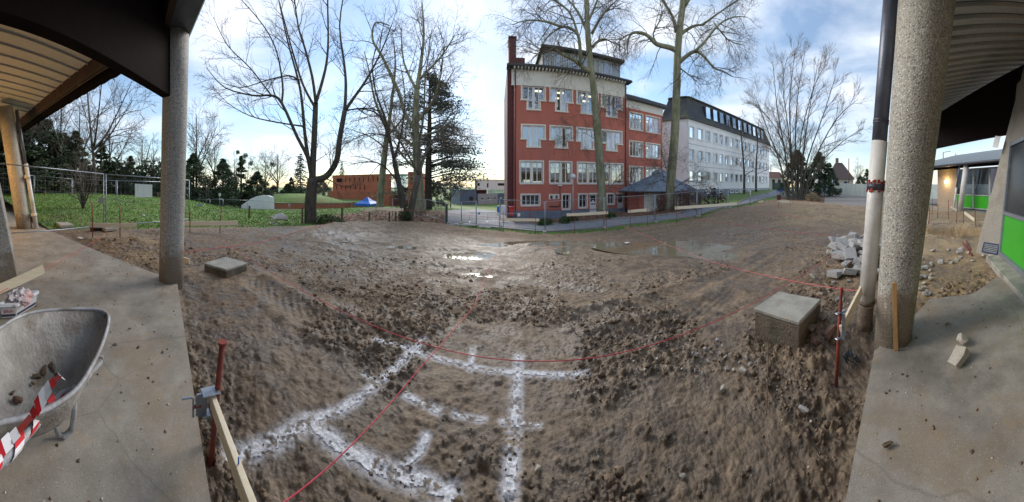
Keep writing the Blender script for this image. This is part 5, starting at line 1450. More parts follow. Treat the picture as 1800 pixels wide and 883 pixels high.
# ------------------------------------------------------------------ profile boards with red stakes
def stake(px, yt, yb, d, parent, r=.012, lean=0):
    a, b = W(px, yb, d), W(px+lean, yt, d); g = gz(a.x, a.y); a.z = min(a.z, g)-.12
    return MB().tube([a, b], r, 8).build('stake', STAKER, parent, smooth=True)
def profile(lb, d, boards, stakes, r=.014):
    x0 = boards[0][0]; p = W(x0, boards[0][1], d)
    t = thing('profile_board', lb, 'stake board', (p.x, p.y, gz(p.x, p.y)), 0, 'setting-out boards round the plot')
    for b in boards:
        (xa, ya, xb, yb, th) = b[:5]; da, db = (b[5], b[6]) if len(b) > 5 else (d, d)
        MB().beam(W(xa, ya, da), W(xb, yb, db), .027, th/F*(da+db)/2).build('board', WOOD, t, bevel=.003)
    for s in stakes: stake(s[0], s[1], s[2], s[4] if len(s) > 4 else d-.03, t, r, s[3] if len(s) > 3 else 0)
    return t
profile('stake board on two red stakes in front of the leftmost fence', 7.6, [(156,396,240,396,8)], [(163,358,420,-1),(211,362,420,0)], .016)
profile('long stake board with one red stake right of the left column', 8.8, [(323,393,418,392,8)], [(386,366,410,3),(334,372,412,0)], .016)
profile('bent pair of stake boards in front of the leaning trunks', 14.6, [(638,371,665,367,5),(664,367,709,369,5)], [(640,366,391),(661,364,390),(706,363,388)])
profile('stake board below the path left of the red school', 15.4, [(881,386,948,387,5)], [(885,371,411),(941,375,408)])
profile('stake board left of the first big plane tree', 15.0, [(996,378,1069,374,5)], [(1010,371,408),(1066,369,404)])
profile('short stake board in front of the kiosk', 16.0, [(1104,372,1140,369,5)], [(1108,362,397),(1138,365,394)])
profile('longest stake board in front of the second plane tree', 17.4, [(1186,366,1297,358,5,16.8,20.5)], [(1189,350,384,0,16.7),(1233,356,382,0,18.2),(1297,350,371,0,20.4)])
profile('tiny stake board on the far road', 25, [(1332,355,1343,353.5,3)], [(1333,347,364),(1343,350,362)])
profile('stake board in front of the many stemmed tree', 19, [(1366,354,1391,355,4)], [(1389,352,367),(1368,350,364)])
profile('stake board on leaning stakes under the right canopy', 9.8, [(1695,374,1713,387,5.5,9.8,9.0)], [(1680,353,396,4),(1693,367,396,1),(1716,370,399,-2,9.0)])
profile('small stake board near the classroom apron', 12.5, [(1671,364,1682,370,4.5)], [(1667,352,384,0),(1648,360,384,1)])
profile('pair of red stakes just right of the thick column', 9.4, [(1628,396,1634,372,3.5)], [(1631,364,420,3),(1638,350,385,1,14)])
# near left: clamp holding a board on a thick red bar
nl = thing('profile_board', 'thick rusty bar with a clamped pale batten beside the left walkway', 'stake board', tuple(Wz(370,812,-.14)), 0, 'setting-out boards round the plot')
sb, st = Wz(369,815,-.15), W(391,604,1.56)
MB().tube([sb-Vector((0,0,.1)), sb.lerp(st,.5), st], .019, 12).build('stake', STAKER, nl, smooth=True)
MB().tube([st-Vector((0,0,.006)), st+Vector((0,0,.012))], .028, 12).build('stake_head', STAKER, nl)
b0, b1 = W(374,706,1.545), W(446,905,1.02)
MB().beam(b0, b1+(b1-b0)*.25, .032, .085).build('board', WOOD, nl, bevel=.003)
clp = W(377,690,1.555); dirb = (b1-b0).normalized(); sdv = Vector((-dirb.y, dirb.x, 0)).normalized()
m = MB()
m.beam(clp+sdv*.03+Vector((0,0,.012)), clp-sdv*.085+Vector((0,0,.012)), .07, .012)
m.beam(clp-sdv*.085+Vector((0,0,.016)), clp-sdv*.085-Vector((0,0,.12)), .07, .012, Vector((1,0,0)))
m.beam(clp-sdv*.03-Vector((0,0,.118)), clp-sdv*.085-Vector((0,0,.118)), .06, .012)
cl_ = m.build('clamp', GALV, nl, bevel=.004)
hq = clp-sdv*.085-Vector((0,0,.06))
MB().tube([hq, hq-sdv*.05], .010, 8).build('clamp_screw', STAKER, cl_)
MB().tube([hq-sdv*.05-Vector((0,0,.06)), hq-sdv*.05+Vector((0,0,.05)), hq-sdv*.06+Vector((0,0,.06)), hq-sdv*.12+Vector((0,0,.06))], .007, 8).build('clamp_handle', GALV, cl_)
nail = b0.lerp(b1,.72)+Vector((0,0,.045)); MB().tube([nail, nail+Vector((0,0,.03))], .004, 6).build('nail', SIGNB, nl)
# near right: clamp board between pipe and stake
nr = thing('profile_board', 'red stake with clamped white batten beside the off white downpipe', 'stake board', tuple(Wz(1469,668,-.15)), 0, 'setting-out boards round the plot')
sb, st = W(1469,668,2.22), W(1479,506,2.22); MB().tube([sb-Vector((0,0,.1)), st], .016, 12).build('stake', STAKER, nr, smooth=True)
b0, b1 = W(1478,582,2.2), W(1514,510,2.72)
MB().beam(b0, b1, .026, .10).build('board', WOOD, nr, bevel=.003)
for y_ in (551,595):
    c = W(1477,y_,2.2); MB().beam(c+Vector((-.03,.03,0)), c+Vector((.07,-.03,0)), .035, .012).build('clamp', GALV, nr, bevel=.003)
MB().beam(W(1483,551,2.2), W(1482,597,2.2), .03, .012, Vector((1,0,0))).build('clamp_bar', GALV, nr)
MB().tube([W(1499,568,2.3), W(1494,584,2.3), W(1503,588,2.3)], .007, 8).build('clamp_handle', GALV, nr)
# pale board by the left pier, with its string
lb_ = MB().beam(W(-30,520,3.6), W(77,473,3.9), .03, .14); tag(lb_.build('loose_board', WOOD, bevel=.003), 'pale board propped on edge behind the bucket at the left pier', 'board')
tag(MB().beam(W(320,456,4.9), W(333,460,4.6), .03, .10).build('loose_board', WOOD, bevel=.003), 'end of a pale board poking out behind the left column', 'board')
# lath leaning on the right column
tag(MB().beam(Wz(1575,616,.005), W(1572,497,2.40), .045, .018, Vector((-1,0,0))).build('wooden_lath', WOODO, bevel=.002), 'orange wooden lath leaning on the thick right column', 'lath')
for (a, b, lb) in (((1692,430),(1708,452),'rusty pipe offcut lying on the sand under the right canopy'), ((1699,428),(1706,444),'grey pipe offcut beside the rusty one')):
    p, q = G(*a), G(*b); p.z += .06; q.z += .04
    tag(MB().tube([p, q], .022, 8).build('pipe_offcut', STAKER if 'rusty' in lb else GALV, smooth=True), lb, 'pipe')
tag(MB().beam(W(1678,420,8.7), W(1699,402,9.2), .03, .09).build('loose_board', WOODO), 'board laid against the pit edge below the vented pier', 'board')
pts = [G(1351,602), G(1350,640), G(1349,690), G(1347,742)]
for p in pts: p.z += .05
tag(MB().tube(pts, .006, 6).build('steel_rod', POSTW), 'thin rusty rod lying on the mud in front of the concrete cube', 'rod')
m = MB(); rr_ = random.Random(5); c = G(1500,642)
for k in range(9):
    a, b = Vector((rr_.uniform(-.06,.06), rr_.uniform(-.06,.06), rr_.uniform(0,.05))), Vector((rr_.uniform(-.08,.08), rr_.uniform(-.08,.08), rr_.uniform(0,.06)))
    m.prism([c+a, c+b, c+b+Vector((.04,.03,.01)), c+a+Vector((.02,.05,.02))], (0,0,.006))
tag(m.build('rag', BLACKP), 'crumpled dark rag in the mud beside the red stake', 'rag')

# ------------------------------------------------------------------ mason lines
def mline(lb, pts, r=.004):
    out = []
    for a, b in zip(pts[:-1], pts[1:]):
        n = max(2, int((b-a).length/.35))
        for k in range(n):
            t = k/n; p = a.lerp(b, t); out.append(p)
    out.append(pts[-1])
    tag(MB().tube(out, r, 5).build('string_line', STRING), lb, 'string', 'pink setting-out strings')
zs = .25
mline('pink string sweeping across the whole plot in front of the lens', [W(353,392,9.1), Wz(403,432,zs), Wz(930,635,zs), Wz(1392,495,zs), Wz(1470,445,.3)], .0035)
mline('pink string running from the bottom left straight out to the school', [Wz(470,912,.28), Wz(500,883,.28), Wz(740,645,.26), Wz(832,540,.16), Wz(880,430,-.3), W(907,387,15.4)], .0035)
mline('pink string from the far stake board to the downpipe batten', [W(1047,376,15.0), W(1146,419,8.4), W(1250,460,5.3), W(1392,494,3.4), W(1513,512,2.7)], .004)
mline('pink string along the right half of the fence line', [W(1172,373,16), W(1221,385,12.6), W(1304,396,10.8), W(1361,404,9.6), W(1440,412,8.6), W(1512,417,8)], .005)
mline('pink string from the left pier board over the walkway', [W(-10,520,3.58), W(40,492,3.8), W(120,452,5.4), W(186,412,7.6), W(200,394,7.6)], .004)
mline('pink string low on the mud towards the big tree', [W(300,445,5.2), W(390,435,6), W(450,428,7.2), W(520,408,9.8), W(590,389,13.6), W(640,372,14.5)], .007)
mline('pink string between the middle stake boards', [W(709,369,14.5), W(760,372,15), W(884,384,15.4)], .006)
mline('pink string at the far right of the plot', [W(1297,360,20.3), W(1340,374,14), W(1420,383,13), W(1512,390,12)], .006)

# ------------------------------------------------------------------ wheelbarrow
bar = thing('wheelbarrow', 'muddy galvanised wheelbarrow on the left walkway', 'wheelbarrow', (-1.4,-.5,0))
rimpx = [(0,578),(22,562),(55,548),(110,543),(165,543),(187,549),(193,562),(181,604),(164,640),(141,680),(112,704),(72,724),(32,737),(0,742)]
zr_f = lambda x, y: .66-.06*max(0, (y-600)/140)
rim = [Wz(x, y, zr_f(x, y)) for x, y in rimpx]
rim += [Vector((-.80,-.62,.6)), Vector((-.86,-.80,.6)), Vector((-1.05,-.90,.61)), Vector((-1.3,-.87,.63))]
# smooth closed loop
def smooth_loop(p, n=2):
    for _ in range(n):
        q = []
        for i in range(len(p)):
            a, b = p[i], p[(i+1) % len(p)]; q += [a.lerp(b,.25), a.lerp(b,.75)]
        p = q
    return p
rim = smooth_loop(rim, 2); NRm = len(rim)
cen = sum(rim, Vector())/NRm
rings = []
for (sc, zz, sh) in ((1.0,None,0),(.90,.56,.01),(.76,.46,.02),(.62,.395,.02),(.50,.37,.02),(.34,.362,.02),(.15,.36,.02)):
    rings.append([Vector((cen.x+(p.x-cen.x)*sc+sh, cen.y+(p.y-cen.y)*sc, p.z if zz is None else zz+(p.z-.63)*max(0,(sc-.6))*1.2)) for p in rim])
m = MB()
for rg in rings: m.v += [tuple(p) for p in rg]
for j in range(len(rings)-1):
    for i in range(NRm):
        k = (i+1) % NRm; m.f.append((j*NRm+i, j*NRm+k, (j+1)*NRm+k, (j+1)*NRm+i))
m.f.append(tuple((len(rings)-1)*NRm+i for i in range(NRm)))
tray = m.build('tray', BARROW, bar, smooth=True)
md = tray.modifiers.new('shell', 'SOLIDIFY'); md.thickness = .004; md.offset = -1
m = MB(); m.tube(rim+[rim[0]], .012, 8, cap=False); m.build('tray_rim', RIM, bar, smooth=True)
def bpt(x, y, z): return Wz(x, y, z)
hA, hB = bpt(108,684,.47), Wz(-40,852,.62)
hdir = (hB-hA).normalized()
for k, off in ((0, Vector((0,0,0))), (1, Vector((.10,-.58,0)))):
    a, b = hA-hdir*.9-Vector((0,0,.24))+off, hB+off
    MB().tube([a, hA+off-hdir*.3-Vector((0,0,.14)), hA+off-Vector((0,0,.03)), b], .018, 10).build('handle', RIM, bar, smooth=True)
    l0, l1, l2, l3 = bpt(131,682,.45)+off, bpt(130,742,.10)+off, bpt(106,769,.012)+off, bpt(88,716,.36)+off
    l2 = Vector((l2.x, l2.y, .018))
    lp_ = [l0, l0.lerp(l1,.7), bpt(126,756,.045)+off, bpt(113,767,.02)+off, bpt(103,764,.03)+off, bpt(96,745,.15)+off, l3]
    MB().tube(lp_, .0175, 10).build('leg', RIM, bar, smooth=True)
wc = Vector((-2.12,-.42,.19)); wdv = Vector((.95,-.2,0)).normalized(); wn_ = Vector((.2,.95,0)).normalized()
ring = [wc+(wdv*math.cos(a)+Vector((0,0,1))*math.sin(a))*.15 for a in [2*math.pi*k/24 for k in range(25)]]
wh = MB().tube(ring, .04, 8, cap=False).build('wheel', RUBBER, bar, smooth=True)
MB().tube([wc-wn_*.05, wc+wn_*.05], .07, 14).build('wheel_hub', RIM, wh)
MB().beam(wc-wn_*.3, wc+wn_*.3, .02, .02).build('axle', RIM, bar)
for sgn in (-1, 1): MB().tube([wc+wn_*.08*sgn, Vector((-1.75,-.42,.24))+wn_*.2*sgn], .016, 8).build('fork', RIM, bar)
# earth left in the tray
for i, (x, y, s, mt) in enumerate(((78,652,.055,CLOD),(92,645,.045,STONEB),(66,660,.04,CLOD),(100,655,.03,CLOD),(58,672,.03,CLOD),(30,702,.04,BRICKS),(22,688,.025,CLOD),(110,640,.028,CLOD),(46,655,.025,CLOD))):
    p = Wz(x, y, .39); rock('mud_lump', i*3, mt, (p.x, p.y, .372+s*.3), s, (.2,.3,i), ('brown' if mt is CLOD else 'reddish' if mt is BRICKS else 'tan')+' lump of clay in the wheelbarrow tray, %s' % ('largest of the pile','beside the largest','below the largest','right of the pile','left of the pile','close to the near rim','left of the reddish one','furthest to the right','furthest to the left')[i], 'clod', 'earth left in the wheelbarrow')
# barrier tape wound on the handle
tp_ = thing('barrier_tape', 'red and white barrier tape wound round the wheelbarrow handle', 'tape', tuple(hA))
L_h = (hB-hA).length; sdx = Vector((-hdir.y, hdir.x, 0)).normalized(); upx = sdx.cross(hdir)
seg = 52; prev = None
for k in range(seg):
    t0_, t1_ = k/seg, (k+1)/seg
    def hel(t, o): 
        a = t*6.28*4.2; r_ = .024+.004*math.sin(t*37)
        return hA+hdir*(L_h*(.05+.9*t)+o)+(sdx*math.cos(a)+upx*math.sin(a))*r_
    q = [hel(t0_,-.035), hel(t1_,-.035), hel(t1_,.035), hel(t0_,.035)]
    MB().quad(*q).build('red_stripe' if (k//4) % 2 == 0 else 'white_stripe', TAPER if (k//4) % 2 == 0 else TAPEW, tp_)
fl = [W(105,672,1.13), W(88,690,1.1), W(70,720,1.06), W(55,745,1.03), W(32,772,.98), W(6,800,.93), W(-15,830,.9)]
fl = [p+Vector((0,0,.03)) for p in fl]
for k in range(len(fl)-1):
    for h in range(2):
        a, b = fl[k].lerp(fl[k+1], h*.5), fl[k].lerp(fl[k+1], h*.5+.5); wv = Vector((.018+.008*math.sin(k+h),.016,.012*math.cos(k*2+h)))
        MB().quad(a-wv, b-wv, b+wv, a+wv).build('red_stripe' if (k % 3) != 1 else 'white_stripe', TAPER if (k % 3) != 1 else TAPEW, tp_)
tl = W(113,669,1.16); MB().quad(fl[0]-Vector((.015,.015,0)), tl, tl+Vector((.01,.01,.01)), fl[0]+Vector((.015,.015,0))).build('white_stripe', TAPEW, tp_)

# ------------------------------------------------------------------ plastic tub with a crumpled bag
tb = thing('plastic_tub', 'white rectangular plastic tub with navy bands and red lettering', 'tub', tuple(Wz(18,556,0)))
Z_T = .235
cA, cB, cC = Wz(2,560,0.02), Wz(28,558,0.02), Wz(63,537,0.02)     # visible foot: front face and right face
tA, tB, tC = Wz(-1,537,Z_T), Wz(30,536,Z_T), Wz(66,514,Z_T)
cD, tD = cA+(cC-cB), tA+(tC-tB)
ce, te = (cA+cB+cC+cD)/4, (tA+tB+tC+tD)/4
m = MB()
for zf in (0, 1):
    for p in (cA, cB, cC, cD) if zf == 0 else (tA, tB, tC, tD):
        m.v.append(tuple(p))
for i in range(4): m.f.append((i, (i+1) % 4, 4+(i+1) % 4, 4+i))
m.f.append((3,2,1,0))
body = m.build('body', TUB, tb, bevel=.006)
md = body.modifiers.new('shell', 'SOLIDIFY'); md.thickness = .004
m = MB(); tl4 = [tA, tB, tC, tD]
for i in range(4):
    a, b = tl4[i], tl4[(i+1) % 4]; m.beam(a+(a-te)*.05, b+(b-te)*.05, .02, .035)
m.build('rim', TUB, tb)
def on_face(p0, p1, q0, q1, u, v, out=.0025):
    p = p0.lerp(p1, u); q = q0.lerp(q1, u); n = (p1-p0).cross(q0-p0).normalized()
    mid = (p0+q1)/2
    if n.dot(mid-te) < 0: n = -n
    return p.lerp(q, v)+n*out
for (p0, p1, q0, q1) in ((cA, cB, tA, tB), (cB, cC, tB, tC)):
    for (v0, v1) in ((.12,.30),(.80,.86)):
        MB().quad(on_face(p0,p1,q0,q1,.04,v0), on_face(p0,p1,q0,q1,.96,v0), on_face(p0,p1,q0,q1,.96,v1), on_face(p0,p1,q0,q1,.04,v1)).build('navy_band', NAVY, tb)
    fcv = bpy.data.curves.new('lettering', 'FONT'); fcv.body = 'alltek'; fcv.size = 1.0; fcv.extrude = .01; fcv.align_x = 'CENTER'
    fo = bpy.data.objects.new('lettering_tmp', fcv); COL.objects.link(fo)
    dg = bpy.context.evaluated_depsgraph_get(); me = bpy.data.meshes.new_from_object(fo.evaluated_get(dg))
    bpy.data.objects.remove(fo)
    O = on_face(p0,p1,q0,q1,.5,.44,.004); U = (on_face(p0,p1,q0,q1,.6,.44,.004)-on_face(p0,p1,q0,q1,.4,.44,.004)).normalized(); V_ = (on_face(p0,p1,q0,q1,.5,.6,.004)-O).normalized()
    if U.cross(V_).dot(O-te) < 0: U = -U
    Nn = U.cross(V_); sc = .085
    for v in me.vertices: 
        c = v.co.copy(); v.co = O+(U*c.x*.62+V_*c.y)*sc*(1.0)+Nn*c.z*.05
    link('lettering', me, REDPR, tb)
bm = bmesh.new(); bmesh.ops.create_icosphere(bm, subdivisions=4, radius=1)
for v in bm.verts:
    n = mnoise.fractal(v.co*2.2, 1.0, 2.0, 4)*.35 + mnoise.noise(v.co*6)*.10
    v.co = v.co*(1+n); v.co = Vector((v.co.x*.17, v.co.y*.13, max(v.co.z, -.6)*.085))
me = bpy.data.meshes.new('plastic_bag'); bm.to_mesh(me); bm.free()
o = link('plastic_bag', me, BAG); o.location = te+Vector((0,0,.02)); o.rotation_euler = (0,0,math.atan2((tC-tB).y, (tC-tB).x))
tag(o, 'crumpled pinkish plastic bag stuffed in the white tub', 'bag')

# ------------------------------------------------------------------ site fence panels
FN = 0
def fence_panel(lb, p0, p1, h=2.0, group='wire mesh site fence panels', mat=GALV, wires=True, foot=True, top=None):
    """p0,p1 ground points; optional top points"""
    p0, p1 = Vector(p0), Vector(p1); t0 = p0+Vector((0,0,h)) if top is None else Vector(top[0]); t1 = p1+Vector((0,0,h)) if top is None else Vector(top[1])
    th = thing('fence_panel', lb, 'fence panel', tuple(p0), 0, group)
    q = lambda s, v: p0.lerp(p1, s).lerp(t0.lerp(t1, s), v)
    e = .012
    for s in (e, 1-e): MB().tube([q(s,0), q(s,1)], .021, 6).build('post', mat, th, smooth=True)
    MB().tube([q(e,.985), q(1-e,.985)], .019, 6).build('top_rail', mat, th, smooth=True); MB().tube([q(e,.08), q(1-e,.08)], .019, 6).build('bottom_rail', mat, th, smooth=True)
    if wires:
        m = MB(); L = (p1-p0).length; n = max(4, int(L/.26))
        for k in range(1, n): m.beam(q(k/n,.08), q(k/n,.985), .003, .003, Vector((1,0,0)))
        for v in (.2,.35,.5,.65,.8,.92): m.beam(q(e,v), q(1-e,v), .004, .004)
        m.build('wire_mesh', mat, th, kind='stuff')
    if foot:
        dv = (p1-p0).normalized(); nv_ = Vector((-dv.y, dv.x, 0))
        MB().beam(p0-nv_*.33+Vector((0,0,.06)), p0+nv_*.33+Vector((0,0,.06)), .22, .12).build('foot_block', CONC, th, bevel=.015)
    return th
def pxpost(x, yt, yb, d):
    b = W(x, yb, d); return b, W(x, yt, d)
def run(names, posts, **k):
    for lb, a, b in zip(names, posts[:-1], posts[1:]):
        A, At = pxpost(*a); B, Bt = pxpost(*b); fence_panel(lb, A, B, top=(At, Bt), **k)
run(['leaning site fence panel crossing in front of the orange column','site fence panel ending beside the left column'], [(-60,281,424,6.6),(184,305,404,8.8),(334,316,391,11.2)])
run(['far site fence panel behind the orange column','far site fence panel left of the bare sapling','far site fence panel behind the black pipe','far site fence panel carrying the white board'], [(-20,303,352,18.5),(60,308,358,17.6),(127,314,365,17),(205,317,375,15),(284,319,377,16)])
run(['site fence panel right of the dark gate post','site fence panel across the path mouth','site fence panel at the end of the path','site fence panel below the red school corner','site fence panel below the globe lamp','site fence panel in front of the first plane tree','site fence panel in front of the kiosk','site fence panel below the shrub bank','site fence panel on the rising road','last site fence panel on the rising road'],
    [(786,360,393,16.2),(811,355,393,16.5),(837,353,397,16.4),(878,350,401,16.8),(958,354,409,16.0),(1062,347,402,16),(1151,342,391,17.6),(1225,336,381,19),(1280,334,367,22.5),(1319,332,358,27),(1350,330,349,34)])
run(['low far fence panel left of the white curved wall','low far fence panel by the signal mast','low far fence panel beside the curved wall','low far fence panel in front of the rust wall','low far fence panel right of the rust wall joint'], [(335,351,364,29),(369,350,367,29),(392,350,369,29.5),(435,352,371,30),(508,357,372,30),(620,357,370,30)], h=1.2)
run(['site fence panel behind the leaning trunks','site fence panel right of the leaning trunks','site fence panel left of the gate post'], [(689,349,384,18),(748,350,381,20),(786,357,391,17)])
# dark gate post, crowd barriers, notices
gp = thing('gate_post', 'dark green square gate post left of the path', 'post', tuple(G(785,393)))
a, b = W(785,396,16), W(785,360,16); MB().beam(a, b, .13, .13, Vector((0,1,0))).build('shaft', GALVD, gp, bevel=.01); MB().box(b+Vector((0,0,.02)), (.16,.16,.04)).build('cap', GALVD, gp)
def barrier(lb, x0, x1, yt, yb, d):
    t = thing('crowd_barrier', lb, 'barrier', tuple(W(x0, yb, d)), 0, 'steel crowd barriers'); A, B, At, Bt = W(x0,yb,d), W(x1,yb,d), W(x0,yt,d), W(x1,yt,d)
    MB().tube([A+Vector((0,0,.1)), At, Bt, B+Vector((0,0,.1))], .02, 6).build('frame', GALV, t); MB().tube([A+Vector((0,0,.2)), B+Vector((0,0,.2))], .015, 6).build('bottom_rail', GALV, t)
    for k in range(1, 12): MB().tube([A.lerp(B,k/12)+Vector((0,0,.2)), At.lerp(Bt,k/12)], .008, 4).build('bar', GALV, t)
    for p in (A, B): MB().beam(p+Vector((0,-.3,.05)), p+Vector((0,.3,.05)), .05, .02).build('foot', GALV, t)
barrier('crowd barrier standing on the path mouth', 826, 857, 374, 391, 18.5); barrier('crowd barrier in front of the red school corner', 880, 921, 375, 391, 19.5); barrier('crowd barrier between the other two', 857, 879, 374, 390, 19)
for (x, y, w_, h_, d, lb) in ((842,375,4.5,5,16.3,'small blue and white notice on the fence at the path'), (876,377,4,6,16.7,'white notice on the fence left of the red school'), (912,378,4.5,5,16.3,'white notice on the fence below the red school'), (178,353,9,9,8.7,'grey notice tied to the leaning fence post'), (351,364,10,12,17,'grey notice board on a short post in the lawn')):
    c = W(x, y, d-.06); a_ = az(x); u = Vector((math.cos(a_), -math.sin(a_), 0)); hw, hh = w_/F*d/2, h_/F*d/2
    n_t = thing('notice', lb, 'notice', tuple(c)); MB().beam(c-u*hw, c+u*hw, .012, hh*2).build('plate', FRAMEW if x > 600 else GREYB, n_t)
    if x == 842: MB().beam(c-u*hw*.7-Vector((0,0,hh*.2)), c+u*hw*.7-Vector((0,0,hh*.2)), .018, hh).build('blue_field', SIGNB, n_t)
c0, c1 = W(237,347,14.6), W(267,347,14.9)
wb_ = thing('white_board', 'large white sheet fixed on the fence above the lawn', 'board', tuple(c0))
for k in range(5): 
    a, b = c0.lerp(c1, k/5), c0.lerp(c1, (k+1)/5-.006); MB().prism([a, b, b+Vector((0,0,.76)), a+Vector((0,0,.80-.01*k))], (0,.03,0)).build('panel', WHITEP, wb_)

# ------------------------------------------------------------------ posts on the lawn
PO = [(235,352,370,16,POSTW,'right of the far fence'),(356,370,384,15,POSTW,'under the grey notice'),(438,362,387,14,POSTW,'alone on the lawn'),(531,365,391,13.5,POSTW,'touching the big tree'),(601,364,391,14,POSTG,'in the dead leaves'),(649,373,391,14.4,POSTG,'under the bent boards'),(684,373,389,15,POSTG,'under the long bent board'),(695,372,388,15.2,POSTG,'beside the leaning trunk'),(122,338,348,20,POSTW,'behind the sapling'),(78,335,352,20,POSTW,'behind the orange column pipe'),(277,338,346,20,POSTW,'left of the left column'),(153,340,348,19,POSTW,'left of the leaning fence post')]
for (x, yt, yb, d, mt, lb) in PO:
    a, b = W(x, yb+2, d), W(x+.6, yt, d); tag(MB().tube([a, b], [.06,.055], 8).build('wooden_post', mt, smooth=False), 'short wooden post '+lb, 'post', 'wooden posts on the lawn')
for (lb, pts) in (('wire strung between the lawn posts', [W(78,338,20), W(122,342,20), W(153,342,19), W(235,356,16), W(356,373,15), W(438,367,14), W(531,369,13.5)]),):
    tag(MB().tube(pts, .008, 4).build('wire_strand', GALV), lb, 'wire')
p, q = W(160,392,8.6), W(192,388,8.9); p.z = q.z = gz(p.x, p.y)+.09
rl = MB(); rl.tube([p, q], .095, 14); tag(rl.build('drain_pipe', BLACKP, smooth=True), 'black drain pipe lying behind the leftmost stake board', 'pipe')
for (x, y, d, lb) in ((113,398,8.6,'flat concrete slab piece at the lawn edge left of the stake board'),(188,404,8.3,'fence foot block below the leaning post')):
    c = G(x, y); m = MB(); m.box(c+Vector((0,0,.05)), (.75,.5,.12), .5); tag(m.build('slab_piece', CONC, bevel=.02), lb, 'slab')

# ------------------------------------------------------------------ far small things
gc = W(646,368,30); gzb = gc.z
tn = thing('gazebo_tent', 'bright blue pop up gazebo in front of the rust block', 'tent', tuple(gc))
hw = 16.5/F*30; ze, zp = EYE-(357.5-HY)/F*30, EYE-(346-HY)/F*30
cs = [Vector((gc.x+sx*hw, gc.y+sy*hw, 0)) for sx, sy in ((-1,-1),(1,-1),(1,1),(-1,1))]
m = MB(); apex = Vector((gc.x, gc.y, zp))
nn = 6
for i in range(4):
    a, b = cs[i].copy(), cs[(i+1) % 4].copy(); a.z = b.z = ze
    a2, b2, ap = a.lerp(apex,.5)-Vector((0,0,.12)), b.lerp(apex,.5)-Vector((0,0,.12)), apex
    m.quad(a, b, b2, a2); m.add([a2, b2, ap], [(0,1,2)]); m.quad(a-Vector((0,0,.28)), b-Vector((0,0,.28)), b, a)
m.build('canopy', TENT, tn)
for p in cs: MB().tube([Vector((p.x,p.y,gzb-.3)), Vector((p.x,p.y,ze))], .03, 6).build('leg', GALV, tn)
lpd = 21.5; lb0, lt0 = W(1007,383,lpd), W(1007.5,314,lpd)
ld = thing('globe_lamp', 'tall white globe lamp post in front of the red school', 'street lamp', tuple(lb0))
MB().tube([lb0-Vector((0,0,.3)), lt0], [.06,.045], 10).build('post', FRAMEG, ld, smooth=True)
gl_ = lt0+Vector((0,0,.18)); MB().lathe([(.0,-.24),(.14,-.2),(.23,-.08),(.24,.04),(.17,.17),(.0,.24)], 18, gl_).build('globe', WHITEP, ld, smooth=True)
sg = thing('parking_sign', 'blue disabled parking sign beside the rising road', 'sign', tuple(W(1372,346,36)))
MB().tube([W(1372,348,36), W(1372,329,36)], .03, 6).build('post', GALV, sg)
c = W(1372,334.5,35.9); MB().box(c, (.56,.03,.56), -az(1372)).build('plate', SIGNB, sg, bevel=.01)
ub = -az(1372); ux = Vector((math.cos(ub), math.sin(ub), 0)); un = Vector((math.sin(ub), -math.cos(ub), 0))
c2 = c+un*.022
sy = MB(); sy.tube([c2+ux*(-.02)+Vector((0,0,.1)), c2+ux*-.02+Vector((0,0,-.04)), c2+ux*.09+Vector((0,0,-.05)), c2+ux*.13+Vector((0,0,-.16))], .022, 6)
sy.tube([c2+ux*(.12*math.cos(a)-.04)+Vector((0,0,.12*math.sin(a)-.09)) for a in [R(150+k*24) for k in range(9)]], .018, 6); sy.lathe([(0,-.035),(.035,0),(0,.035)], 8, c2+ux*-.02+Vector((0,0,.17)))
sy.build('wheelchair_symbol', FRAMEW, sg, kind='stuff')
bn = W(1369,353,27); b_n = thing('litter_bin', 'dark litter bin beside the many stemmed tree', 'bin', tuple(bn))
MB().lathe([(.0,0),(.2,0),(.24,.62),(.22,.64),(.2,.6),(0,.6)], 12, bn).build('body', DKRED, b_n, smooth=False); MB().tube([bn, bn+Vector((0,0,.9))], .03, 6).build('post', GALV, b_n)
# hoarding of pale sheets
h0, h1 = W(1455,340,48), W(1700,352,34); 
hd = thing('site_hoarding', 'pale grey green sheet hoarding closing the yard', 'hoarding', tuple(h0)); nh = 26
for k in range(nh):
    a, b = h0.lerp(h1, k/nh), h0.lerp(h1, (k+1)/nh-.003); a.z = gz(a.x,a.y)-.1; b.z = gz(b.x,b.y)-.1
    MB().prism([a, b, b+Vector((0,0,2.15)), a+Vector((0,0,2.15))], (0,.06,0)).build('sheet', HOARD, hd)
    MB().beam(a+Vector((0,-.04,0)), a+Vector((0,-.04,2.2)), .05, .05, Vector((1,0,0))).build('upright', GREYB, hd)
g0, g1, g2 = W(1434,344,40), W(1449,346,37), W(1460,343,41)
gf = thing('mesh_enclosure', 'small green mesh enclosure beside the many stemmed tree', 'fence', tuple(g0))
for a, b in ((g0,g1),(g1,g2)):
    for k in range(13): MB().tube([a.lerp(b,k/12), a.lerp(b,k/12)+Vector((0,0,1.85))], .04 if k in (0,12) else .012, 4).build('bar', GALVD, gf)
    for z in (.1,.7,1.3,1.8): MB().beam(a+Vector((0,0,z)), b+Vector((0,0,z)), .02, .03).build('rail', GALVD, gf)
g0, g1 = W(1358,336,62), W(1388,336,60)
gt_ = thing('green_gate', 'dark green slatted gate at the end of the road', 'gate', tuple(g0))
for k in range(16): a = g0.lerp(g1,k/16); b = g0.lerp(g1,(k+1)/16-.01); MB().prism([a, b, b+Vector((0,0,2.0)), a+Vector((0,0,2.0))], (0,.05,0)).build('slat', GALVD, gt_)
for s in (0,.5,1): a = g0.lerp(g1,s); MB().beam(a, a+Vector((0,0,2.3)), .15, .15, Vector((1,0,0))).build('post', GALVD, gt_)
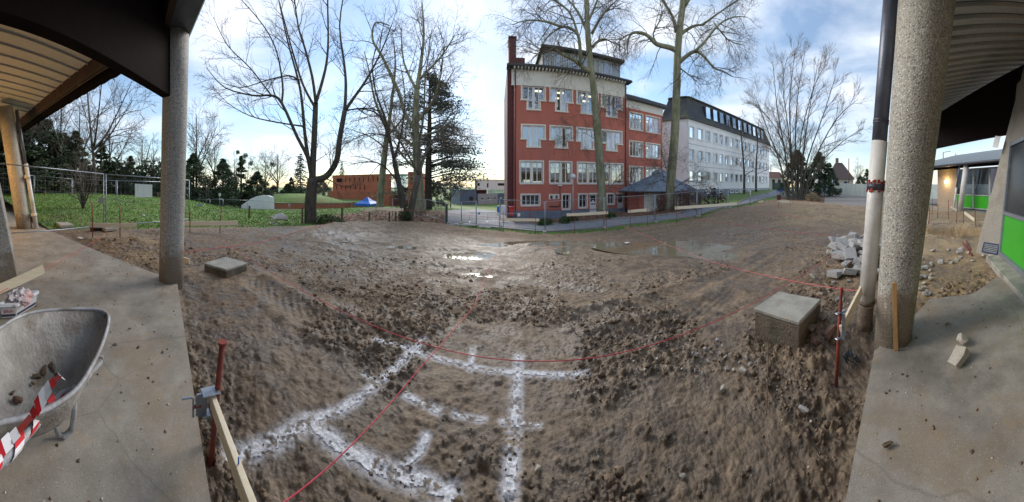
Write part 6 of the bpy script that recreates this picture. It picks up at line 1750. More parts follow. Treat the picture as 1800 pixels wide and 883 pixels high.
for (x, yt, yb, d, lb) in ((1492,279,322,60,'wooden utility pole beside the hipped roof house'),(1355,289,330,75,'thin pole behind the pale block end')):
    tag(MB().tube([W(x,yb+6,d), W(x,yt,d)], [.13,.1], 8).build('utility_pole', POSTW, smooth=True), lb, 'pole')
for (x, yt, d, lb) in ((1658,268,32,'lighting mast with arm above the classroom roof'),(1680,270,34,'plain mast above the classroom roof')):
    t = thing('mast', lb, 'pole', tuple(GD(x, d))); b = W(x, yt, d); MB().tube([W(x,345,d), b], .07, 8).build('shaft', GREYB, t)
    if x == 1658: MB().tube([b, b+Vector((-.4,-.9,.12))], .05, 6).build('arm', GREYB, t)
ms = thing('signal_mast', 'thin mast with small white head beyond the lawn', 'pole', tuple(W(386,368,30)))
MB().tube([W(386,369,30), W(386,343,30)], .05, 6).build('shaft', GALV, ms); MB().box(W(386,342.5,30), (.3,.2,.35)).build('head', FRAMEW, ms)
rd_b = W(899,378,22); rt_ = thing('red_bin', 'red plastic bin against the corner of the red school', 'bin', tuple(rd_b)); m = MB(); m.box(rd_b+Vector((0,0,.3)), (.4,.4,.75)); m.build('body', PLASTR, rt_, bevel=.03); MB().box(rd_b+Vector((0,0,.70)), (.44,.44,.06)).build('lid', PLASTR, rt_, bevel=.01)
wbn = W(885,374,22.5); wt_ = thing('bag_crate', 'white sack and blue crate left of the red bin', 'sack', tuple(wbn)); MB().box(wbn+Vector((0,0,.25)), (.45,.35,.85)).build('sack', WHITEP, wt_, bevel=.08); MB().box(wbn+Vector((-.42,0,.2)), (.3,.35,.8)).build('crate', SIGNB, wt_, bevel=.02)
sp = W(775,405,14.3); 
rock('spoil_slab', 2, STONEG, tuple(G(816,396)+Vector((0,0,.03))), .75, (0,0,.1), 'flat pale concrete spill at the path mouth', 'slab').scale = (.9,.6,.16)
wp_ = G(1102,437); m = MB(); m.box(wp_+Vector((0,0,.05)), (.16,.1,.02), .3); tag(m.build('white_scrap', WHITEP), 'white scrap of plastic lying by the wide puddle', 'scrap')
for (x, y, lb) in ((141,421,'white scrap on the sand by the left walkway'),(112,376,'white litter on the lawn edge'),(252,380,'white scrap on the lawn left of the column')):
    c = G(x, y); m = MB(); m.box(c+Vector((0,0,.03)), (.18,.1,.03), .7); tag(m.build('white_scrap', WHITEP, bevel=.008), lb, 'scrap')

# ------------------------------------------------------------------ trees
class Tree:
    """skeleton of polylines; thick limbs become the trunk mesh, thin shoots the crown mesh"""
    def __init__(s, seed): s.r = random.Random(seed); s.thick = []; s.thin = {}
    def rdir(s):
        return Vector((s.r.gauss(0,1), s.r.gauss(0,1), s.r.gauss(0,1))).normalized()
    def limb(s, pts, r0, r1, sub=3):
        """smooth limb through points (Catmull-Rom)"""
        P = [Vector(p) for p in pts]; out = []
        for i in range(len(P)-1):
            a, b, c, d = P[max(i-1,0)], P[i], P[i+1], P[min(i+2,len(P)-1)]
            for k in range(sub):
                t = k/sub; out.append(.5*((2*b)+(c-a)*t+(2*a-5*b+4*c-d)*t*t+(3*b-a-3*c+d)*t**3))
        out.append(P[-1]); n = len(out)
        rad = [r0+(r1-r0)*(i/(n-1)) for i in range(n)]
        s.thick.append((out, rad)); return out, rad
    def shoot(s, p, d, L, r, n=4, wig=.25, grav=0.0):
        pts = [p.copy()]; d = d.normalized()
        for i in range(n-1):
            d = (d+s.rdir()*wig+Vector((0,0,grav))).normalized(); pts.append(pts[-1]+d*(L/(n-1)))
        rad = [r*(1-.72*i/(n-1)) for i in range(n)]
        return pts, rad
    def sprout(s, pts, rad, n, L, ang, lv, maxlv, grav, t0=.2, ratio=.6, kids=(7,5,4), wig=.25, rmin=.006):
        m = len(pts)
        for i in range(n):
            t = t0+(1-t0)*((i+s.r.random())/n); f = t*(m-1); k = min(int(f), m-2); q = f-k
            p = pts[k].lerp(pts[k+1], q); tan = (pts[k+1]-pts[k]).normalized(); rr = rad[k]+(rad[k+1]-rad[k])*q
            ax = tan.cross(s.rdir())
            if ax.length < .01: continue
            a = ang*(.7+.6*s.r.random()); d = tan*math.cos(a)+ax.normalized()*math.sin(a)
            l = L*(1.15-.55*t)*(.65+.7*s.r.random()); r_ = max(rmin, min(rr*.62, l*.014+.003))
            if lv == 0: sp, sr = s.shoot(p, d, l, r_, 6, wig, grav)
            else: sp, sr = s.shoot(p, d, l, r_, 4, wig, grav)
            s.thin.setdefault(len(sp), []).append((sp, sr, lv))
            if lv < maxlv: s.sprout(sp, sr, kids[lv], l*ratio, ang*.95, lv+1, maxlv, grav, .25, ratio, kids, wig, rmin)
    def meshes(s, name):
        mb = MB()
        for pts, rad in s.thick: mb.tube(pts, rad, 9 if rad[0] > .09 else 6, cap=True)
        V, Q, base = [], [], 0
        for n, lst in s.thin.items():
            for sides, sel in ((4, [x for x in lst if x[2] == 0]), (3, [x for x in lst if x[2] > 0])):
                if not sel: continue
                P = np.array([[tuple(q) for q in x[0]] for x in sel]); Rr = np.array([x[1] for x in sel])
                T = np.gradient(P, axis=1); T /= np.linalg.norm(T, axis=2, keepdims=True)+1e-9
                up = np.where(np.abs(T[..., 2:3]) > .9, np.array([1.,0,0]), np.array([0,0,1.])); A = np.cross(T, up); A /= np.linalg.norm(A, axis=2, keepdims=True)+1e-9; B = np.cross(T, A)
                an = np.arange(sides)*2*np.pi/sides
                v = P[:, :, None, :]+Rr[:, :, None, None]*(A[:, :, None, :]*np.cos(an)[None, None, :, None]+B[:, :, None, :]*np.sin(an)[None, None, :, None])
                N_, P_ = P.shape[:2]; ix = np.arange(N_*P_*sides).reshape(N_, P_, sides)+base
                nx = np.roll(ix, -1, axis=2)
                Q.append(np.stack([ix[:, :-1], nx[:, :-1], nx[:, 1:], ix[:, 1:]], -1).reshape(-1, 4)); V.append(v.reshape(-1, 3)); base += N_*P_*sides
        return mb, (np.concatenate(V) if V else np.zeros((0,3))), (np.concatenate(Q) if Q else np.zeros((0,4), int))
    def build(s, name, label, bark, twig, loc, group=None, cat='tree'):
        mb, V, Q = s.meshes(name); t = thing(name, label, cat, tuple(loc), 0, group)
        mb.build('trunk', bark, t, smooth=True)
        if len(V): np_mesh('crown', V, Q, twig, t)
        return t
def px_limb(pts, D, off=None, jit=0, rnd=None):
    """traced limb: pixels at distance D plus a depth offset that grows along the limb"""
    n = len(pts); return [W(x, y, D+(0 if off is None else off*(i/(n-1))**1.2)) for i, (x, y) in enumerate(pts)]

# big dark forked tree
t1 = Tree(21); D = 13.7
t1.limb([W(545,402,D), W(546,392,D), W(546,355,D), W(550,314,D)], .38, .30)
t1.thick[-1][1][0] = .46
L1 = [([(551,316),(563,315),(577,307),(592,282),(597,245),(606,195)], .20, .13, -.6), ([(606,195),(622,172),(644,140),(668,95),(690,40)], .10, .02, -1.5), ([(606,195),(608,150),(605,110),(597,45),(606,-20)], .10, .03, 1.0),
      ([(549,318),(550,290),(552,254),(555,181)], .21, .15, .3), ([(555,181),(566,145),(574,110),(577,68),(576,0),(578,-60)], .10, .03, 1.0), ([(555,181),(549,136),(536,85),(524,45),(514,-30)], .09, .03, -.8), ([(552,186),(533,150),(517,100),(502,45),(482,-30)], .08, .025, 1.2),
      ([(548,310),(543,285),(536,236),(531,181),(524,140),(505,70),(490,0)], .13, .03, .9), ([(526,143),(508,133),(470,141),(425,154),(388,145)], .05, .012, -1.0),
      ([(547,305),(540,275),(522,240),(495,181),(477,168),(445,168),(395,154),(362,118)], .12, .014, -1.4), ([(532,222),(486,215),(440,204),(400,181),(372,150)], .05, .012, 1.2), ([(495,181),(497,150),(486,90),(463,45),(420,-5)], .07, .02, .8), ([(477,168),(440,120),(400,80),(375,30)], .04, .012, -1.6), ([(606,195),(640,190),(668,195)], .05, .02, 1.2)]
for pts, r0, r1, off in L1:
    p, r = t1.limb(px_limb(pts, D, off), r0, r1); t1.sprout(p, r, 11, 1.75, .7, 0, 2, .05, .28, .58, (6,4,3), .22)
t1.build('bare_tree', 'tall dark forked bare tree beside the grey boulder', BARKD, TWIGD, G(546,394))

# leaning trunks and the grey planes behind
def traced(seed, name, label, D, base_px, trunk, limbs, bark, twig, sp=(10,1.7,.75,.0), kids=(6,5,3), maxlv=2, rmin=.008, group=None):
    t = Tree(seed); (tp, ra, rb) = trunk
    pts = px_limb(tp, D); pts[0].z -= .3; p, r = t.limb(pts, ra, rb); r[0] *= 1.35
    for q in limbs:
        pts, r0, r1, off = q[:4]; o0 = q[4] if len(q) > 4 else 0
        lp = [W(x, y, D+o0+(off*(i/(len(pts)-1)))) for i, (x, y) in enumerate(pts)]
        p, r = t.limb(lp, r0, r1); t.sprout(p, r, sp[0], sp[1], sp[2], 0, maxlv, sp[3], .2, .6, kids, .28, rmin)
    return t.build(name, label, bark, twig, G(*base_px), group)
traced(31, 'bare_tree', 'pale trunk leaning right beside the dark leaning one', 16.3, (719,388), ([(718,389),(726,350),(736,308)], .24, .18),
       [([(736,308),(746,275),(757,254),(781,217),(800,190)], .13, .02, 1.0), ([(736,308),(736,260),(745,200),(748,130),(760,70)], .12, .02, .6), ([(736,308),(716,270),(700,245),(682,225)], .07, .02, -1.2), ([(757,254),(785,240),(812,236)], .06, .02, -1), ([(745,200),(775,160),(800,120)], .06, .02, 1.5)], BARKG, TWIGB, (9,2.0,.8,-.03))
traced(32, 'bare_tree', 'dark ivy footed trunk leaning left beside the pale one', 16.0, (711,387), ([(712,388),(707,350),(701,322),(693,281)], .22, .16),
       [([(693,281),(684,240),(676,205),(660,160),(655,110),(668,60)], .12, .02, .8), ([(686,250),(668,205),(640,192),(608,195)], .07, .02, -1.2), ([(701,322),(672,290),(640,285),(610,292)], .06, .015, -1.0), ([(693,281),(706,230),(712,170),(703,110)], .09, .02, 1.2), ([(684,240),(650,235),(620,245)], .05, .015, 1.2)], BARKD, TWIGB, (9,2.0,.8,-.04))
traced(33, 'plane_tree', 'mottled plane trunk standing behind the leaning pair', 22.5, (737,373), ([(738,374),(736,330),(733,270),(730,215),(733,159)], .50, .26),
       [([(733,159),(740,110),(745,60),(742,5)], .22, .05, .5), ([(731,230),(712,200),(700,160),(672,100),(655,70),(660,40),(685,45)], .2, .04, -1.5), ([(731,260),(705,240),(688,215),(672,170)], .16, .04, 1.5), ([(731,215),(760,180),(775,130),(780,80)], .16, .04, 1.2), ([(733,300),(705,270),(690,240)], .12, .03, -2), ([(733,160),(710,110),(705,50)], .14, .04, 1.5), ([(736,140),(775,100),(800,60)], .12, .03, -1.2), ([(731,240),(770,230),(800,205)], .10, .03, -1.8)], BARKP, TWIGB, (13,2.9,.85,-.03), (7,5,4))
traced(34, 'plane_tree', 'slender mottled plane beside the blue tent', 26, (668,366), ([(667,367),(670,330),(676,272),(682,227)], .42, .26),
       [([(682,227),(690,170),(695,110),(690,60)], .2, .04, 1), ([(682,227),(660,180),(650,130),(640,90)], .16, .04, -1), ([(677,260),(650,240),(622,230)], .1, .03, 1.5), ([(680,240),(710,205),(725,160)], .12, .03, -1.5)], BARKP, TWIGF, (10,2.8,.85,-.05), (6,5,4))

# the two great planes in front of the school
PLK = dict(sp=(14,2.4,.9,-.09), kids=(8,6,4), rmin=.0065)
traced(41, 'plane_tree', 'tall pale plane tree in front of the red school', 20.5, (1060,373), ([(1061,374),(1056,310),(1050,224),(1045,170),(1041,133),(1034,71),(1031,0),(1030,-90)], .38, .18),
       [([(1037,126),(1027,120),(1013,108),(988,95),(974,84)], .22, .08, -2.0), ([(1020,113),(1020,90),(1016,62),(1003,50),(986,48),(966,62),(952,80)], .16, .03, -1.2, -1.0), ([(988,48),(960,38),(925,36),(900,44)], .10, .02, -1.0, -2.0), ([(1042,82),(1052,72),(1064,69),(1080,77)], .14, .03, 1.5), ([(1034,60),(1015,20),(990,-10)], .15, .04, 1.5), ([(1040,60),(1060,25),(1085,0)], .13, .03, -1.5), ([(1033,40),(1050,0),(1060,-40)], .12, .03, 1), ([(974,84),(950,95),(925,90)], .08, .02, 1.0, -2.0), ([(1016,62),(1000,20),(960,-5),(925,0)], .1, .03, -.5, -1.2), ([(1050,205),(1066,185),(1085,180)], .04, .012, -1), ([(1053,250),(1030,235),(1010,232)], .03, .01, -1.5), ([(1058,345),(1080,320),(1094,300)], .05, .012, -1)], BARKP, TWIGB, **PLK)
traced(42, 'plane_tree', 'tall pale plane tree in front of the zinc roofed kiosk', 22, (1178,366), ([(1176,367),(1180,310),(1186,238),(1189,170),(1191,95),(1196,40),(1201,0),(1205,-80)], .43, .25),
       [([(1190,90),(1178,84),(1155,78),(1142,66),(1131,59),(1112,58),(1104,72),(1103,95)], .24, .05, -1.5), ([(1192,112),(1205,100),(1222,90),(1236,98),(1255,119),(1270,125),(1288,135)], .2, .04, -1.5), ([(1194,62),(1208,52),(1222,45),(1235,44)], .18, .07, 1.2), ([(1222,90),(1240,72),(1264,43),(1290,30),(1312,30)], .13, .03, 1.0, -.8), ([(1189,55),(1180,25),(1160,-5)], .2, .06, 1.2), ([(1204,10),(1225,-20),(1250,-40)], .15, .05, -1), ([(1255,40),(1280,70),(1310,80)], .08, .02, -1, .5), ([(1193,118),(1215,135),(1232,150)], .08, .02, -1.5), ([(1155,78),(1148,60),(1160,35),(1165,5)], .1, .03, -1), ([(1235,44),(1260,25),(1290,5),(1310,-10)], .1, .03, 1, 1.2), ([(1112,58),(1090,70),(1078,95)], .06, .02, 1, -1.5), ([(1178,330),(1160,310),(1148,290)], .05, .012, -1), ([(1178,335),(1205,318),(1230,300)], .05, .012, -1.2), ([(1180,320),(1166,280),(1160,240)], .05, .012, -1)], BARKP, TWIGB, **PLK)

# many stemmed clump on the right
t = Tree(51); D = 29
for i, (bx_, top) in enumerate(((1384,[(1372,290),(1352,235),(1328,170)]),(1388,[(1380,270),(1366,190),(1360,120)]),(1394,[(1391,270),(1388,180),(1398,85)]),(1400,[(1398,260),(1402,170),(1415,90)]),(1405,[(1412,270),(1425,180),(1440,100)]),(1408,[(1420,280),(1448,200),(1470,130)]),(1411,[(1432,280),(1470,210),(1508,175)]),(1398,[(1385,300),(1368,270),(1340,245)]),(1412,[(1440,290),(1480,250),(1518,225)]),(1390,[(1376,250),(1345,200),(1322,180)]),(1402,[(1408,240),(1432,150),(1455,110)]),(1396,[(1386,230),(1376,150),(1384,100)]))):
    pts = [W(bx_, 354, D), W(bx_+(top[0][0]-bx_)*.25, 335, D+.2)]+[W(x, y, D+(i % 5-2)*.7*(k+1)/2) for k, (x, y) in enumerate(top)]
    p, r = t.limb(pts, .15 if i < 7 else .11, .02); t.sprout(p, r, 19, 2.6, .55, 0, 2, .06, .36, .6, (8,6,4), .2, .008)
t.build('many_stemmed_tree', 'fan shaped many stemmed bare tree above the leaf heap', BARKG, TWIGB, G(1398,352))
for i, (x, d, tops, lb) in enumerate(((1308,33,[(1308,300),(1304,250),(1300,205)],'thin dark tree left of its twin before the pale block'),(1329,37,[(1329,300),(1331,260),(1334,212)],'thin dark tree right of its twin before the pale block'))):
    t = Tree(60+i); b = G(x, 338 if i else 341); d = b.xy.length
    p, r = t.limb([b-Vector((0,0,.3))]+[W(a, y, d) for a, y in tops], .24, .05); t.sprout(p, r, 13, 3.6, .95, 0, 2, .01, .25, .6, (6,5,3), .25, .012)
    t.build('bare_tree', lb, BARKD, TWIGD, b)

# ------------------------------------------------------------------ foliage
def leaf_quads(P, size, rng, flat=0.0, droop=0):
    """one bent leaf spray (two triangles) per point"""
    n = len(P); d1 = rng.normal(size=(n,3)); d1[:, 2] *= (1-flat); d1 /= np.linalg.norm(d1, axis=1, keepdims=True)
    d2 = np.cross(d1, rng.normal(size=(n,3))); d2[:, 2] *= (1-flat); d2 /= np.linalg.norm(d2, axis=1, keepdims=True)+1e-9
    s = size*(.55+.9*rng.random(n))[:, None]
    v = np.stack([P-d1*s, P+d2*s*.42, P+d1*s, P-d2*s*.42], 1)
    return v.reshape(-1,3), np.arange(n*4).reshape(n,4)
def crown_pts(rng, n, shape):
    """points in clumps through a crown volume; shape(u) -> list of (centre, radius)"""
    C, Rd = shape; k = rng.integers(0, len(C), n)
    v = rng.normal(size=(n,3)); v /= np.linalg.norm(v, axis=1, keepdims=True); r = rng.random(n)**.45
    return C[k]+v*r[:, None]*Rd[k][:, None]*np.array([1,1,.8])
def evergreen(seed, h, w, n=3600, conical=.6, leaf=.22, nclump=70):
    rng = np.random.default_rng(seed); C, Rd = [], []
    for i in range(nclump):
        t = rng.random()**.85; z = h*(.04+.92*t); rad = w*(1-t**(1.2+1.5*(1-conical)))*(.35+.65*math.sqrt(rng.random())); a = rng.random()*6.28
        C.append((rad*math.cos(a), rad*math.sin(a), z)); Rd.append(w*(.20+.22*rng.random())*(1-.55*t))
    P = crown_pts(rng, n, (np.array(C), np.array(Rd))); return leaf_quads(P, leaf, rng, .25)
def conifer(seed, h, w, n_wh=16, per=7, leaf=.3):
    """whorled fir: flat boughs of sprays"""
    rng = np.random.default_rng(seed); P = []
    for i in range(n_wh):
        t = (i+.5)/n_wh; z = h*(.10+.88*t); L = w*(1-t)**.8+.25
        for j in range(per):
            a = rng.random()*6.28; m = int(26*(1-t)+8)
            for s in np.linspace(.15, 1, m): P.append((L*s*math.cos(a)+rng.normal()*.16*L*s*.5, L*s*math.sin(a)+rng.normal()*.16*L*s*.5, z-.28*L*s*s+rng.normal()*.05))
    return leaf_quads(np.array(P), leaf, rng, .55)
def proto_ev(name, fol, mat, h, trunk_r, bark=BARKD):
    V, Q = fol; t = thing(name, '', 'tree'); me = np_mesh('crown', V, Q, mat, t)
    MB().tube([(0,0,-.6),(0,0,h*.55),(0,0,h*.95)], [trunk_r, trunk_r*.6, .02], 7).build('trunk', bark, t, smooth=True)
    return t
def proto_bare(name, seed, h, spread, bark, twig, n=11, first=.32, kids=(6,5,3), grav=.02, lean=0, rmin=.014, forks=3):
    t = Tree(seed); r = t.r
    p, rd = t.limb([(0,0,-.6),(r.uniform(-.1,.1)*lean,0,h*.2),(lean*.3,r.uniform(-.2,.2),h*.5),(lean*.7,0,h*.95)], h*.022, .03)
    t.sprout(p, rd, n, h*.34*spread, .75, 0, 2, grav, first, .6, kids, .22, rmin)
    for k in range(forks):
        a = r.random()*6.28; z = h*(.25+.2*r.random()); e = h*.28*spread
        p, rd = t.limb([(0,0,z),(math.cos(a)*e*.4,math.sin(a)*e*.4,z+h*.15),(math.cos(a)*e,math.sin(a)*e,h*(.7+.2*r.random()))], h*.012, .02)
        t.sprout(p, rd, n-3, h*.28*spread, .7, 0, 2, grav, .25, .6, kids, .22, rmin)
    mb, V, Q = t.meshes(name); o = thing(name, '', 'tree'); mb.build('trunk', bark, o, smooth=True); np_mesh('crown', V, Q, twig, o); return o
PROTO = {
 'ev1': proto_ev('evergreen_tree', evergreen(1, 10, 3.6, 13000, .5, .17, 110), YEW, 10, .3), 'ev2': proto_ev('evergreen_tree', evergreen(2, 10, 2.7, 9000, .8, .16, 80), YEW, 10, .25),
 'ivy': proto_ev('ivy_clad_tree', evergreen(3, 10, 1.4, 7000, .25, .14, 60), IVY, 10, .22), 'fir': proto_ev('fir_tree', conifer(4, 10, 2.6, 24, 9, .17), CEDAR, 10, .2), 'bush': proto_ev('evergreen_bush', evergreen(5, 10, 6.0, 10000, .15, .26, 80), YEW, 6, .2),
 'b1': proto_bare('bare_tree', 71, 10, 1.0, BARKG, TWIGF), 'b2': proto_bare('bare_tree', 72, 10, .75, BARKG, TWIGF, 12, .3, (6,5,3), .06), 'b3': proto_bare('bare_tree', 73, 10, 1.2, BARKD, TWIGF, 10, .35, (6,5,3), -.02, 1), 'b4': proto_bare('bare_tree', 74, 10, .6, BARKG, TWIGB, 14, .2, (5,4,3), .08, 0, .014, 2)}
USED = {}
def plant(kind, x, d, ytop, label, ybase=None, wide=1.0, group=None, cat=None):
    b = GD(x, d) if ybase is None else W(x, ybase, d); top = EYE-(ytop-HY)/F*d; h = max(.5, top-b.z)
    pr = PROTO[kind]; o = pr if kind not in USED else copy_tree(pr); USED[kind] = 1
    o.location = b; o.scale = (h/10*wide, h/10*wide, h/10); o.rotation_euler = (0, 0, (x*7.3) % 6.28)
    o['label'] = label; o['category'] = cat or ('bush' if kind == 'bush' else 'tree')
    if group: o['group'] = group
    elif 'group' in o: del o['group']
    return o
GW = 'wood beyond the lawn'
for i, (k, x, d, yt, wd, lb) in enumerate((
 ('ev1',20,27,205,1.5,'dark evergreen behind the orange column'),('ev1',70,26,196,1.4,'big dark evergreen right of the orange column'),('ev1',112,30,232,1.3,'dark evergreen left of the tall forked trunk'),('b3',165,24,118,.9,'tall forked bare tree reaching above the beam'),
 ('b1',108,25,165,1.1,'pale bare tree under the canopy edge'),('b2',140,30,180,1.1,'twiggy bare tree left of the tall forked one'),('ivy',133,26,228,1.9,'ivy covered stump tree in front of the twiggy one'),('ivy',178,27,248,2.2,'ivy covered tree at the foot of the tall forked one'),('b1',192,28,210,1.1,'bare tree right of the tall forked one'),('b4',213,26,262,1.3,'low bare tree behind the white board'),
 ('ev2',230,26,272,1.1,'small rounded evergreen behind the white board'),('b2',250,30,240,1.3,'bare tree right of the rounded evergreen'),('b4',270,28,258,1.4,'brushy bare tree just left of the left column'),('ivy',290,30,276,1.5,'ivy clad tree hidden behind the left column'),('b2',40,24,150,1.0,'bare tree rising behind the dark evergreens'),('b1',345,33,192,.85,'tall pale bare tree right of the left column'),
 ('ev1',340,31,268,1.1,'dark evergreen right of the left column'),('b4',362,30,285,1.2,'brushy bare sapling beside the signal mast'),('b1',378,34,236,.8,'bare tree above the signal mast'),('ev1',392,33,277,1.0,'dark evergreen behind the signal mast'),('b2',412,36,275,1.0,'thin bare tree between two evergreens'),('ivy',424,35,272,1.3,'ivy clad trunk with mistletoe balls'),('b3',432,37,280,.9,'bare crown beside the ivy clad trunk'),
 ('ev1',452,36,300,1.3,'broad dark evergreen behind the white curved wall'),('b1',466,40,271,.9,'bare tree with mistletoe behind the broad evergreen'),('b1',488,40,265,1.15,'spreading bare tree above the turf roof'),('ev1',505,42,322,1.3,'low evergreen on the turf roof line'),('bush',482,44,326,1.0,'rounded evergreen bush behind the turf roof'),('fir',528,42,268,.95,'slim fir left of the big forked tree'),('ev2',512,40,310,1.0,'small evergreen beside the slim fir'),
 ('bush',567,60,318,1.0,'grey thicket right of the big forked tree'),('fir',601,70,284,.7,'small fir rising behind the rust block'),('b2',570,55,300,1.6,'misty bare tree right of the big forked tree'),
 ('bush',770,40,318,.8,'dark bush under the cedar'),('bush',722,42,322,.7,'dark bush behind the plane trunks'),('b3',792,34,312,.9,'crooked bare tree beside the blue grey base'),('b4',700,46,300,1.5,'brushy bare tree behind the leaning trunks'),('bush',800,60,326,.8,'dark bush at the blue grey base'),('b4',560,48,330,1.6,'thin brush behind the big forked tree'),
 ('ev1',1402,37,262,1.0,'dark yew behind the many stemmed tree'),('ev1',1440,39,266,1.1,'broad dark yew right of the many stemmed tree'),('ev2',1458,40,285,1.3,'low yew beside the white annex'),('bush',1512,70,308,.6,'small hedge above the hoarding'),('ev2',1524,75,296,1.2,'pointed evergreen above the hoarding'),('b4',1508,90,282,1.4,'far row of poplar like bare trees'),('bush',1488,66,314,.5,'hedge in front of the hipped roof house'),('b4',1540,90,290,1.2,'far bare tree behind the downpipe'))):
    plant(k, x, d, yt, lb, None, wd, GW if x < 560 else ('trees beyond the yard' if x > 1300 else 'trees beyond the path'))
# continuous dark understorey of the wood
rng = np.random.default_rng(9); P = []
for i in range(26000):
    x = rng.uniform(-60,545); d = rng.uniform(26,40) if x < 330 else rng.uniform(38,52); a = az(x)
    hmax = (6.5 if x < 130 else 4.0 if x < 330 else 2.6)*(.5+.7*float(vn(np.array([x*.03]), np.array([0.]), 4)[0]))
    P.append((d*math.sin(a), d*math.cos(a), rng.random()**1.3*hmax))
P = np.array(P); P[:, 2] += base_gz(P[:, 0], P[:, 1])
V, Q = leaf_quads(P, .30, rng, .2); o = np_mesh('undergrowth', V, Q, YEW); o['kind'] = 'stuff'; o['label'] = 'dark undergrowth along the foot of the wood'
# cedar with drooping plates beside the plane
ced = thing('cedar_tree', 'great dark cedar with drooping layered boughs left of the red school', 'tree', tuple(GD(753,26)))
cb0 = GD(753,26); rng = np.random.default_rng(17); P = []; m = MB()
m.tube([cb0-Vector((0,0,.5)), W(753,300,26), W(755,220,26), W(756,130,26)], [.42,.34,.22,.04], 10)
for i in range(96):
    t = rng.random()**.8; y = 342-212*t; L = (6.4*(1-t)**.5)*(.55+.5*rng.random())+.5; a = rng.random()*6.28
    if rng.random() < .45: a = rng.uniform(-.7,.7)
    c = W(754, y, 26); end = c+Vector((L*math.cos(a), L*math.sin(a), .12*L)); mid = c.lerp(end,.5)+Vector((0,0,.2))
    m.tube([c, mid, end-Vector((0,0,.35))], [.07,.045,.015], 5)
    for s in np.linspace(.3, 1, int(30*L/3)+6):
        q = c.lerp(end, s); wv = .5*s*L*.22
        for k in range(5): P.append((q.x+rng.normal()*wv, q.y+rng.normal()*wv, q.z-.45*s*s*L*.25+rng.normal()*.10-abs(rng.normal())*.26))
m.build('trunk', BARKD, ced, smooth=True); V, Q = leaf_quads(np.array(P), .11, rng, .3); np_mesh('crown', V, Q, CEDAR, ced)
# mistletoe balls
for (x, y, d, r_) in ((431,274,34.5,.42),(429,284,34.5,.35),(441,287,39,.4),(480,289,39,.45),(418,268,34.5,.3)):
    rng = np.random.default_rng(int(x)); v = rng.normal(size=(260,3)); v /= np.linalg.norm(v, axis=1, keepdims=True); c = W(x, y, d)
    V, Q = leaf_quads(np.array(c)+v*r_*(rng.random(260)**.5)[:, None], .09, rng); tag(np_mesh('mistletoe_ball', V, Q, MISTLE), 'round mistletoe ball in the wood, '+{431:'upper of the close pair',429:'lower of the close pair',441:'just right of the close pair',480:'furthest right',418:'small, furthest left'}[x], 'mistletoe', 'mistletoe balls in the wood')
# sapling on the lawn
for i, (x, y, yt, lb) in enumerate(((146,368,258,'thin multi stemmed bare sapling on the lawn before the wood'),)):
    t = Tree(80); b = G(x, y); d = b.xy.length
    for k in range(7):
        a = k*.9; e = W(x+(k-3)*9, yt+abs(k-3)*22, d+math.sin(a)*.8); p, r = t.limb([b, b.lerp(e,.45)+Vector((0,0,.3)), e], .05, .01); t.sprout(p, r, 8, 1.3, .6, 0, 1, .03, .25, .6, (4,3,2))
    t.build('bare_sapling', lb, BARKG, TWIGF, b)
# shrubs by the kiosk, low bushes, purple leaved bush
def shrub(lb, x, d, w_, h, mat, seed, n=900, leaf=.07, twigs=40, cat='shrub'):
    b = GD(x, d); t = Tree(seed)
    for k in range(twigs):
        a = t.r.random()*6.28; e = b+Vector((math.cos(a)*w_*t.r.random(), math.sin(a)*w_*t.r.random()*.7, h*(.5+.5*t.r.random()))); p, r = t.limb([b+Vector((math.cos(a)*w_*.3,math.sin(a)*w_*.2,-.1)), b.lerp(e,.6), e], .014, .006, 2); t.sprout(p, r, 3, h*.4, .6, 1, 2, .02, .3, .6, (3,3,2), .3, .006)
    o = t.build('shrub', lb, TWIGB, SHRUBR if mat is SHRUBR else TWIGB, b, None, cat)
    if n:
        rng = np.random.default_rng(seed); v = rng.normal(size=(n,3)); v /= np.linalg.norm(v, axis=1, keepdims=True); v[:, 2] = np.abs(v[:, 2])
        V, Q = leaf_quads(np.array(b)+v*np.array([w_, w_*.7, h])*(rng.random(n)**.4)[:, None], leaf, rng); np_mesh('foliage', V, Q, mat, o)
    return o
shrub('reddish bare shrub left of the second plane trunk', 1162, 21.6, .9, 1.5, SHRUBR, 91, 500, .06)
shrub('big reddish bare shrub right of the second plane trunk', 1205, 21.5, 1.6, 2.0, SHRUBR, 92, 900, .07, 60)
shrub('reddish shrub at the right end of the kiosk', 1228, 23, 1.0, 1.6, SHRUBR, 93, 500, .06)
shrub('dark purple leaved bush on the bank before the pale block', 1255, 27, 1.9, 2.2, m_leaf('purple leaf', (.03,.015,.022), (.07,.03,.04)), 94, 260, .2, 16)
shrub('low green bush below the globe lamp', 1000, 18.8, .8, .55, SHRUBG, 95, 700, .09, 10)
shrub('low green bush left of the globe lamp', 960, 19, .7, .5, SHRUBG, 96, 500, .09, 10)
shrub('low green bush by the first plane foot', 1072, 18.6, .6, .5, SHRUBG, 97, 500, .08, 10)
shrub('ivy clump at the foot of the dark leaning trunk', 711, 15.9, .45, 1.1, IVY, 98, 600, .08, 6)
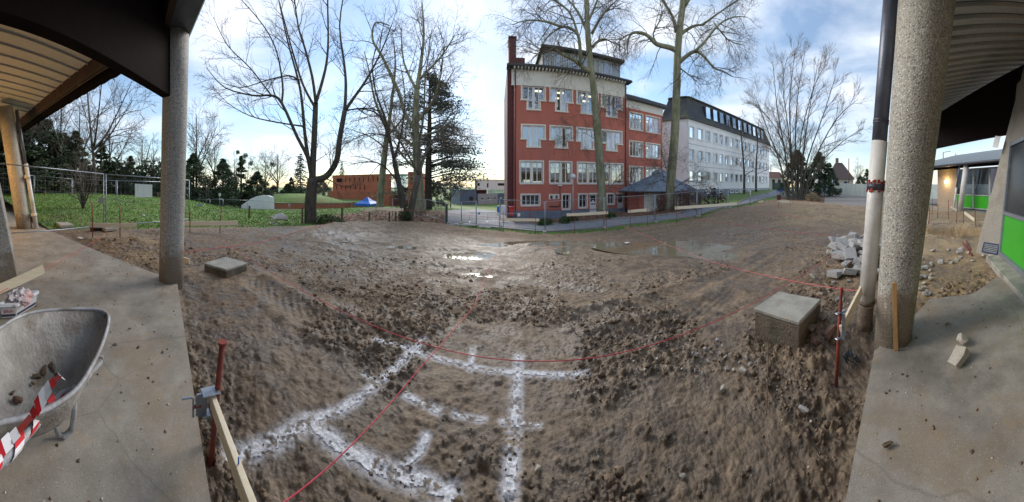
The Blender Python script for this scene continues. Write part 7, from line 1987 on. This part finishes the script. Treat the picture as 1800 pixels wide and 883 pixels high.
shrub('rough green tuft in the dead leaves', 575, 13.6, 1.3, .5, SHRUBG, 99, 900, .08, 8)
shrub('dry grass clump at the foot of the many stemmed tree', 1428, 28, 1.2, .9, m_leaf('dry grass', (.25,.19,.11), (.38,.30,.19)), 100, 700, .12, 12)
# ------------------------------------------------------------------ grass blades and dead leaves
def on_class(c, n, dlo, dhi, rng):
    sel = np.argwhere((cls == c) & keep & (fD > dlo) & (fD < dhi)); ar = fD[sel[:,0], sel[:,1]]; pr = ar*np.gradient(dd)[sel[:,0]]*np.minimum(1, 14/ar)**1.2; pr /= pr.sum()
    q = sel[rng.choice(len(sel), n, p=pr)]; u, w_ = rng.random(n)[:,None], rng.random(n)[:,None]
    vv = VV.reshape(NR,NA,3); a = vv[q[:,0],q[:,1]]; b = vv[q[:,0]+1,q[:,1]]; c_ = vv[q[:,0],q[:,1]+1]
    return a+(b-a)*u+(c_-a)*w_
rng = np.random.default_rng(55); n = 60000; P = on_class(1, n, 6, 30, rng)
hgt = (.03+.06*rng.random(n))[:,None]; ln = rng.normal(size=(n,3))*.05; ln[:,2] = 0; sd2 = rng.normal(size=(n,3)); sd2[:,2] = 0; sd2 /= np.linalg.norm(sd2, axis=1, keepdims=True)
wd_ = .022
V = np.stack([P-sd2*wd_, P+sd2*wd_, P+ln+np.array([0,0,1.])*hgt], 1).reshape(-1,3); o = np_mesh('grass', V, np.arange(n*3).reshape(n,3), BLADE); o['kind'] = 'stuff'; o['label'] = 'short green grass on the lawn'
n = 14000; P = on_class(3, n, 8, 36, rng)+np.array([0,0,.025]); V, Q = leaf_quads(P, .075, rng, .75); o = np_mesh('dead_leaves', V, Q, DEADLEAF); o['kind'] = 'stuff'; o['label'] = 'reddish dead leaves on the beds and under the trees'
n = 900; P = on_class(1, n, 9, 22, rng)+np.array([0,0,.03]); V, Q = leaf_quads(P, .06, rng, .75); o = np_mesh('lawn_leaves', V, Q, DEADLEAF); o['kind'] = 'stuff'; o['label'] = 'stray dead leaves on the lawn'
